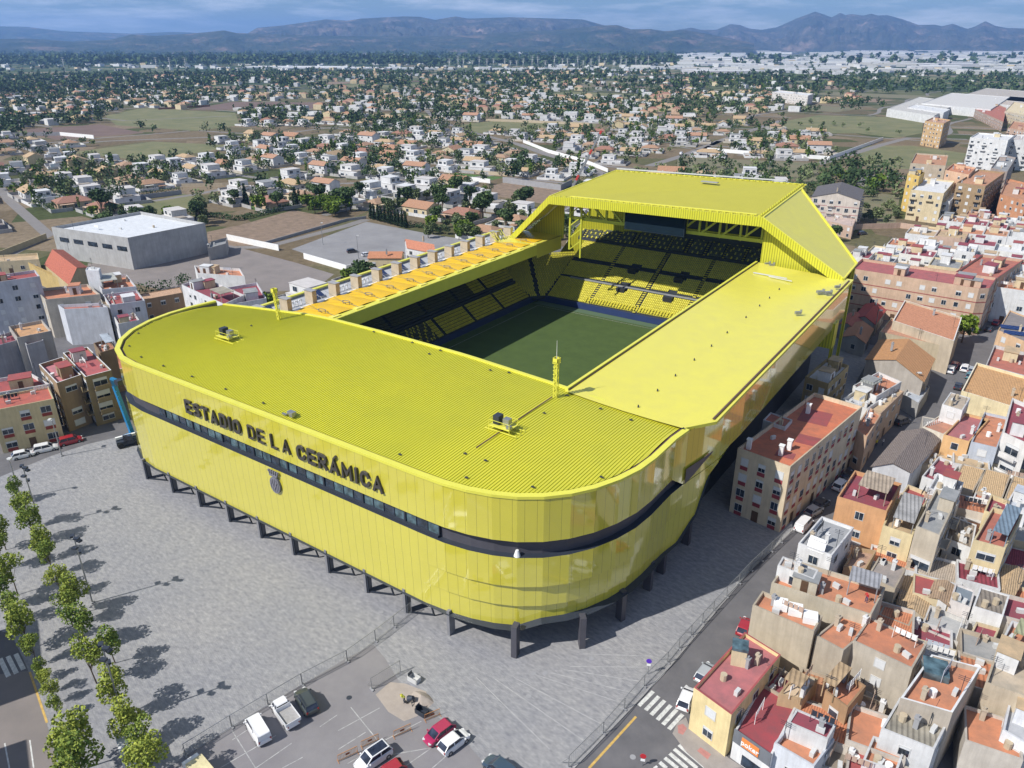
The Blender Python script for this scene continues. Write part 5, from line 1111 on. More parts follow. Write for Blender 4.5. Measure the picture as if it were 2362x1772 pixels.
# --- low rear buildings and covered yards filling the block
SEB = [G('9', 470, 800, 4), G('9', 590, 480, 4), G('9', 790, 300, 4), G('6', 1040, 1640, 4), G('6', 1260, 1480, 4), G('6', 1560, 1400, 4), G('6', 1760, 1180, 4), G('6', 1640, 1100, 4), G('6', 1850, 900, 4), G('6', 2000, 700, 4), G('6', 2330, 420, 4), (44, 200), (52, 60), G('9', 2500, 1750, 4), G('9', 900, 1760, 4), G('9', 660, 1420, 4)]
RF = random.Random(5); own = BLOCK[2:]; nf_ = 0
ca, sa = math.cos(.12), math.sin(.12)
for gi in range(-8, 18):
    for gj in range(0, 34):
        bx, by = gi*5.6+RF.uniform(-.5, .5), 52+gj*5.2+RF.uniform(-.5, .5); w, d = RF.uniform(5.0, 6.4), RF.uniform(4.6, 6.0)
        c = (bx*ca-(by-52)*sa-4, bx*sa+(by-52)*ca+52)
        if not inside(c, SEB) or any(inside(c, q) for q in own): continue
        h = RF.uniform(2.8, 5.2); u, v = PROJ(c[0], c[1], h)
        if not (1560 < u < 2395 and 880 < v < 1800): continue
        P = [(c[0]+p*ca-q*sa, c[1]+p*sa+q*ca) for p, q in ((-w/2, -d/2), (w/2, -d/2), (w/2, d/2), (-w/2, d/2))]
        rf, rn = RF.choice([(ORG, 'orange'), (ORG, 'orange'), (TER, 'terracotta'), (DRED, 'dark red'), (TAN, 'tan'), ((.30, .29, .28), 'grey'), ((.40, .33, .26), 'beige'), (RED, 'red')]); kd = RF.choice(['flat', 'flat', 'flat', 'corr', 'tile'])
        building('low %s roofed rear building, ' % rn+WHERE(u, v), P, h, wall=RF.choice([WH, BEI, CRM, (.55, .5, .44)]), roof=rf, kind=kd, hut=0, chim=RF.choice([0, 0, 1]), par=RF.choice([.15, .4, .6]), win=False, antenna=False, group='low rear buildings of the town block'); nf_ += 1
# --- dense rows behind the long apartment block
def cyc(i, s): return s[i % len(s)]
for r in range(9):
    y0 = 255.5+r*15.5; x = -38 if r < 1 else -52+r*3.5
    xmax = 22+r*9; k = 0
    while x < xmax:
        w = rnd.uniform(6, 11); d = rnd.uniform(10, 13.5); h = rnd.uniform(6.5, 10.5)
        if not any(inside((x+w*a, y0+d*b), p) for p in BLOCK[-40:] for a in (0, .5, 1) for b in (0, .5, 1) if p is not URB):
            u, v = PROJ(x+w/2, y0+d/2, h)
            if u < 2400:
                wl = rnd.choice([WH, WH, WH, (.72, .71, .67), (.72, .71, .67), CRM, PNK]); rf = rnd.choice([DRED, RED, TER, TAN, WHR, WHR, ORG, GR])
                nm = {WH: 'white', CRM: 'cream', PNK: 'pinkish', BEI: 'beige'}.get(wl, 'off-white'); rn = {DRED: 'dark red', RED: 'red', TER: 'terracotta', TAN: 'tan', WHR: 'white', ORG: 'orange', GR: 'grey'}[rf]
                building('%s house with %s roof, '% (nm, rn)+WHERE(u, v), [(x, y0), (x+w-.1, y0), (x+w-.1, y0+d), (x, y0+d)], h, wall=wl, roof=rf, hut=rnd.choice([1, 1, 2]), chim=1, group='row houses packed behind the long pinkish apartment block', spacing=3.4, kind='flat', par=.6)
        x += w; k += 1
        if r % 2 == 0 and k == 5 and r > 2: x += 7
# --- upper right: separate blocks
bd('five storey block with dark mansard roof, dormers and pink balconies just right of the stadium', '3', 13.0, (1170, 1275), (862, 1250), (1190, 1205), wall=(.56, .50, .44), roof=(.13, .12, .125), kind='gable', name='apartment_block', cat='apartment block', floors=4, balc=True, hut=0, bands=(.46, .22, .22), spacing=3)
bd('low pinkish annex with white shop front at the foot of the mansard block', '3', 5.0, (1120, 1450), (930, 1405), (1140, 1400), wall=PNK, roof=(.5, .38, .33), hut=0, par=.3)
for a in [('yellow and beige tower with dark shaded side beyond the scrubland', 17, (1545, 1130), (1470, 1112), (1578, 1105), (.66, .46, .14), GR), ('tall beige block with ochre roof terrace at the edge of the green field', 16, (1712, 1062), (1488, 1045), (1728, 995), BEI, TER),
          ('cream block with long white balconies beside the peach block', 13, (1700, 1240), (1490, 1215), (1770, 1160), CRM, WHR), ('plain peach coloured block between the cream and the brown blocks', 17, (1860, 1120), (1710, 1090), (1905, 1075), (.64, .42, .28), ORG),
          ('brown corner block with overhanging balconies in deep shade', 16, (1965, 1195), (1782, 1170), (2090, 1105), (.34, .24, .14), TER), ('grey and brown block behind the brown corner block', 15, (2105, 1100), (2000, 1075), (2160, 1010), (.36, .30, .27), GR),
          ('white block with blue-grey penthouse above the row houses', 9, (1740, 1290), (1490, 1270), (1790, 1240), WH, WHR), ('orange brick house at the right edge above the row houses', 11, (2230, 1290), (2060, 1245), (2260, 1180), (.56, .28, .16), TER),
          ('left one of two tall white apartment slabs near the right edge', 20, (2110, 900), (1868, 880), (2150, 868), WH, WHR), ('right one of two tall white apartment slabs near the right edge', 18, (2310, 905), (2122, 895), (2340, 870), WH, (.5, .45, .42)),
          ('tall yellow and grey apartment tower by the olive field', 18, (1700, 792), (1580, 775), (1745, 768), (.56, .38, .20), (.45, .25, .16)), ('long white institutional building with red stripe among distant villas', 12, (835, 612), (606, 588), (870, 600), (.66, .62, .58), WHR),
          ('cream blind-walled block far right below the factory roofs', 10, (2320, 760), (2090, 710), (2350, 690), (.62, .54, .40), CRM), ('pink and cream house row right of the factory roofs', 8, (2080, 780), (1900, 700), (2100, 690), PNK, RBR),
          ('pinkish block at the right edge behind the white slabs', 12, (2300, 850), (2110, 820), (2320, 800), PNK, TER)]:
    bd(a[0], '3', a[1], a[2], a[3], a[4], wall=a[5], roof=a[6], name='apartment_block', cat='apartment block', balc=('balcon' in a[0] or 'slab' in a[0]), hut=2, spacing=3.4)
for i, a in enumerate([('wide beige factory roof seen low at the right', 8, (1640, 740), (1340, 695), (1800, 650), (.5, .47, .43)), ('pale factory hall beside the wide beige roof', 9, (2000, 700), (1560, 660), (2120, 620), (.55, .53, .50)), ('brownish factory roof below the distant pine wood', 8, (2300, 660), (1800, 615), (2400, 595), (.42, .37, .32)),
                       ('factory hall with long window strip and white walls', 9, (1700, 720), (1470, 685), (1740, 700), WHR), ('long tan factory roof at the far right edge', 8, (2420, 700), (2050, 665), (2450, 640), (.48, .40, .33))]):
    bd(a[0], '3', a[1], a[2], a[3], a[4], wall=WH, roof=a[5], name='factory', cat='factory', hut=0, chim=0, par=.4, win='street', spacing=9, ww=5)
# --- left town
def hall_x(T, H, p):
    for k in range(5):
        q = Vector(G('1', 472+k*77, 1528+k*17, H-2.5)); m = MB(); 
        px_ = [Vector(t) for t in p]; a = min(px_, key=lambda t: (t-Vector(G('1', 815, 1525, H))).length); b = min(px_, key=lambda t: (t-Vector(G('1', 330, 1450, H))).length); e = (b-a).normalized(); n = Vector((e.y, -e.x)); n = n if n.dot(-a) > 0 else -n
        c = a-e*0+(e)*((b-a).length*(.06+.19*k)+1.5)+n*.05; m.box((*c, H-3.1), (5.0, .2, 1.6), rot=math.atan2(e.y, e.x)); m.build('strip_window', M_glass, T)
bd('big grey concrete sports hall with white membrane roof', '1', 10.6, (815, 1528), (330, 1458), (1308, 1432), (895, 1358), wall=(.42, .42, .42), roof=(.62, .64, .66), name='sports_hall', cat='sports hall', hut=0, chim=0, par=1.2, win=False, extra=hall_x)
bd('grey side annex of the sports hall', '1', 4.0, (1440, 1560), (1330, 1590), (1450, 1520), wall=GRY, roof=GR, hut=0, win=False, chim=0)
bd('tall white five storey block at the left edge', '4', 15.5, (255, 150), (-90, 200), (225, 110), wall=(.55, .56, .60), roof=RED, name='apartment_block', cat='apartment block', floors=5, spacing=3.4, hut=1)
bd('beige house with small windows joined to the tall white block', '4', 10.5, (640, 265), (290, 300), (560, 200), wall=(.50, .45, .38), roof=ORG, hut=1, spacing=5)
bd('white blank walled house in front of the beige house', '4', 9.5, (688, 348), (410, 362), (645, 320), wall=(.56, .58, .63), roof=RBR, hut=0, win=False)
bd('beige side block stepping down behind the white blank wall', '4', 9.0, (740, 340), (655, 330), (720, 290), wall=(.48, .44, .38), roof=TAN, hut=0)
bd('white stair tower rising above the terraces left of the stadium', '4', 15, (630, 110), (545, 105), (640, 90), wall=(.6, .62, .66), roof=WHR, hut=0, win=False, par=.2, chim=0)
bd('white stepped house with terrace canopy left of the tiled hall', '4', 10.0, (870, 215), (650, 235), (810, 140), wall=(.60, .61, .65), roof=ORG, hut=1, canopy=(0, .2, .6, .5, (.5, .5, .45)))
bd('white three storey house with red terraces just behind the stadium rim', '4', 9.5, (925, 305), (700, 335), (875, 240), wall=(.62, .63, .66), roof=RED, hut=1)
bd('white low terrace house with red floor by the stadium rim', '4', 6.5, (890, 430), (755, 455), (860, 385), wall=WH, roof=DRED, hut=1)
bd('brown school hall with tan tile roof behind the stadium rim', '4', 7.5, (1165, 248), (900, 296), (1148, 212), wall=(.30, .20, .12), roof=(.52, .33, .21), kind='tile', hut=0, par=.15, chim=0)
bd('hall with bright orange-red pitched roof left of the grey sports hall', '4', 7.0, (440, 188), (285, 60), (555, 80), wall=(.52, .40, .22), roof=(.44, .13, .08), kind='gable', hut=0, win=False, chim=0, name='hall', cat='hall')
bd('ochre walled house with brown roof beside the orange-red hall', '4', 5.0, (385, 150), (180, 60), (460, 200), wall=(.50, .36, .14), roof=(.24, .19, .14), hut=0, win=False, chim=0)
bd('low school wing with court at the far left', '4', 4.0, (250, 40), (-60, 60), (240, 0), wall=CRM, roof=TAN, hut=0, chim=0)
bd('beige old block with orange roof below the tall white block', '4', 11.5, (330, 500), (110, 545), (270, 430), wall=(.44, .41, .37), roof=(.52, .28, .13), hut=0, win=False)
bd('grey blank walled block at the left edge', '4', 10.5, (110, 560), (-60, 610), (90, 500), wall=(.33, .33, .36), roof=DRED, hut=0, win=False)
bd('grey stuccoed house between the grey block and the red roofs', '4', 10.0, (280, 560), (170, 590), (250, 520), wall=(.40, .40, .42), roof=DRED, hut=0, win=False)
bd('cream and red banded street house at the left edge with large red roof terrace', '4', 9.0, (345, 930), (-60, 1010), (310, 850), (-80, 925), wall=(.60, .50, .30), roof=(.42, .10, .07), floors=3, panel=(.28, .05, .04), hut=0, par=.5, ww=1.8, spacing=2.9, canopy=None)
bd('low red roofed rear wing behind the cream and red banded house', '4', 9.0, (320, 840), (-60, 905), (200, 770), wall=WH, roof=RED, hut=1, win=False)
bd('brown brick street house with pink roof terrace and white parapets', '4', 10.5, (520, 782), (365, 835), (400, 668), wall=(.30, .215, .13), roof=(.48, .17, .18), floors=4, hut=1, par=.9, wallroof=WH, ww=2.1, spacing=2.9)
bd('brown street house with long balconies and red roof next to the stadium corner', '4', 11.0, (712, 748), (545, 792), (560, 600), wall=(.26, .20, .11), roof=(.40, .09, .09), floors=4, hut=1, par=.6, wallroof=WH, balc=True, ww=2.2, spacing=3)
bd('roofed terrace house with white pergola by the stadium corner', '4', 10.0, (745, 610), (640, 640), (700, 550), wall=BRN, roof=(.40, .17, .10), hut=0, canopy=(0, .2, .9, .5, (.45, .50, .55)), win=False)
bd('white apartment house with iron balconies right behind the stadium rim', '4', 11.0, (1430, 330), (1160, 205), (1560, 270), wall=(.66, .66, .67), roof=DRED, name='apartment_block', cat='apartment block', hut=2, canopy=(-.3, .1, .25, .5, (.42, .38, .30)))
bd('white roof house with grey hut beside the left mast', '4', 10.0, (1700, 290), (1480, 330), (1640, 190), wall=(.60, .61, .64), roof=DRED, hut=1)
bd('terrace house with tan canopy behind the white iron balcony house', '4', 8.5, (1560, 150), (1260, 130), (1530, 100), wall=WH, roof=ORG, hut=2, win=False)
# row along the west side, between the yard and the stadium
y = 100
i = 0
while y < 178:
    w = rnd.uniform(7, 10); x0 = -159+rnd.uniform(-2, 2); h = rnd.uniform(6.5, 10); rf = cyc(i, [DRED, RED, TER, DRED, WHR, ORG]); u, v = PROJ(x0+6, y+w/2, h)
    building('white house with %s terrace, %s in the row behind the stadium pillars' % ({DRED: 'dark red', RED: 'red', TER: 'terracotta', WHR: 'white', ORG: 'orange'}[rf], ORD[i]), [(x0, y), (x0+13, y), (x0+13, y+w-.1), (x0, y+w-.1)], h, wall=WH, roof=rf, hut=rnd.choice([1, 2]), chim=2, group='row houses behind the stadium pillars'); y += w; i += 1
bd('white cottage with orange tile roof at the edge of the gravel car park', '2', 7, (620, 1610), (440, 1575), (600, 1570), wall=WH, roof=(.5, .2, .12), kind='gable', hut=0)
bd('low cream cottage with orange roof beside the parked cars', '2', 4.5, (400, 1640), (190, 1640), (420, 1610), wall=CRM, roof=(.5, .22, .12), kind='gable', hut=0)
# unseen neighbours at the lower left whose shadows reach the avenue
building('tall beige block throwing its shadow over the avenue crosswalk', [(-118, 2), (-104, -4), (-98, 10), (-112, 16)], 17, wall=BEI, roof=RED, name='apartment_block', cat='apartment block', hut=0, antenna=False, noparts=True, chim=0)
building('beige block throwing its shadow over the avenue arrow markings', [(-97, -8), (-84, -13), (-79, 0), (-92, 5)], 17, wall=BEI, roof=RED, name='apartment_block', cat='apartment block', hut=0, antenna=False, noparts=True, chim=0)
# ------------------------------------------------------------------ vehicles
CARPAINT = {}
def paint(c):
    if c not in CARPAINT: CARPAINT[c] = mat('car_paint_%d' % len(CARPAINT), c, .28, .04, 1, spec=.6, coat=.6)
    return CARPAINT[c]
M_cglass = glass('car_glass', (.02, .025, .04), .05); M_head = mat('headlamp_glass', (.6, .6, .6), .2, .05); M_tail = mat('tail_lamp', (.35, .02, .02), .3, .05); M_rim = mat('alloy_rim', (.4, .4, .42), .35, .05, metal=.7)
def car_body(kind):
    """x forward. returns list of (x, half width, z) sections for lower body + cabin"""
    if kind == 'van': Lb, w, hb, hr = 4.6, .9, 1.05, 1.85; cab = [(-2.25, .84), (-2.15, 1), (1.15, 1), (1.75, .86)]; 
    elif kind == 'suv': Lb, w, hb, hr = 4.5, .92, 1.0, 1.62; cab = [(-2.15, .84), (-1.75, 1), (.5, 1), (1.25, .84)]
    elif kind == 'pickup': Lb, w, hb, hr = 4.9, .9, 1.0, 1.85; cab = [(.35, .9), (.5, 1), (1.45, 1), (2.0, .88)]
    else: Lb, w, hb, hr = 4.05, .86, .92, 1.45; cab = [(-1.95, .8), (-1.35, 1), (.35, 1), (1.2, .8)]
    return Lb, w, hb, hr, cab
def make_car(kind, col, label, loc, rz, cat='car', name='parked_car', group=None, roofcol=None, rack=False):
    T = thing(name, label, cat, (0, 0, 0), group); pm = paint(col); Lb, w, hb, hr, cab = car_body(kind); h = Lb/2
    m = MB()
    # lower body: sections along x with rounded plan and shoulders
    secs = [(-h, .72*w, .45, hb*.82), (-h+.12, .93*w, .28, hb*.95), (-h+.5, w, .24, hb), (-.2, w, .22, hb), (h-1.15, w, .24, hb*.97), (h-.5, .95*w, .26, hb*.86), (h-.12, .82*w, .3, hb*.7), (h, .62*w, .42, hb*.56)]
    if kind == 'van': secs[-3] = (h-.5, .97*w, .26, hb*.95); secs[-2] = (h-.1, .88*w, .3, hb*.8)
    rings = []
    for (x, y, z0, z1) in secs: rings.append([(x, -y, z0), (x, -y*1.0, (z0+z1)/2), (x, -y*.93, z1-.05), (x, -y*.8, z1), (x, y*.8, z1), (x, y*.93, z1-.05), (x, y, (z0+z1)/2), (x, y, z0)])
    n0 = len(m.v)
    for r in rings: m.v += r
    K = 8
    for i in range(len(rings)-1):
        for j in range(K-1): m.f.append((n0+i*K+j, n0+i*K+j+1, n0+(i+1)*K+j+1, n0+(i+1)*K+j)); m.m.append(0)
        m.f.append((n0+i*K+K-1, n0+i*K, n0+(i+1)*K, n0+(i+1)*K+K-1)); m.m.append(0)
    m.f.append(tuple(n0+j for j in range(K))); m.m.append(0); m.f.append(tuple(n0+(len(rings)-1)*K+j for j in reversed(range(K)))); m.m.append(0)
    # roof panel
    (xa, _), (xb, _), (xc, _), (xd, _) = cab; rw = w*.76
    m.quad((xb, -rw, hr), (xc, -rw, hr), (xc, rw, hr), (xb, rw, hr)); m.quad((xb-.12, -rw*.96, hr-.07), (xb, -rw, hr), (xb, rw, hr), (xb-.12, rw*.96, hr-.07)); m.quad((xc, -rw, hr), (xc+.15, -rw*.96, hr-.06), (xc+.15, rw*.96, hr-.06), (xc, rw, hr))
    for s in (-1, 1):      # pillars
        m.bar((xa, s*w*.86, hb), (xb, s*rw, hr-.03), .09); m.bar((xd, s*w*.84, hb), (xc, s*rw, hr-.03), .09); m.bar(((xb+xc)/2, s*w*.9, hb), ((xb+xc)/2, s*rw, hr-.03), .09); m.bar((xb, s*rw, hr-.02), (xc, s*rw, hr-.02), .08)
    if kind == 'pickup':
        m.box((-1.1, 0, .98), (2.75, 1.85, .1)); m.box((-1.1, -.95, 1.2), (2.75, .06, .42)); m.box((-1.1, .95, 1.2), (2.75, .06, .42)); m.box((-2.47, 0, 1.2), (.06, 1.9, .42)); m.box((.28, 0, 1.3), (.06, 1.9, .7))
    bo = m.build('body', pm, T, smooth=False)
    g = MB(); gw = w*.85; z = hb+.0; e = .025
    if kind == 'van':  # closed cargo sides: painted panel with glass only in front
        pn = MB(); 
        for s in (-1, 1): pn.quad((xa, s*(gw-e), z), ((xb+xc)/2, s*(gw-e), z), ((xb+xc)/2, s*(rw-e), hr-.03), (xb, s*(rw-e), hr-.03))
        pn.quad((xa, -gw, z), (xa, gw, z), (xb, rw, hr-.03), (xb, -rw, hr-.03)); pn.build('cargo_panel', pm, T); xs_ = (xb+xc)/2
    else: xs_ = xa; g.quad((xa, gw, z), (xa, -gw, z), (xb-.02, -rw, hr-.05), (xb-.02, rw, hr-.05))
    for s in (-1, 1): g.quad((xs_, s*(gw-e), z), (xd, s*(gw-e), z), (xc, s*(rw-e), hr-.03), (xb if xs_ == xa else xs_, s*(rw-e), hr-.03))
    g.quad((xd, -gw, z), (xd, gw, z), (xc+.02, rw, hr-.05), (xc+.02, -rw, hr-.05)); g.build('windows', M_cglass, T)
    for sx in (h-.85, -h+.8):
        for s in (-1, 1):
            q = MB(); q.cyl((sx, s*(w-.2), .32), (sx, s*(w+.02), .32), .32, .32, 14); wo = q.build('wheel', M_black, T)
            q = MB(); q.cyl((sx, s*(w+.0), .32), (sx, s*(w+.035), .32), .19, .17, 10); q.build('rim', M_rim, wo, origin=(0, 0, 0))
    for s in (-1, 1):
        q = MB(); q.box((h-.2, s*w*.62, hb*.66), (.3, .34, .16), rot=-s*.4); q.build('headlight', M_head, T)
        q = MB(); q.box((-h+.1, s*w*.74, hb*.78), (.16, .2, .3)); q.build('tail_light', M_tail, T)
        q = MB(); q.box((xd-.25, s*(w+.1), hb+.08), (.14, .2, .14)); q.build('wing_mirror', pm, T)
    if roofcol: q = MB(); q.box(((xb+xc)/2, 0, hr+.01), (xc-xb-.2, rw*1.7, .02)); q.build('sunroof', M_cglass, T)
    if rack:
        q = MB()
        for s in (-1, 1): q.bar((xb, s*rw*.85, hr+.08), (xc, s*rw*.85, hr+.08), .05)
        q.build('roof_rack', M_navy, T)
    if kind == 'pickup': q = MB(); q.box((-1.1, 0, 1.06), (2.5, 1.75, .06)); q.build('load_bed', mat('dusty_grey_bed', (.33, .32, .31), .9, .15, 3), T)
    T.location = loc; T.rotation_euler = (0, 0, rz); return T
PROTO = {}
def car(kind, col, label, reg, rear, front, z=.0, **kw):
    a = Vector(G(reg, *rear, z+.7)); b = Vector(G(reg, *front, z+.7)); c = (a+b)/2; rz_ = math.atan2((b-a).y, (b-a).x)
    key = (kind, col, kw.get('roofcol'), kw.get('rack'))
    if key in PROTO: o = dup(PROTO[key], (c.x, c.y, z), rz_, label, kw.get('group')); o['category'] = kw.get('cat', 'car'); return o
    PROTO[key] = make_car(kind, col, label, (c.x, c.y, z), rz_, **kw); return PROTO[key]
cW = (.74, .74, .75); cK = (.03, .03, .035); cG = (.055, .065, .06); cR = (.35, .02, .03); cM = (.36, .012, .075); cS = (.38, .40, .42); cB = (.03, .06, .10)
car('van', cW, 'small white delivery van, leftmost of the three parked along the lower fence', '7', (1690, 1485), (1600, 1335), .11, cat='van', name='parked_van')
car('pickup', cW, 'white pickup truck with open dusty load bed parked between van and dark green car', '7', (1885, 1400), (1750, 1215), .11, cat='pickup truck', name='pickup_truck')
car('suv', cG, 'dark green-grey people carrier with roof rails parked beside the white pickup', '7', (2000, 1305), (1905, 1150), .11, rack=True)
car('hatch', cM, 'magenta red hatchback parked beside a white hatchback in the car park', '8', (725, 1370), (560, 1490), .11)
car('hatch', cW, 'white hatchback parked right beside the magenta car', '8', (665, 1540), (810, 1430), .11)
car('suv', cW, 'white crossover with black sunroof near the orange barriers', '8', (315, 1525), (130, 1650), .11, roofcol=True)
car('hatch', cR, 'red and green painted car cut off by the bottom edge beside the white crossover', '8', (400, 1640), (240, 1740), .11)
car('suv', cB, 'dark blue car at the bottom edge in the middle of the photo', '8', (1080, 1700), (985, 1625), .11)
car('hatch', cW, 'white car behind the yellow corner house next to the zebra crossing', '9', (35, 1270), (85, 1150))
car('hatch', cS, 'small silver car parked along the balustrade of the yellow corner house', '9', (150, 1090), (215, 1005))
car('hatch', cR, 'red car tucked behind the beige house beside the fenced road', '9', (415, 790), (450, 715))
car('van', cW, 'white van parked at the street corner by the cream apartment block', '9', (765, 150), (845, 60), cat='van', name='parked_van')
car('hatch', cS, 'silver car in front of the white van beside the cream apartment block', '6', (845, 1650), (905, 1615))
car('hatch', cK, 'black car in the shade along the cream apartment block', '6', (890, 1610), (950, 1565))
car('suv', cW, 'white car halfway along the street side of the cream apartment block', '6', (1010, 1500), (1085, 1440))
car('hatch', cK, 'dark car ahead of the white one along the apartment block', '6', (1070, 1425), (1125, 1390))
car('suv', cK, 'black car in the shade at the bend of the lane', '6', (1400, 1075), (1465, 1050))
car('suv', cW, 'white car with dark rear window in the middle of the lane', '6', (1735, 755), (1755, 715)); car('hatch', cR, 'small red car behind the white one in the upper lane', '6', (1762, 722), (1785, 690))
car('suv', cW, 'white off-road car on the right side of the upper lane', '6', (1825, 750), (1840, 700)); car('hatch', cS, 'silver car at the right kerb below the white off-road car', '6', (1872, 755), (1895, 720)); car('hatch', (.10, .22, .25), 'teal car at the right kerb below the silver one', '6', (1860, 785), (1885, 760)); car('hatch', cK, 'dark car parked against the pale yellow hall', '6', (1785, 860), (1805, 820))
for i, (x, y) in enumerate([(1990, 475), (2035, 435), (2072, 392), (2108, 358), (2145, 320), (2180, 290), (2195, 240)]):
    car('hatch', [cK, cR, cK, cG, cS, cK, cS][i], '%s car, %s in the row parked along the far shaded street' % (['black', 'dark red', 'black', 'dark green', 'silver', 'black', 'silver'][i], ['nearest the junction', 'second', 'third', 'fourth', 'fifth', 'sixth', 'farthest'][i]), '6', (x-16, y+18), (x+16, y-18), group='cars parked along the far shaded street')
car('hatch', cW, 'white hatchback, left one of two white cars at the lower left kerb', '4', (85, 1290), (205, 1262)); car('suv', cW, 'white estate car, right one of two white cars at the lower left kerb', '4', (225, 1250), (355, 1222)); car('suv', cR, 'dark red car at the kerb behind the street lamp', '4', (395, 1200), (505, 1172))
car('suv', cK, 'black car alone on the gravel car park', '2', (64, 1604), (118, 1598)); car('hatch', cW, 'white car at the left of three on the gravel car park', '2', (152, 1626), (210, 1618)); car('hatch', cG, 'dark green car between two others on the gravel car park', '2', (212, 1628), (256, 1618)); car('hatch', cK, 'black car at the right of three on the gravel car park', '2', (262, 1638), (308, 1628))
car('suv', cK, 'dark car parked beside the low pinkish annex', '3', (1160, 1490), (1205, 1485)); car('suv', cK, 'black car by the field behind the grey sports hall', '1', (1110, 1370), (1155, 1362)); car('van', cW, 'white lorry on the road beyond the stadium roof', '3', (60, 895), (98, 870), cat='lorry', name='lorry'); car('van', cW, 'white van on the dirt road beyond the stadium roof', '3', (5, 990), (45, 970), cat='van', name='parked_van')
def telehandler():
    a = Vector(G('4', 775, 1210, .8)); b = Vector(G('4', 865, 1190, .8)); T = thing('telehandler', 'white and green telescopic handler parked at the left corner of the stadium', 'telehandler', (*((a+b)/2), .1)); c = (a+b)/2; r = math.atan2((b-a).y, (b-a).x)
    m = MB(); m.box((*c, 1.1), (4.4, 1.7, .8), rot=r); m.build('chassis', M_navy, T); m = MB(); m.box((*(c+Vector((math.sin(r)*.4, -math.cos(r)*.4))), 1.9), (1.7, .9, 1.3), rot=r); m.build('cab', M_cglass, T)
    m = MB(); d = Vector((math.cos(r), math.sin(r))); p = c+Vector((-math.sin(r), math.cos(r)))*.5; m.bar((*(p-d*2.2), 1.9), (*(p+d*2.6), 2.2), .5); m.build('boom', M_white, T)
    for s in (-1, 1):
        for t in (-1, 1): q = c+d*1.5*s+Vector((-d.y, d.x))*.85*t; n = Vector((-d.y, d.x)); m = MB(); m.cyl((*(q-n*.2), .7), (*(q+n*.2), .7), .6, .6, 14); m.build('wheel', M_black, T)
telehandler()
def boomlift():
    q = Vector(G('4', 800, 1075, 0)); T = thing('boom_lift', 'blue articulated boom lift raised at the left flank of the stadium', 'boom lift', (*q, 0)); M_bl = mat('blue_lift_paint', (.02, .20, .42), .4, .08)
    base = Vector((-143.5, 70, 0)); m = MB(); m.box((base.x, base.y, .9), (2, 3.6, 1.0)); m.build('chassis', M_bl, T)
    m = MB(); m.bar((base.x, base.y, 1.4), (base.x-.6, base.y-1, 12.5), .75); 
    for k in range(9): m.bar((base.x-.5-.05*k, base.y-.4-.1*k, 2+k*1.15), (base.x+.3, base.y-.4-.1*k, 2.4+k*1.15), .12)
    m.build('lower_boom', M_bl, T); m = MB(); m.bar((base.x-.6, base.y-1, 12.5), (base.x-.1, base.y-1.5, 14.4), .6); m.bar((base.x-.1, base.y-1.5, 14.4), (base.x+1.2, base.y-1.2, 14.2), .5); m.build('upper_boom', M_bl, T)
    m = MB(); m.box((base.x+1.9, base.y-1.2, 14.0), (1.3, 1.2, 1.0)); m.build('basket', M_navy, T)
    for s in (-1, 1):
        for t in (-1, 1): m = MB(); m.cyl((base.x+s*.8, base.y+t*1.3, .5), (base.x+s*1.15, base.y+t*1.3, .5), .5, .5, 12); m.build('wheel', M_black, T)
boomlift()
def crane():
    b = Vector(G('2', 1485, 1215, 3)); T = thing('mobile_crane', 'mobile crane with long red and grey telescopic boom behind the stadium', 'crane', (*b, 0)); M_r = mat('red_crane_paint', (.42, .04, .03), .5, .1)
    tip = Q('2', 1680, 835)
    def at_(u, v, y):   # the boom stands in the vertical plane through b, facing the camera
        a = U(u, v, 0); t = y/a[1]; return (a[0]*t, y, HC*(1-t))
    s = Vector((b.x, b.y, 3)); e = Vector(at_(tip[0], tip[1], b.y+2)); m = MB(); M_ = [M_steel, M_r]
    for k, (t0, t1, w, mi) in enumerate([(0, .18, 1.3, 0), (.18, .27, 1.15, 1), (.27, .62, 1.05, 0), (.62, .70, .95, 1), (.70, .95, .85, 0), (.95, 1.0, 1.0, 1)]): m.bar(s.lerp(e, t0), s.lerp(e, t1), w, w, mi)
    m.build('boom', M_, T); m = MB(); m.box((b.x, b.y, 1.6), (3, 12, 1.6)); m.box((b.x, b.y-4, 2.6), (2.6, 2.4, 1.6)); m.build('chassis', M_r, T)
    for k in range(4):
        for sx in (-1, 1): m = MB(); m.cyl((b.x+sx*1.1, b.y-4.5+k*3, .7), (b.x+sx*1.6, b.y-4.5+k*3, .7), .7, .7, 12); m.build('wheel', M_black, T)
    m = MB(); m.bar(s.lerp(e, .08)-Vector((0, 0, 2)), s.lerp(e, .3), .35); m.build('hoist_ram', M_steel, T)
crane()
def bigvan(label, reg, a, b, L_, w, h, col, z=.1):
    p = Vector(G(reg, *a, z+h*.8)); q = Vector(G(reg, *b, z+h*.8)); c = (p+q)/2; r = math.atan2((q-p).y, (q-p).x); T = thing('box_van', label, 'van', (*c, z)); d = Vector((math.cos(r), math.sin(r))); n = Vector((-d.y, d.x))
    m = MB(); m.box((*(c-d*.6), z+.5+h*.5), (L_*.74, w, h-.6), rot=r); m.build('cargo_box', wallmat(col), T); m = MB(); m.box((*(c+d*(L_*.36)), z+1.1), (L_*.26, w*.95, 1.5), rot=r); m.build('cab', M_white, T); m = MB(); m.box((*(c+d*(L_*.49)), z+1.5), (.1, w*.8, .6), rot=r); m.build('windscreen', M_cglass, T)
    for s in (-1, 1):
        for t in (-1, 1): o = c+d*(L_*.32*s)+n*(w*.45*t); m = MB(); m.cyl((*(o-n*.12), z+.36), (*(o+n*.12), z+.36), .36, .36, 12); m.build('wheel', M_black, T)
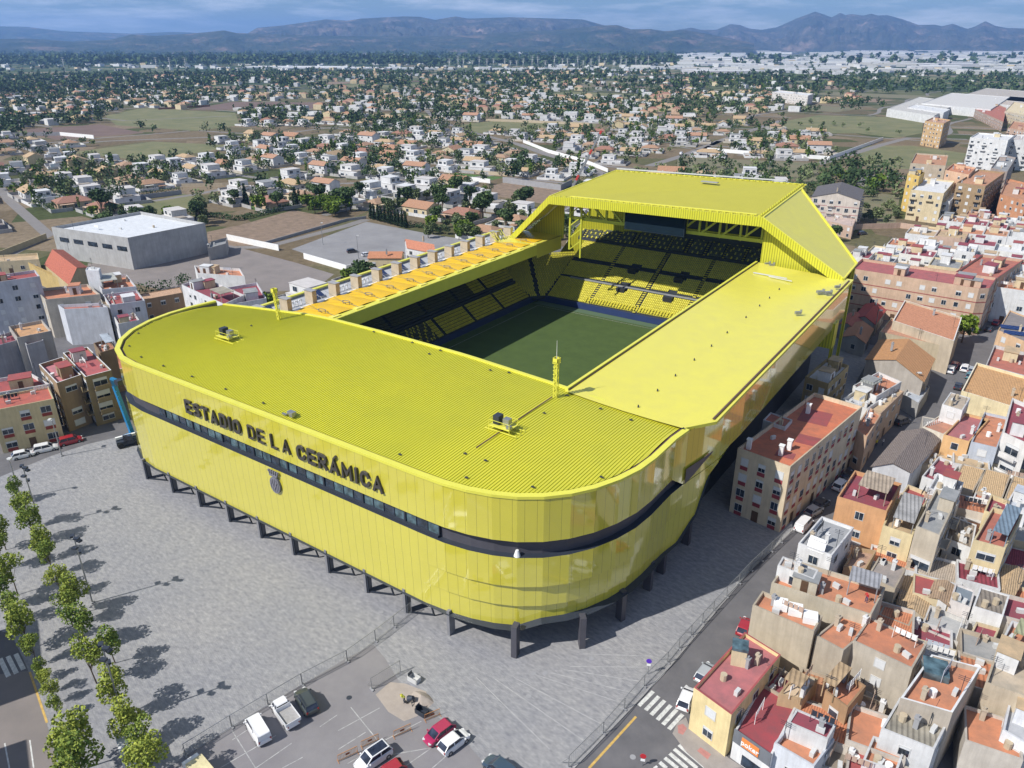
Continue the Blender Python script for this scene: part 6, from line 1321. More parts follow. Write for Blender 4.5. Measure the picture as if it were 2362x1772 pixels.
bigvan('white box van half hidden under the lowest plane trees', '7', (830, 1560), (800, 1450), 5.6, 2.0, 2.7, (.70, .70, .70)); bigvan('cream box van cut by the bottom edge near the overturned frames', '7', (1300, 1700), (1250, 1640), 5, 1.9, 2.4, (.70, .62, .36))
# ------------------------------------------------------------------ trees
def leafcloud(mb, blobs, n, size, R, flat=.75):
    tot = sum(b[3]**2 for b in blobs)
    for (bx, by, bz, br) in blobs:
        for _ in range(int(n*br*br/tot)):
            while True:
                x, y, z = R.uniform(-1, 1), R.uniform(-1, 1), R.uniform(-1, 1); d = x*x+y*y+z*z
                if .12 < d < 1: break
            k = (d**.5)**-.35; c = Vector((bx+x*br*k, by+y*br*k, bz+z*br*flat*k))
            s = size*R.uniform(.6, 1.3); a = Vector((R.gauss(0, 1), R.gauss(0, 1), R.gauss(0, 1))).normalized(); b = a.cross(Vector((R.gauss(0, 1), R.gauss(0, 1), R.gauss(0, 1)))).normalized()
            mb.quad(c-a*s-b*s*.6, c+a*s*.3-b*s*.8, c+a*s+b*s*.5, c-a*s*.2+b*s*.9)
F_plane = foliage('plane_tree_leaves', (.08, .15, .03), (.38, .42, .07)); F_pine = foliage('pine_needles', (.03, .058, .024), (.10, .155, .05)); F_olive = foliage('olive_leaves', (.065, .095, .04), (.19, .225, .10)); F_fresh = foliage('bright_green_leaves', (.05, .10, .012), (.17, .24, .025)); F_cyp = foliage('cypress_leaves', (.014, .032, .014), (.035, .06, .024))
def make_tree(name, label, cat, h, cr_, kind, n, size, seed, loc=(0, 0, 0), group=None):
    R = random.Random(seed); T = thing(name, label, cat, loc, group); o = Vector(loc); m = MB(); th = h*.38 if kind != 'cyp' else h*.12
    lean = (R.uniform(-.2, .2), R.uniform(-.2, .2)); r0 = .035*h if kind != 'plane' else .09
    m.cyl(o, o+Vector((lean[0], lean[1], th)), r0, r0*.7, 7); m.cyl(o+Vector((lean[0], lean[1], th)), o+Vector((lean[0], lean[1], h*.8)), r0*.7, r0*.25, 6)
    bl = []
    if kind == 'cyp': bl = [(lean[0], lean[1], h*(.15+.13*k), cr_*(1-.11*k)) for k in range(7)]
    else:
        for k in range(6 if kind != 'plane' else 8):
            t = R.uniform(0, 2*math.pi); rr = cr_*R.uniform(.25, .78 if kind == 'plane' else .62); z = th+(h-th)*R.uniform(.15, .85) if kind != 'pine' else h*R.uniform(.62, .92)
            bl.append((lean[0]+rr*math.cos(t), lean[1]+rr*math.sin(t), z, cr_*(R.uniform(.26, .5) if kind == 'plane' else R.uniform(.38, .6))))
            m.cyl(o+Vector((lean[0], lean[1], th*R.uniform(.8, 1.0))), o+Vector((bl[-1][0], bl[-1][1], z)), r0*.4, r0*.12, 5)
        bl.append((lean[0], lean[1], h*.82, cr_*.55))
    m.build('trunk', M_bark, T); m = MB(); leafcloud(m, [(b[0]+o.x, b[1]+o.y, b[2]+o.z, b[3]) for b in bl], n, size, R, 1.15 if kind in ('cyp', 'plane') else .75)
    m.build('crown', {'plane': F_plane, 'pine': F_pine, 'olive': F_olive, 'fresh': F_fresh, 'cyp': F_cyp, 'broad': F_olive}[kind], T); return T
ptree = [make_tree('plane_tree', 'x', 'tree', 6.8, 2.0, 'plane', 1500, .135, s) for s in (1, 2, 3)]
PT = [('4', 88, 1475, .8), ('4', 150, 1600, 1), ('7', 180, 60, 1.05), ('7', 245, 180, 1.0), ('7', 290, 290, .95), ('7', 360, 430, .85), ('7', 440, 500, 1.1), ('7', 420, 610, .9), ('7', 505, 700, 1.1), ('7', 690, 830, .95), ('7', 560, 930, 1.1), ('7', 710, 1130, 1.1), ('7', 800, 1310, 1.1), ('7', 900, 1480, 1.0), ('7', 910, 1600, 1.1),
      ('7', -10, 120, 1), ('7', 60, 390, 1.05), ('7', 55, 600, .8), ('7', 110, 700, 1.2), ('7', 190, 880, .75), ('7', 440, 1430, 1.3), ('7', 450, 1580, 1.35), ('7', -40, 250, 1), ('7', -30, 480, 1)]
used_t = 0
for i, (rg, x, y, s) in enumerate(PT):
    p = G(rg, x, y, 4.6*s); src = ptree[i % 3]; row = 'right' if i < 15 else 'left'
    lb = 'young plane tree, %s from the top of the row nearest the plaza' % ORD[i] if i < 15 else 'plane tree, %s from the top of the avenue-side row' % ORD[i-15]
    if i < 3: src.location = (*p, .1); src.scale = (s,)*3; src.rotation_euler = (0, 0, i*1.3); src['label'] = lb; src['group'] = 'plane trees along the avenue'
    else: dup(src, (*p, .1), i*1.7, lb, 'plane trees along the avenue', s)
for i, (x, y) in enumerate([(250, 1010), (290, 1090), (325, 1150), (345, 1240)]):
    p = G('7', x, y, 2.4); dup(ptree[i % 3], (*p, .1), i, 'slim sapling beside the yellow kerb line, %s from the top' % ORD[i], 'saplings by the yellow kerb', .55)
# lamps
def lamp(label, base, h, heads, loc_z=.1, name='floodlight_mast'):
    T = thing(name, label, 'street lamp', (*base, loc_z)); m = MB(); m.cyl((*base, loc_z), (*base, h), .13, .08, 10); m.build('pole', M_steel, T); m = MB(); m.box((*base, loc_z+.1), (.5, .5, .2)); m.build('base_plate', M_conc, T)
    for (dx, dy, dz) in heads: m = MB(); m.box((base[0]+dx, base[1]+dy, h+dz), (.75, .55, .28), rot=dx); m.bar((*base, h+dz), (base[0]+dx, base[1]+dy, h+dz), .07); m.build('lamp_head', M_navy if heads[0][2] else M_frame, T)
HD = [(.55, .1, -.1), (-.55, .1, -.1), (.4, -.4, -1.5), (-.4, .3, -2.9), (.1, .5, -.9)]
lamp('grey floodlight mast with stacked heads, nearest the bottom of the plaza', tuple(G('7', 788, 1354, .1)), 11.8, HD); lamp('middle floodlight mast rising between the plane trees', tuple(G('7', 590, 605, .1)), 11.8, HD); lamp('upper floodlight mast between the plane trees', tuple(G('7', 260, 115, .1)), 11.8, HD)
lamp('grey street lamp with one head by the crosswalk at the left edge', tuple(G('4', 395, 1290, .1)), 8, [(-.9, 0, 0)], name='street_lamp'); lamp('thin lamp post by the kerb at the left edge above the plane trees', tuple(G('4', 135, 1560, .1)), 8.5, [(.4, 0, 0)], name='street_lamp')
for i, (rg, x, y, h) in enumerate([('1', 2060, 1560, 9), ('2', 130, 1650, 9), ('4', 1350, 110, 10), ('3', 575, 1140, 10), ('2', 495, 1100, 8), ('6', 1480, 960, 8), ('6', 1250, 530, 8)]): lamp('slim grey lamp post, '+WHERE(OFF[rg][0]+x/2.765, OFF[rg][1]+y/2.765), tuple(G(rg, x, y, 0)), h, [(.6, 0, 0)], 0, name='street_lamp')
# ------------------------------------------------------------------ site fences
def fence_panel(a, b):
    T = thing('fence_panel', 'f', 'fence', (0, 0, 0)); return T
def fences(P, label, group, z=.1, h=2.0, step=3.3, post_only=False):
    tot = 0; k = 0
    for a, b in zip(P, P[1:]):
        a = Vector(a); b = Vector(b); d = (b-a); n = max(1, int(d.length/step)); e = d/n
        for i in range(n):
            p = a+e*i; q = a+e*(i+1)-e.normalized()*.06; T = thing('fence_panel', label % ORD[k], 'fence panel', (*p, z), group); m = MB()
            for s in (p, q): m.bar((*s, z), (*s, z+h), .07)
            for zz in (z+.15, z+h): m.bar((*p, zz), (*q, zz), .06)
            m.build('frame', M_steel, T); m = MB()
            for j in range(1, 16): s = p.lerp(q, j/16); m.bar((*s, z+.15), (*s, z+h), .012)
            for j in range(1, 6): m.bar((*p, z+.15+j*.31), (*q, z+.15+j*.31), .012)
            m.build('wire_mesh', M_steel, T); m = MB(); nn = Vector((-e.y, e.x)).normalized(); ang = math.atan2(nn.y, nn.x); m.box((*p, z+.09), (.75, .24, .16), rot=ang); m.build('foot_block', M_conc, T)
            if k % 2 == 0: m = MB(); m.bar((*p, z+1.6), (*(p+nn*1.0), z+.1), .05); m.build('brace', M_steel, T)
            k += 1
fences([G('8', 1470, 1659, .1), G('8', 1690, 1440, .1), G('8', 1950, 1140, .1), G('8', 2100, 990, .1), G('9', 10, 900, .1), G('9', 230, 660, .1), G('9', 470, 400, .1), G('9', 720, 165, .1)], 'steel mesh fence panel between plaza and right-hand road, %s from the bottom', 'mesh fence along the right-hand road')
fences([G('7', 1185, 1585, .1), G('7', 1480, 1400, .1), G('7', 1930, 1130, .1), G('8', 60, 980, .1), G('8', 240, 850, .1), G('8', 470, 670, .1)], 'steel mesh fence panel between plaza and car park, %s from the left', 'mesh fence along the car park')
fences([G('8', 215, 1160, .1), G('8', 400, 1045, .1)], 'short loose mesh fence panel by the sand heap, %s from the left', 'loose fence by the sand')
M_or = mat('orange_barrier_paint', (.50, .24, .10), .6, .15)
for i, (x0, y0, x1, y1) in enumerate([(355, 1465, 465, 1415), (555, 1360, 650, 1320), (150, 1530, 260, 1480), (0, 1620, 125, 1560)]):
    a = Vector(G('8', x0, y0, .1)); b = Vector(G('8', x1, y1, .1)); T = thing('crowd_barrier', ['orange crowd barrier standing alone left of the magenta car', 'orange crowd barrier behind the magenta car', 'orange crowd barrier touching the white crossover', 'orange crowd barrier at the lower left of the car park'][i], 'barrier', (*a, .1)); m = MB()
    for j in range(15): s = a.lerp(b, j/14); m.bar((*s, .25), (*s, 1.1), .03)
    m.bar((*a, 1.15), (*b, 1.15), .06); m.bar((*a, .25), (*b, .25), .06); m.build('railing', M_or, T); m = MB(); c = (a+b)/2; e = (b-a).normalized(); m.box((*c, .7), (.5, .05, .25), rot=math.atan2(e.y, e.x)); m.build('plate', mat('dark_orange_plate', (.25, .07, .03), .6), T)
    for s in (a, b): m = MB(); n = Vector((-e.y, e.x)); m.bar((*(s-n*.35), .14), (*(s+n*.35), .14), .05); m.build('foot', M_or, T)
# building-site things
M_sand = mat('pale_sand', (.36, .31, .27), .95, .1, 1, bump=.3)
sheet('sand_spill', [G('8', x, y, .12) for x, y in [(240, 1190), (330, 1110), (430, 1120), (560, 1170), (590, 1260), (500, 1330), (420, 1360), (320, 1300)]], .122, M_sand)
m = MB(); c = Vector(G('8', 530, 1220, .1)); k = 14; R = random.Random(4)
for i in range(k):
    for j in range(3):
        r0, r1 = (1.6*(1-j/3)), (1.6*(1-(j+1)/3)); z0, z1 = .1+.75*(j/3)**.8, .1+.75*((j+1)/3)**.8; a0, a1 = 2*math.pi*i/k, 2*math.pi*(i+1)/k
        f = lambda r, a, z: (c.x+r*math.cos(a)*(1+.15*math.sin(3*a)), c.y+r*.7*math.sin(a), z); m.quad(f(r0, a0, z0), f(r0, a1, z0), f(r1, a1, z1), f(r1, a0, z1))
props(m.build('sand_heap', M_sand), 'low heap of pale sand near the magenta car', 'sand heap')
for i, (x, y, lb) in enumerate([(485, 1100, 'grey metal crate standing open on the plaza near the sand'), (535, 1310, 'blue-grey steel skip lying by the orange barrier')]):
    c = Vector(G('8', x, y, .1)); T = thing('site_crate', lb, 'crate', (*c, .1)); m = MB(); w, d, h = 1.5, .9, .7
    m.box((*c, .15), (w, d, .08)); 
    for s in (-1, 1): m.box((c.x+s*w/2, c.y, .45), (.06, d, h)); m.box((c.x, c.y+s*d/2, .45), (w-.1, .06, h))
    m.build('walls', [M_frame, M_navy][i], T); m = MB(); m.box((c.x-w*.45, c.y, .95), (.08, d*.8, .5)); m.build('lid', M_navy, T)
def mixer():
    c = Vector(G('8', 465, 1245, .1)); T = thing('concrete_mixer', 'small dark concrete mixer beside the sand heap', 'mixer', (*c, .1)); m = MB(); m.cyl((c.x-.3, c.y, .7), (c.x+.35, c.y+.1, 1.15), .42, .25, 12); m.build('drum', M_navy, T); m = MB()
    for s in (-1, 1): m.bar((c.x+s*.5, c.y-.3, .1), (c.x, c.y, .8), .07); m.bar((c.x+s*.5, c.y+.4, .1), (c.x, c.y, .8), .07)
    m.build('stand', M_navy, T); m = MB(); m.cyl((c.x-.5, c.y-.4, .3), (c.x-.5, c.y-.3, .3), .22, .22, 10); m.build('wheel', M_black, T)
mixer()
for i, (x, y) in enumerate([(70, 1210), (275, 665), (1245, 1055), (1320, 1052), (1615, 960), (1820, 978), (1215, 1200), (1940, 1160), (1880, 1585)]):
    c = Vector(G('8', x, y, .1)); m = MB(); z = .118 if i < 8 else .024; m.cyl((*c, z-.03), (*c, z+.01), .35, .35, 14); props(m.build('manhole_cover', M_conc if i else M_navy), 'round manhole cover in the paving, '+WHERE(780+x/2.765, 1172+y/2.765), 'manhole cover', 'manhole covers')
def sign(label, base, h, col, z=.1):
    T = thing('road_sign', label, 'road sign', (*base, z)); m = MB(); m.cyl((*base, z), (*base, z+h), .05, .05, 8); m.build('post', M_steel, T); n = Vector((-base[0], -base[1])).normalized(); m = MB(); q = Vector((*base, 0))+Vector((n.x, n.y, 0))*.06; m.cyl(q+Vector((0, 0, z+h)), q+Vector((n.x*.04, n.y*.04, z+h)), .36, .36, 18); m.build('disc', mat('sign_'+col[0], col[1], .4, .03), T); m = MB(); m.box((q.x, q.y, z+h-.65), (.5, .06, .3), rot=math.atan2(n.y, n.x)+1.57); m.build('plate', M_white, T)
sign('round violet-blue no parking sign by the fenced road', tuple(G('8', 1975, 1060, .1)), 2.3, ('violet_blue', (.10, .03, .45))); sign('round red and white sign beside the lower zebra crossing', tuple(G('8', 1940, 1640, .1)), 1.6, ('red', (.5, .03, .04)), .02)
# a few people at work
def person(label, p, z, top, leg, bend=0.0, face=0.0):
    me = bpy.data.meshes.new('person'); J = [(0, 0, .92), (0, 0, 1.15), (0, 0, 1.42), (0, 0, 1.52), (0, 0, 1.66), (.1, 0, .9), (.13, .03, .5), (.14, 0, .08), (.15, .14, .04), (-.1, 0, .9), (-.14, .12, .5), (-.14, .02, .08), (-.15, .16, .04), (.2, 0, 1.4), (.27, .05, 1.12), (.24, .25, .95), (-.2, 0, 1.4), (-.28, .04, 1.12), (-.24, .2, .9)]
    E_ = [(0, 1), (1, 2), (2, 3), (3, 4), (0, 5), (5, 6), (6, 7), (7, 8), (0, 9), (9, 10), (10, 11), (11, 12), (2, 13), (13, 14), (14, 15), (2, 16), (16, 17), (17, 18)]
    Rr = [.15, .14, .15, .06, .1, .1, .07, .05, .045, .1, .07, .05, .045, .07, .05, .035, .07, .05, .035]
    V = []
    for (x, y, zz) in J:
        if zz > .95 and bend: a = bend; y, zz = y*math.cos(a)+(zz-.92)*math.sin(a), .92+(zz-.92)*math.cos(a)-y*math.sin(a)
        V.append((x, y, zz))
    me.from_pydata(V, E_, []); o = bpy.data.objects.new('person', me); C.objects.link(o); o.modifiers.new('skin', 'SKIN')
    for i, r in enumerate(Rr): me.skin_vertices[0].data[i].radius = (r, r*.85)
    me.skin_vertices[0].data[0].use_root = True
    s = o.modifiers.new('sub', 'SUBSURF'); s.levels = 1; s.render_levels = 1
    dg = bpy.context.evaluated_depsgraph_get(); m2 = bpy.data.meshes.new_from_object(o.evaluated_get(dg)); o.modifiers.clear(); o.data = m2; m2.name = 'person'
    for q in (mat('skin', (.42, .24, .16), .7), mat('cloth_%02x%02x%02x' % tuple(int(255*c) for c in top), top, .8), mat('trousers_%02x' % int(255*leg[2]), leg, .8)): m2.materials.append(q)
    for f in m2.polygons:
        zz = f.center.z; f.material_index = 0 if (zz > 1.5 and not bend) or (bend and f.center.y > .5) else (1 if zz > .93 else 2); f.use_smooth = True
    o.location = (*p, z); o.rotation_euler = (0, 0, face); return props(o, label, 'person')
person('person in yellow safety vest bending over beside the concrete mixer', G('8', 425, 1240, .1), .1, (.55, .55, .05), (.05, .06, .09), .9, 2.2)
person('worker in bright yellow vest at the barriers of the shaded lane', G('6', 1268, 1228, 0), 0, (.7, .6, .03), (.04, .05, .08), 0, 1.0)
person('worker in white shirt beside the yellow vested one in the lane', G('6', 1310, 1222, 0), 0, (.7, .7, .72), (.05, .06, .1), 0, 2.0)
person('man in red top standing on the cluttered orange roof terrace', G('9', 1205, 600, 9), 9.0, (.5, .04, .04), (.03, .05, .15), .3, 2.6)
M_pool = mat('pool_water', (.06, .32, .38), .05, .05)
# ------------------------------------------------------------------ villas
def villa_proto(i, kind, wall, roof):
    R = random.Random(100+i); T = thing('villa', 'v', 'house', (0, 0, 0)); WM = wallmat(wall); w, d = R.uniform(11, 16), R.uniform(8, 11)
    if kind == 'cube':
        h1, h2 = 3.3, 6.4; m = MB(); m.box((0, 0, h1/2), (w, d, h1)); m.box((-w*.18, d*.06, h1+(h2-h1)/2), (w*.6, d*.8, h2-h1-.004)); m.box((w*.35, -d*.62, h1/2-.1), (w*.28, d*.3, h1-.3))
        m.build('wall', WM, T); m = MB(); m.box((0, 0, h1+.06), (w+.3, d+.3, .1)); m.box((-w*.18, d*.06, h2+.06), (w*.6+.3, d*.8+.3, .1)); m.build('roof', roofmat(roof), T)
        m = MB(); m.box((w*.33, -d*.1, h1+.5), (w*.3, d*.6, .08)); m.build('terrace', roofmat((.35, .30, .25)), T)
        wins = [(-w*.3, -d/2-.02, 1.5, 2.6, 1.9), (w*.12, -d/2-.02, 1.6, 2.2, 1.6), (-w*.3, -d*.34-.02, 4.9, 2.2, 1.5), (w*.0, -d*.34-.02, 4.9, 1.6, 1.3)]
    elif kind == 'hip':
        h = R.choice([3.2, 5.8]); m = MB(); m.box((0, 0, h/2), (w, d, h)); m.build('wall', WM, T); m = MB(); a, b = w/2+.5, d/2+.5; t = h+d*.2; r = w/2-d*.38
        for z in (h,):
            P = [(-a, -b, z), (a, -b, z), (a, b, z), (-a, b, z)]; R0, R1 = (-r, 0, t), (r, 0, t)
            m.quad(P[0], P[1], R1, R0); m.quad(P[2], P[3], R0, R1); m.poly([P[1], P[2], R1]); m.poly([P[3], P[0], R0]); m.poly([P[3], P[2], P[1], P[0]])
        if i % 2: # wing
            m.box((w*.3, -d*.65, h*.5+.2), (w*.3, d*.4, .2))
        m.build('roof', roofmat(roof, 'tile'), T); m = MB(); m.box((w*.2, d*.1, t-.1), (.6, .6, 1.4)); m.build('chimney', WM, T)
        m = MB(); m.box((-w*.25, -b-.9, 2.7), (w*.4, 2.2, .15)); 
        for s in (-1, 1): m.box((-w*.25+s*w*.18, -b-1.8, 1.35), (.2, .2, 2.6))
        m.build('porch', WM, T)
        wins = [(-w*.32, -d/2-.02, 1.5, 1.5, 1.4), (0, -d/2-.02, 1.5, 1.5, 1.4), (w*.32, -d/2-.02, 1.5, 1.5, 1.4)]+([(-w*.2, -d/2-.02, 4.4, 1.4, 1.2), (w*.2, -d/2-.02, 4.4, 1.4, 1.2)] if h > 4 else [])
    else:
        h = R.choice([3.4, 6.0]); m = MB(); m.box((0, 0, h/2), (w, d, h)); t = h+d*.22
        m.poly([(-w/2, -d/2, h), (-w/2, d/2, h), (-w/2, 0, t)]); m.poly([(w/2, d/2, h), (w/2, -d/2, h), (w/2, 0, t)]); m.build('wall', WM, T); m = MB(); a, b = w/2+.4, d/2+.5; z = h-.1
        m.quad((-a, -b, z), (a, -b, z), (a, 0, t+.1), (-a, 0, t+.1)); m.quad((a, b, z), (-a, b, z), (-a, 0, t+.1), (a, 0, t+.1)); m.quad((-a, -b, z-.12), (a, -b, z-.12), (a, -b, z), (-a, -b, z)); m.build('roof', roofmat(roof, 'tile'), T)
        m = MB(); m.box((-w*.25, d*.1, t+.2), (.6, .6, 1.3)); m.build('chimney', WM, T)
        wins = [(-w*.3, -d/2-.02, 1.5, 1.6, 1.3), (w*.05, -d/2-.02, 1.4, 2.4, 1.9), (w*.36, -d/2-.02, 1.5, 1.2, 1.2)]+([(-w*.2, -d/2-.02, 4.5, 1.4, 1.2), (w*.25, -d/2-.02, 4.5, 1.4, 1.2)] if h > 4 else [])
    m = MB(); W2, D2 = w/2+R.uniform(3.0, 4.5), d/2+R.uniform(3.5, 5.0); g0 = R.uniform(-.3, .3)*W2
    for a_, b_ in (((-W2, -D2), (g0-2, -D2)), ((g0+2, -D2), (W2, -D2)), ((W2, -D2), (W2, D2)), ((W2, D2), (-W2, D2)), ((-W2, D2), (-W2, -D2))): m.bar((*a_, .8), (*b_, .8), .25, 1.6)
    m.build('plot_wall', wallmat(R.choice([WH, (.55, .5, .42), (.42, .41, .40), WH])), T)
    m = MB(); m.quad((-W2, -D2, .03), (W2, -D2, .03), (W2, D2, .03), (-W2, D2, .03)); m.build('garden', R.choice([M_grass, M_field, M_pave, M_rub, M_pave, M_asph2]), T)
    if i % 3 == 0: m = MB(); m.box((W2-3.0, -D2+2.6, .06), (4.6, 2.6, .1)); m.build('pool', M_pool, T)
    for (x, y, z, ww, hh) in wins:
        q = MB(); window_mb(q, (x, y, z), Vector((1, 0)), Vector((0, -1)), ww, hh, R.choice([0, 0, .4])); q.build('window', [M_frame, M_glass, M_shut], T)
    for s in (-1, 1):
        q = MB(); window_mb(q, (s*(w/2+.02), 0, 1.6), Vector((0, 1)), Vector((s, 0)), 1.4, 1.3, 0); q.build('window', [M_frame, M_glass, M_shut], T)
    T['_size'] = (w, d); return T
VP = [('cube', WH, WHR, 'white flat roofed villa'), ('cube', (.7, .7, .7), GR, 'white villa with grey flat roof'), ('hip', CRM, (.40, .26, .17), 'cream villa with hipped tan-brown roof'), ('hip', WH, TAN, 'white villa with hipped tan roof'), ('gable', CRM, (.42, .23, .14), 'cream house with orange-brown roof'), ('gable', WH, TAN, 'white house with tan gable roof'),
      ('hip', PEA, (.34, .17, .12), 'peach villa with red hipped roof'), ('cube', (.45, .44, .43), WHR, 'grey villa with white flat roof'), ('gable', YLW, TAN, 'yellow house with tan gable roof'), ('hip', (.6, .57, .5), (.40, .24, .15), 'pale villa with brown hipped roof'), ('cube', WH, (.55, .52, .5), 'white stepped villa with pale roof'), ('gable', WH, (.44, .25, .16), 'white house with terracotta gable roof')]
PRO = [villa_proto(i, *v[:3]) for i, v in enumerate(VP)]
PUSED = [False]*len(PRO)
def free(x, y, r=0):
    for p in BLOCK:
        if inside((x, y), p): return False
    return True
_bb = [(min(q[0] for q in p), min(q[1] for q in p), max(q[0] for q in p), max(q[1] for q in p)) for p in BLOCK]
def free(x, y, r=6):
    for p, b in zip(BLOCK, _bb):
        if b[0]-r < x < b[2]+r and b[1]-r < y < b[3]+r:
            if inside((x, y), p): return False
            for k in range(6):
                if inside((x+r*math.cos(k*1.047), y+r*math.sin(k*1.047)), p): return False
    return True
RP_ = random.Random(77); NPZ = 0
while NPZ < 34:
    x = RP_.uniform(-1500, 100); y = RP_.uniform(230, 2200); u, v = PROJ(x, y, 0)
    if not (0 < u < 2350 and 170 < v < 345) or (x > -60 and y < 430): continue
    w = RP_.uniform(40, 120)*(1+y/2500); d = RP_.uniform(35, 90)*(1+y/2500); a = RP_.uniform(-.2, .3); cs, sn = math.cos(a), math.sin(a)
    P = [(x+p*cs-q*sn, y+p*sn+q*cs) for p, q in ((-w/2, -d/2), (w/2, -d/2+RP_.uniform(-8, 8)), (w/2, d/2), (-w/2, d/2+RP_.uniform(-8, 8)))]
    if any(inside(q, b) for b in BLOCK for q in P+[(x, y)]): continue
    sheet('field', P, .018, [M_field, M_rub, M_scrub, M_plough, M_field][NPZ % 5]); BLOCK.append(P); NPZ += 1
_bb = [(min(q[0] for q in p), min(q[1] for q in p), max(q[0] for q in p), max(q[1] for q in p)) for p in BLOCK]
def near_road(x, y, r):
    a = (x-6*math.sin(y/25*.8))/25; b = (y-8*math.sin(x/25*.5))/25
    da = abs(((a-.5+2) % 4)-2)*25; db_ = abs(((b-.5+1.5) % 3)-1.5)*25
    return da < r or db_ < r
for gi in range(-88, 8, 4):
    P = []
    for gj in range(9, 84):
        y = gj*25; x = (gi+.5)*25+6*math.sin(gj*.8)
        u, v = PROJ(x, y, 0); ok = -30 < u < 2400 and 160 < v < 560 and not (x > -60 and y < 430) and not any(bb[0] < x < bb[2] and bb[1] < y < bb[3] and inside((x, y), p) for p, bb in zip(BLOCK, _bb))
        if ok: P.append((x, y))
        if (not ok or gj == 83) and len(P) > 2:
            mb = MB()
            for a_, b_ in zip(P, P[1:]): mb.quad((a_[0]-2.4, a_[1], .026), (a_[0]+2.4, a_[1], .026), (b_[0]+2.4, b_[1], .026), (b_[0]-2.4, b_[1], .026))
            struct('road', mb, M_road2)
        if not ok: P = []
for gj in range(9, 84, 3):
    P = []
    for gi in range(-88, 8):
        x = gi*25; y = (gj+.5)*25+8*math.sin(gi*.5)
        u, v = PROJ(x, y, 0); ok = -30 < u < 2400 and 160 < v < 560 and not (x > -60 and y < 430) and not any(bb[0] < x < bb[2] and bb[1] < y < bb[3] and inside((x, y), p) for p, bb in zip(BLOCK, _bb))
        if ok: P.append((x, y))
        if (not ok or gi == 7) and len(P) > 2:
            mb = MB()
            for a_, b_ in zip(P, P[1:]): mb.quad((a_[0], a_[1]-2.4, .030), (b_[0], b_[1]-2.4, .030), (b_[0], b_[1]+2.4, .030), (a_[0], a_[1]+2.4, .030))
            struct('road', mb, M_road2)
        if not ok: P = []
def dens(x, y):
    return .5+.5*math.sin(x*.009+1.3)*math.cos(y*.007-.4)+.25*math.sin(x*.021-y*.017)
SPOTS = []
R = random.Random(21)
cell = 25
for gi in range(-110, 40):
    for gj in range(3, 110):
        x = gi*cell+R.uniform(-3, 3)+6*math.sin(gj*.8); y = gj*cell+R.uniform(-3, 3)+8*math.sin(gi*.5); D_ = math.hypot(x, y)
        if D_ > 2400: continue
        u, v = PROJ(x, y, 3)
        if not (-60 < u < 2420 and 145 < v < 1000): continue
        # town on the right and plain gaps
        if x > -58 and y < 420: continue
        if u > 1890 and v > 235: continue
        if u > 1980 and 185 < v < 240 : continue
        if u > 1900 and 165 < v < 225 and R.random() < .8: continue
        if v < 210 and (R.random() < .35+.25*(dens(x*.5, y*.5) < .5)): continue
        if (D_ > 600 and (dens(x, y) < .12 or R.random() < .2)) or (D_ <= 600 and R.random() < .06): continue
        if y < 262 and x > -172 and x < -20: continue
        if x > -330 and y < 125: continue
        if not free(x, y, 9): continue
        SPOTS.append((D_, x, y, u, v))
SPOTS.sort()
def nang(x, y): return .15*math.sin(x*.004)+.5*math.sin(y*.003+x*.002)
NV = 290
dist_v = []
for i, (D_, x, y, u, v) in enumerate(SPOTS):
    k = R.choice([0, 0, 0, 1, 1, 2, 3, 3, 4, 5, 5, 6, 7, 8, 9, 10, 10, 10, 11]); rz_ = nang(x, y)+R.choice([0, 0, math.pi/2, 0])+R.uniform(-.1, .1)
    if -70 < u < 300 and v > 560: continue
    lb = VP[k][3]+', '+WHERE(u, v)
    if i < NV:
        if not PUSED[k]: PUSED[k] = True; o = PRO[k]; o.location = (x, y, 0); o.rotation_euler = (0, 0, rz_); o['label'] = lb; o['group'] = 'villas in the suburb'
        else: o = dup(PRO[k], (x, y, 0), rz_, lb, 'villas in the suburb', R.uniform(.85, 1.1)); o['category'] = 'house'
    else: dist_v.append((x, y, k, rz_, R.uniform(.85, 1.15)))
# the rest of the suburb: one mass
def colmat(name): return MATS[name]
acc = {}
def farbox(x, y, w, d, h, rz_, wm, rm, pitched=False):
    a = acc.setdefault(wm, MB()); b = acc.setdefault(rm, MB()); cs, sn = math.cos(rz_), math.sin(rz_)
    P = [(x+p*cs-q*sn, y+p*sn+q*cs) for p, q in ((-w/2, -d/2), (w/2, -d/2), (w/2, d/2), (-w/2, d/2))]
    a.prism(P, 0, h, top=False)
    if pitched:
        r0 = (x-w*.2*cs, y-w*.2*sn, h+d*.22); r1 = (x+w*.2*cs, y+w*.2*sn, h+d*.22); p3 = [(*p, h) for p in P]
        b.quad(p3[0], p3[1], r1, r0); b.quad(p3[2], p3[3], r0, r1); b.poly([p3[1], p3[2], r1]); b.poly([p3[3], p3[0], r0])
    else: b.poly([(*p, h) for p in P])
for (x, y, k, rz_, s) in dist_v:
    kind, wl, rf, _ = VP[k]; farbox(x, y, 13*s, 9*s, (3.4 if k % 2 else 5.8)*s, rz_, wallmat(wl).name, roofmat(rf, 'flat' if kind == 'cube' else 'tile').name, kind != 'cube')
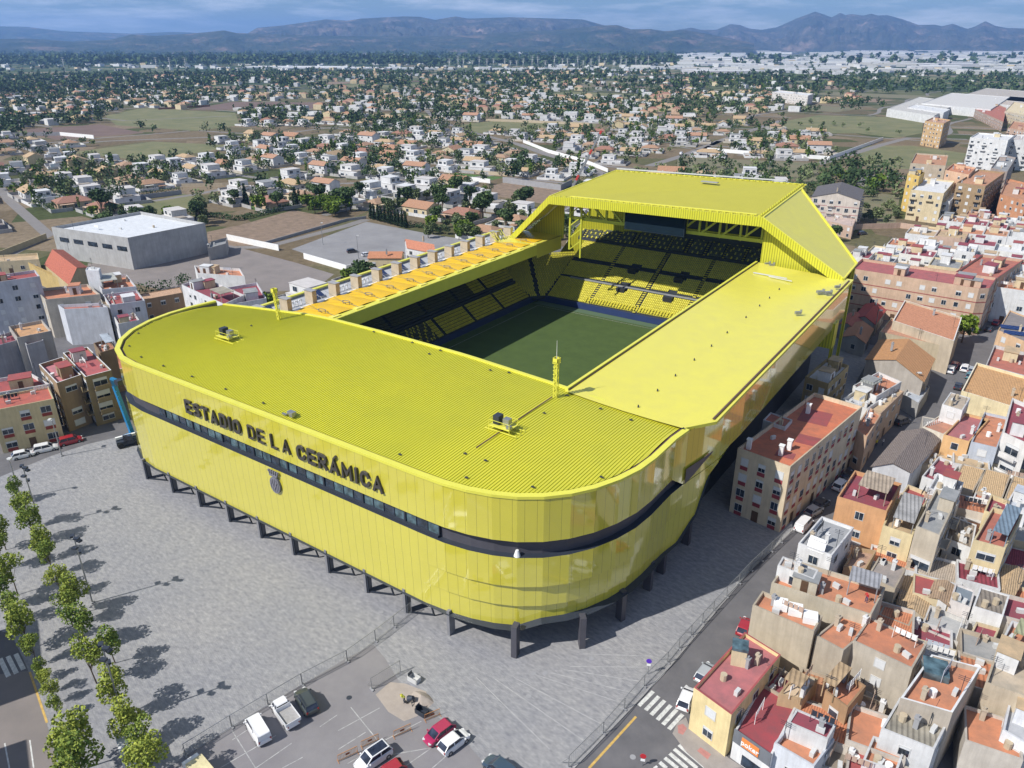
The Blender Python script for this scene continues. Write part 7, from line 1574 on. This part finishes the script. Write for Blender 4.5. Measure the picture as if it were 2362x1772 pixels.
# far villages and scattered farm houses
for _ in range(800):
    u = R.uniform(-40, 2400); v = 122+38*R.random()**.8
    if u < 1500 and v < 150 and R.random() < .6: continue
    p = G('1', u*2.765, v*2.765, 4); s = R.choice([.8, 1, 1.2, 1.6])*(1+ (160-v)/80)
    if u > 1750 and v > 140 and R.random() < .4: continue
    wl, rf = R.choice([(WH, WHR), (WH, WHR), (CRM, TER), (WH, TAN)]); farbox(p[0], p[1], 14*s, 9*s, 5*s, R.uniform(-.5, .5), wallmat(wl).name, roofmat(rf).name)
for wm_, mb_ in acc.items(): props(mb_.build('distant_houses', MATS[wm_]), 'distant villas and farmhouses scattered over the plain', 'houses', kind='stuff')
# ------------------------------------------------------------------ garden walls and hedges, pools
WL = 0
def wall_line(pts, h, t, m_, name, label, cat):
    mb = MB()
    for a, b in zip(pts, pts[1:]): mb.bar((*a, h/2), (*b, h/2), t, h)
    return props(mb.build(name, m_), label, cat)
for lb, P, h, mm in [('long white boundary wall of the villas beyond the scrubland', [G('3', 190, 965), G('3', 640, 1000), G('3', 970, 1020), G('3', 1310, 895)], 2.6, M_white), ('pale wall of the grass lawn beside the tan villa', [G('2', 620, 1130), G('2', 970, 1170)], 2.5, M_white), ('back wall of the grass lawn', [G('2', 780, 1100), G('2', 1080, 1125)], 2.2, M_beige),
                    ('grey block wall round the dirt yard behind the stadium', [G('2', 1050, 1165), G('2', 1420, 1215), G('2', 1490, 1180)], 3.2, M_conc), ('white wall curving along the road beyond the dirt yard', [G('2', 1180, 910), G('2', 1340, 975), G('2', 1560, 1035), G('2', 1720, 1100)], 2.4, M_white), ('long beige wall of the dry field', [G('2', 200, 735), G('2', 560, 755), G('2', 700, 765), G('2', 1150, 780), G('2', 1600, 800)], 2.5, M_beige),
                    ('white concrete wall between school yard and rubble lot', [G('1', 1450, 1530), G('1', 1780, 1600)], 2.4, M_white), ('white concrete wall between school yard and gravel car park', [G('4', 1940, 30), G('4', 2212, 110), G('2', 190, 1700)], 2.2, M_white), ('stone wall along the rubble lot', [G('1', 1690, 1560), G('1', 2212, 1410), G('2', 180, 1395)], 1.2, M_conc),
                    ('long cream wall at the left edge by the sports hall', [G('4', -40, 40), G('1', 300, 1525)], 2.4, mat('cream_wall_paint', (.48, .40, .24), .8, .15, .5)), ('white garden wall of the terraced villas on the left', [G('1', 1160, 1195), G('1', 1420, 1190), G('1', 2212, 1160)], 2, M_beige), ('grey garden wall behind the ochre villa on the left', [G('1', 760, 1290), G('1', 1160, 1240)], 2.4, M_conc),
                    ('brown brick wall by the field road', [G('1', 1010, 700), G('1', 1340, 680)], 2, mat('brick_wall', (.26, .12, .08), .9, .15)), ('grey wall of the plot at the left edge', [G('1', 30, 870), G('1', 390, 865)], 3, M_conc), ('white wall of the plot left of the fields', [G('1', 385, 865), G('1', 600, 885)], 3, M_white), ('pinkish wall right of the mansard block', [G('3', 1130, 1465), G('3', 1420, 1455), G('3', 1600, 1480)], 2.4, wallmat(PNK))]:
    wall_line(P, h, .3, mm, 'garden_wall', lb, 'wall')
F_hedge = foliage('hedge_leaves', (.02, .05, .018), (.05, .10, .03))
def hedge(P, h, w, label):
    R = random.Random(len(label)); mb = MB()
    for a, b in zip(P, P[1:]):
        a = Vector(a); b = Vector(b); Ln = (b-a).length
        for _ in range(int(Ln*22)):
            c = a.lerp(b, R.random()); z = R.uniform(.1, h); o = Vector((c.x+R.uniform(-w, w)/2, c.y+R.uniform(-w, w)/2, z)); s = R.uniform(.2, .4); q = Vector((R.gauss(0, 1), R.gauss(0, 1), R.gauss(0, 1))).normalized(); r_ = q.cross(Vector((R.gauss(0, 1), R.gauss(0, 1), 1))).normalized(); mb.quad(o-q*s, o+r_*s, o+q*s, o-r_*s)
    props(mb.build('hedge', F_hedge), label, 'hedge')
hedge([G('1', 1190, 1365), G('1', 1520, 1410), G('1', 1860, 1330)], 2.6, 1.2, 'dark green clipped hedge round the villa by the rubble lot')
hedge([G('2', 425, 1440), G('2', 560, 1460), G('2', 640, 1480)], 2.5, 1.5, 'green hedge behind the gravel car park'); hedge([G('4', 890, 245), G('4', 1100, 215)], 3.2, 2.2, 'bright hedge at the edge of the school yard'); hedge([G('4', 1135, 200), G('4', 1200, 170)], 3.2, 2, 'short bright hedge right of the long one in the school yard')
hedge([G('1', 690, 1360), G('1', 860, 1345)], 3, 1.2, 'dark hedge behind the sports hall'); hedge([G('1', 780, 1270), G('1', 1160, 1225)], 3, 1.5, 'dark hedge on top of the grey garden wall'); hedge([(-26.5, 222), (-20, 246), (-18, 252)], 3, 3, 'green hedge at the corner between mansard block annex and row houses')
# ------------------------------------------------------------------ suburb trees
TP = [make_tree('pine_tree', 'x', 'tree', 9.5, 4.2, 'pine', 620, .55, 11), make_tree('broadleaf_tree', 'x', 'tree', 7, 3.6, 'broad', 560, .5, 12), make_tree('broadleaf_tree', 'x', 'tree', 6, 3.2, 'fresh', 520, .45, 13), make_tree('cypress_tree', 'x', 'tree', 10, 1.5, 'cyp', 520, .42, 14), make_tree('olive_tree', 'x', 'tree', 4.6, 2.7, 'olive', 420, .4, 15), make_tree('pine_tree', 'x', 'tree', 11, 5, 'pine', 700, .6, 16)]
TN = ['dark pine tree', 'grey-green broadleaf tree', 'bright green leafy tree', 'slim dark cypress', 'small grey-green olive tree', 'tall dark umbrella pine']
TS = []
def addt(x, y, k=None, s=None, r=2.5):
    u, v = PROJ(x, y, 3)
    if -40 < u < 2410 and v > 135: TS.append((math.hypot(x, y), x, y, u, v, k if k is not None else R.choice([0, 0, 1, 1, 2, 3, 4, 4, 5]), s or R.uniform(.6, 1.15)))
# hand-placed groups
for _ in range(26): x, y = G('1', R.uniform(0, 720), R.uniform(1090, 1230), 3); addt(x, y, R.choice([1, 1, 2, 4]), R.uniform(1.0, 1.5))
for _ in range(14): x, y = G('1', R.uniform(1940, 2212), R.uniform(1290, 1350), 3); addt(x, y, 2, R.uniform(.8, 1.2))
for i in range(11): x, y = G('2', 210+i*22, 1395+i*6, 0); addt(x, y, 3, .75)
for _ in range(16): x, y = G('2', R.uniform(560, 900), R.uniform(1400, 1500), 2); addt(x, y, R.choice([1, 4, 2]), R.uniform(.6, 1))
for _ in range(150):
    x, y = G('3', R.uniform(0, 1420), R.uniform(1030, 1250), 3)
    if x < -56 or y > 290: addt(x, y, R.choice([0, 1, 1, 4, 0]), R.uniform(.6, 1.2))
for _ in range(26): x, y = G('3', R.uniform(900, 1400), R.uniform(1050, 1200), 5); addt(x, y, R.choice([0, 5, 2]), R.uniform(1.0, 1.5))
for _ in range(14): x, y = G('3', R.uniform(1190, 1400), R.uniform(1290, 1420), 2); addt(x, y, R.choice([1, 4]), R.uniform(.5, .9))
for _ in range(9): x, y = G('2', R.uniform(1090, 1190), R.uniform(1040, 1110), 4); addt(x, y, 0, 1.1)
for _ in range(8): x, y = G('2', R.uniform(0, 320), R.uniform(960, 1080), 4); addt(x, y, R.choice([0, 5, 1]), 1.2)
for _ in range(24): x, y = G('3', R.uniform(450, 800), R.uniform(870, 960), 3); addt(x, y, R.choice([2, 0, 3, 5]), R.uniform(.7, 1.1))
for _ in range(20): x, y = G('3', R.uniform(1050, 1330), R.uniform(640, 700), 3); addt(x, y, 5, 1.1)
for x_, y_ in [(780, 790), (930, 795), (1000, 790), (1060, 800), (1170, 800), (1210, 835), (1410, 850), (850, 775)]: x, y = G('3', x_, y_, 2); addt(x, y, 1, .8)
for (rg, x_, y_, k) in [('1', 770, 1260, 0), ('1', 1270, 1260, 1), ('1', 1270, 1330, 1), ('1', 1650, 1310, 2), ('2', 530, 1110, 1), ('2', 570, 1120, 4), ('2', 1480, 975, 4), ('2', 700, 1240, 2), ('6', 1830, 500, 2), ('3', 770, 900, 3), ('1', 2130, 1330, 4)]:
    x, y = G(rg, x_, y_, 3); addt(x, y, k, 1.2 if k else 1.3)
nsp = len(SPOTS)
for (D_, x, y, u, v) in SPOTS:
    for _ in range(R.choice([5, 6, 8, 10])):
        a = R.uniform(0, 6.28); r = R.uniform(8.5, 17); q = (x+r*math.cos(a), y+r*math.sin(a))
        if not near_road(q[0], q[1], 3.5) and free(q[0], q[1], 2.5): addt(*q)
# woods: dark masses of pine seen further out
def clumpy(x, y): return math.sin(x*.011+2)*math.cos(y*.009)+.6*math.sin(x*.03+y*.02)
for _ in range(9000):
    u = R.uniform(-30, 2400); v = 142+165*R.random()**1.7; p = G('1', u*2.765, v*2.765, 3)
    if clumpy(*p) > .42 or (u > 1590 and 169 < v < 217) or (R.random() < .10):
        if u > 1890 and v > 219: continue
        if u > 1540 and v < 168 and R.random() < .85: continue
        if free(p[0], p[1], 3): addt(p[0], p[1], R.choice([0, 5, 0, 1]), R.uniform(.8, 1.3))
TS.sort(); TUS = [False]*len(TP); near = 300-28-2; far_t = []
for i, (D_, x, y, u, v, k, s) in enumerate(TS):
    if i < near:
        lb = TN[k]+', '+WHERE(u, v)
        if not TUS[k]: TUS[k] = True; o = TP[k]; o.location = (x, y, 0); o.rotation_euler = (0, 0, R.uniform(0, 6)); o.scale = (s,)*3; o['label'] = lb; o['group'] = 'garden trees of the suburb'
        else: dup(TP[k], (x, y, 0), R.uniform(0, 6), lb, 'garden trees of the suburb', s)
    else: far_t.append((x, y, k, s, D_))
def far_trees(lst, name, m_, label):
    rs = np.random.RandomState(5); V = []; n_tot = 0
    for (x, y, k, s, D_) in lst:
        n = 110 if D_ < 450 else (60 if D_ < 800 else (30 if D_ < 1500 else 16)); sz = (.55 if D_ < 450 else (.8 if D_ < 800 else (1.25 if D_ < 1500 else 2.0)))
        if D_ > 1500: s *= 1.3
        H_, cr = {0: (9, 3.6), 1: (6.5, 3.3), 2: (6, 3), 3: (10, 1.3), 4: (4.4, 2.6), 5: (11, 4.4)}[k]; H_ *= s; cr *= s
        d = rs.normal(size=(n, 3)); d /= np.linalg.norm(d, axis=1)[:, None]; nb = 5; bc = rs.uniform(-1, 1, size=(nb, 3))*np.array([cr*.5, cr*.5, H_*.22]); c = d*np.array([cr*.62, cr*.62, H_*.24])*rs.uniform(.6, 1.05, size=(n, 1))+bc[rs.randint(0, nb, n)]
        c += np.array([x, y, H_*.62]); c[:, 2] = np.maximum(c[:, 2], .3)
        a = rs.normal(size=(n, 3)); a /= np.linalg.norm(a, axis=1)[:, None]; b = np.cross(a, rs.normal(size=(n, 3))); b /= np.linalg.norm(b, axis=1)[:, None]; q = sz*s*rs.uniform(.6, 1.2, size=(n, 1))
        V.append(np.stack([c-a*q, c-b*q*.8, c+a*q, c+b*q*.8], axis=1).reshape(-1, 3)); n_tot += n
    if not n_tot: return
    V = np.concatenate(V); me = bpy.data.meshes.new(name); nv = len(V); me.vertices.add(nv); me.vertices.foreach_set('co', V.ravel()); me.loops.add(nv); me.loops.foreach_set('vertex_index', np.arange(nv)); me.polygons.add(nv//4); me.polygons.foreach_set('loop_start', np.arange(0, nv, 4)); me.polygons.foreach_set('loop_total', np.full(nv//4, 4)); me.update(); me.materials.append(m_)
    o = bpy.data.objects.new(name, me); C.objects.link(o); props(o, label, 'trees', kind='stuff')
FM = {0: F_pine, 1: F_olive, 2: F_fresh, 3: F_cyp, 4: F_olive, 5: F_pine}
far_trees([t for t in far_t if t[2] in (0, 5)], 'distant_pines', F_pine, 'masses of dark pines between and beyond the villas'); far_trees([t for t in far_t if t[2] in (1, 4)], 'distant_garden_trees', F_olive, 'grey-green garden trees between and beyond the villas'); far_trees([t for t in far_t if t[2] in (2, 3)], 'distant_leafy_trees', F_fresh, 'green leafy trees between the farther villas')
# groves on the plain to the foot of the hills
gr = []
for _ in range(3800):
    u = R.uniform(-30, 2400); v = 120+30*R.random(); p = G('1', u*2.765, v*2.765, 4)
    if R.random() < (.10 if u > 1560 else .95): gr.append((p[0], p[1], 1, R.uniform(2, 4.2), 3000))
far_trees(gr, 'distant_groves', F_pine, 'dark groves covering the plain below the hills')
# ------------------------------------------------------------------ industrial belt
ind = [(560, 800, 157.5, 5), (255, 275, 153, 8), (283, 302, 155, 8), (325, 360, 157, 9), (402, 428, 155.5, 8), (640, 900, 159, 4), (905, 1050, 161, 5), (1105, 1130, 162, 9), (1135, 1215, 163, 7), (1230, 1390, 163, 6), (1350, 1500, 167, 6), (1455, 1500, 156, 8), (1500, 1570, 160, 9), (1570, 1690, 165, 8), (1690, 1785, 160, 10), (1600, 1680, 136, 8), (1490, 1560, 134, 7), (740, 800, 127, 7), (625, 740, 125, 4), (680, 720, 121, 10), (780, 850, 127, 5)]
for _ in range(150): u0 = R.uniform(1540, 2340); ind.append((u0, u0+R.uniform(30, 150), R.choice([122, 126, 130, 134, 138, 143, 148, 153, 158, 163, 168, 172])+R.uniform(-1.5, 1.5), R.uniform(6, 11)))
for _ in range(30): u0 = R.uniform(780, 1560); ind.append((u0, u0+R.uniform(12, 50), R.uniform(119, 136), R.uniform(5, 9)))
ind.sort(key=lambda t: t[2])
for i, (u0, u1, v, h) in enumerate(ind):
    a = Vector(G('1', u0*2.765, v*2.765)); b = Vector(G('1', u1*2.765, (v+R.uniform(0, .8))*2.765)); d = (b-a); n = Vector((-d.y, d.x)).normalized(); n = n if n.dot(a) > 0 else -n; dp = cl(d.length*.35, 25, 110)
    hh = h*(1+max(0, (150-v))/28); P = [a, b, b+n*dp, a+n*dp]; T = thing('warehouse', ('long' if u1-u0 > 90 else 'small')+' pale warehouse, '+WHERE((u0+u1)/2, v), 'warehouse', (*((a+b)/2), 0), 'warehouses of the industrial belt')
    m = MB(); m.prism(ccw([tuple(p) for p in P]), 0, hh, top=False); m.build('wall', wallmat(R.choice([WH, WH, (.68, .66, .62), (.5, .5, .52)])), T); m = MB(); o_ = (P[0]+P[2])/2; rr = ccw([tuple(p) for p in P]); m.poly([(*p, hh) for p in rr]); m.build('roof', roofmat(R.choice([WHR, WHR, (.55, .55, .56), (.45, .40, .36)])), T)
    if i % 2 and u1-u0 > 40:
        m = MB()
        for k in range(4): q = a.lerp(b, .15+.23*k)-n*.3; e = d.normalized(); m.box((*q, hh*.3), (d.length*.08, .4, hh*.45), rot=math.atan2(e.y, e.x))
        m.build('loading_door', wallmat((.25, .28, .34)), T)
# pylons of the switching station
for i in range(34):
    u = 1040+i*17+R.uniform(-6, 6) if i < 28 else [150, 363, 394, 430, 1880, 2290][i-28]; v = 160 if i < 28 else 165
    b = Vector(G('1', u*2.765, v*2.765)); h = R.choice([28, 34, 42]) if i < 28 else 40; T = thing('pylon', 'thin steel pylon, '+WHERE(u, v), 'pylon', (*b, 0), 'pylons across the plain'); m = MB()
    for s in (-1, 1): m.bar((b.x+s*3, b.y, 0), (b.x, b.y, h), .5); m.bar((b.x+s*1.5, b.y, h*.5), (b.x-s*.8, b.y, h*.75), .4)
    m.build('tower', M_frame, T); m = MB()
    for z in (.72, .84, .96): m.bar((b.x-6, b.y-2, h*z), (b.x+6, b.y+2, h*z), .4)
    m.build('crossarm', M_frame, T)
# ------------------------------------------------------------------ hills
def hillmat(name, c1, c2, c3):
    m, nt, b = newmat(name); L = nt.links.new; g = nd(nt, 'ShaderNodeNewGeometry')
    n = nd(nt, 'ShaderNodeTexNoise', Scale=.0028, Detail=12.0, Roughness=.74); L(g.outputs['Position'], n.inputs['Vector']); r = nd(nt, 'ShaderNodeValToRGB'); e = r.color_ramp.elements
    e[0].position = .40; e[0].color = c4(c1); e[1].position = .66; e[1].color = c4(c3); x = e.new(.54); x.color = c4(c2); L(n.outputs['Fac'], r.inputs['Fac']); L(r.outputs[0], b.inputs['Base Color']); b.inputs['Roughness'].default_value = .95; b.inputs['Specular IOR Level'].default_value = .1
    n2 = nd(nt, 'ShaderNodeTexNoise', Scale=.004, Detail=9.0, Roughness=.7); L(g.outputs['Position'], n2.inputs['Vector']); bp = nd(nt, 'ShaderNodeBump', Strength=1.0, Distance=45.0); L(n2.outputs['Fac'], bp.inputs['Height']); L(bp.outputs[0], b.inputs['Normal']); return m
from mathutils import noise as mn
def hills(name, prof, D0, D1, m_, vb=121, amp=.28, seed=0, step=3):
    """ridge seen as profile prof [(u, v)] at distance D1, foot at D0: a real height field in polar strips"""
    us = list(np.arange(prof[0][0], prof[-1][0]+step, step)); NR = 54; mb = MB(); cols_ = []
    for u in us:
        v = np.interp(u, [p[0] for p in prof], [p[1] for p in prof]); r, f, dz = _ray(u, v); hz = math.hypot(r, f); top = HC+dz/hz*D1; dx, dy = (r*math.cos(TH)-f*math.sin(TH))/hz, (r*math.sin(TH)+f*math.cos(TH))/hz; col = []
        for j in range(NR+9):
            t = j/NR; D_ = D0+(D1-D0)*t; X, Y = dx*D_, dy*D_
            if t <= 1:
                base = t**1.35; rg = 1-abs(mn.fractal(Vector((X*.0011+seed, Y*.0011, seed)), .75, 2.15, 8))*1.9; k = math.sin(math.pi*min(1, t*1.0))
                z = top*(base+amp*k*(rg-.55)); z = max(z, -5 if t < .02 else z)
            else: z = top*(1-(t-1)*3.2)
            if t < .04: z = -6
            col.append((X, Y, min(z, (HC+dz/hz*D_)-0 if t < 1 else z)))
        cols_.append(col)
    nr = NR+9; mb.v = [p for c in cols_ for p in c]
    for i in range(len(cols_)-1):
        for j in range(nr-1): mb.f.append((i*nr+j, (i+1)*nr+j, (i+1)*nr+j+1, i*nr+j+1)); mb.m.append(0)
    return props(mb.build(name, m_, smooth=True), kind='structure')
H1 = hillmat('wooded_hillside', (.022, .042, .026), (.06, .07, .045), (.24, .165, .13)); H2 = hillmat('rocky_hillside', (.03, .045, .032), (.09, .085, .065), (.30, .22, .18))
hills('hills', [(-60, 60), (0, 61), (60, 62), (145, 72), (304, 78), (394, 74), (437, 75), (560, 84), (700, 90)], 12500, 15000, H1, seed=3)
hills('hills', [(560, 84), (593, 64.5), (651, 59), (752, 45), (800, 48), (834, 43), (932, 38), (968, 39), (1004, 46), (1051, 38), (1080, 43), (1178, 40), (1279, 43), (1344, 45), (1391, 58), (1450, 72), (1560, 80), (1600, 90)], 8200, 11500, H2, seed=1, amp=.4)
hills('hills', [(-60, 92), (0, 90), (69, 89), (166, 96), (253, 92), (304, 80), (358, 83), (438, 78), (517, 70.5), (546, 76.5), (600, 78), (700, 82), (850, 84), (1000, 84), (1100, 80), (1210, 72), (1300, 68), (1373, 60), (1424, 58), (1456, 68), (1500, 67), (1532, 72), (1580, 69), (1640, 80), (1700, 92), (1740, 100)], 6900, 9000, H1, seed=7, amp=.34)
hills('hills', [(1500, 92), (1562, 69), (1595, 64), (1616, 69), (1652, 69), (1685, 56), (1707, 58), (1728, 66), (1757, 69), (1793, 63), (1837, 43), (1880, 27), (1902, 34), (1918, 40.5), (1938, 30), (1951, 35), (1963, 32.5), (1992, 36), (2010, 32), (2025, 36), (2047, 35), (2083, 45), (2119, 58), (2155, 57), (2173, 61), (2198, 55), (2231, 67), (2249, 61.5), (2273, 49), (2296, 60), (2325, 65), (2362, 66), (2430, 72)], 9500, 13000, H2, seed=11, amp=.42)
# ------------------------------------------------------------------ haze
hz = MB(); hz.box((-7500, 8200, 345), (30000, 17600, 730)); m, nt, b = newmat('haze_air'); nt.nodes.remove(b); vol = nt.nodes.new('ShaderNodeVolumePrincipled'); vol.inputs['Color'].default_value = (.29, .52, 1.0, 1); vol.inputs['Density'].default_value = 7.5e-5; vol.inputs['Anisotropy'].default_value = .2
nt.links.new(vol.outputs[0], nt.nodes['Material Output'].inputs['Volume']); ho = props(hz.build('haze', m), kind='stuff')
SC.cycles.volume_bounces = 1; SC.cycles.max_bounces = 6
for o in list(bpy.data.objects):
    for k in ('_o', '_size'):
        if k in o: del o[k]
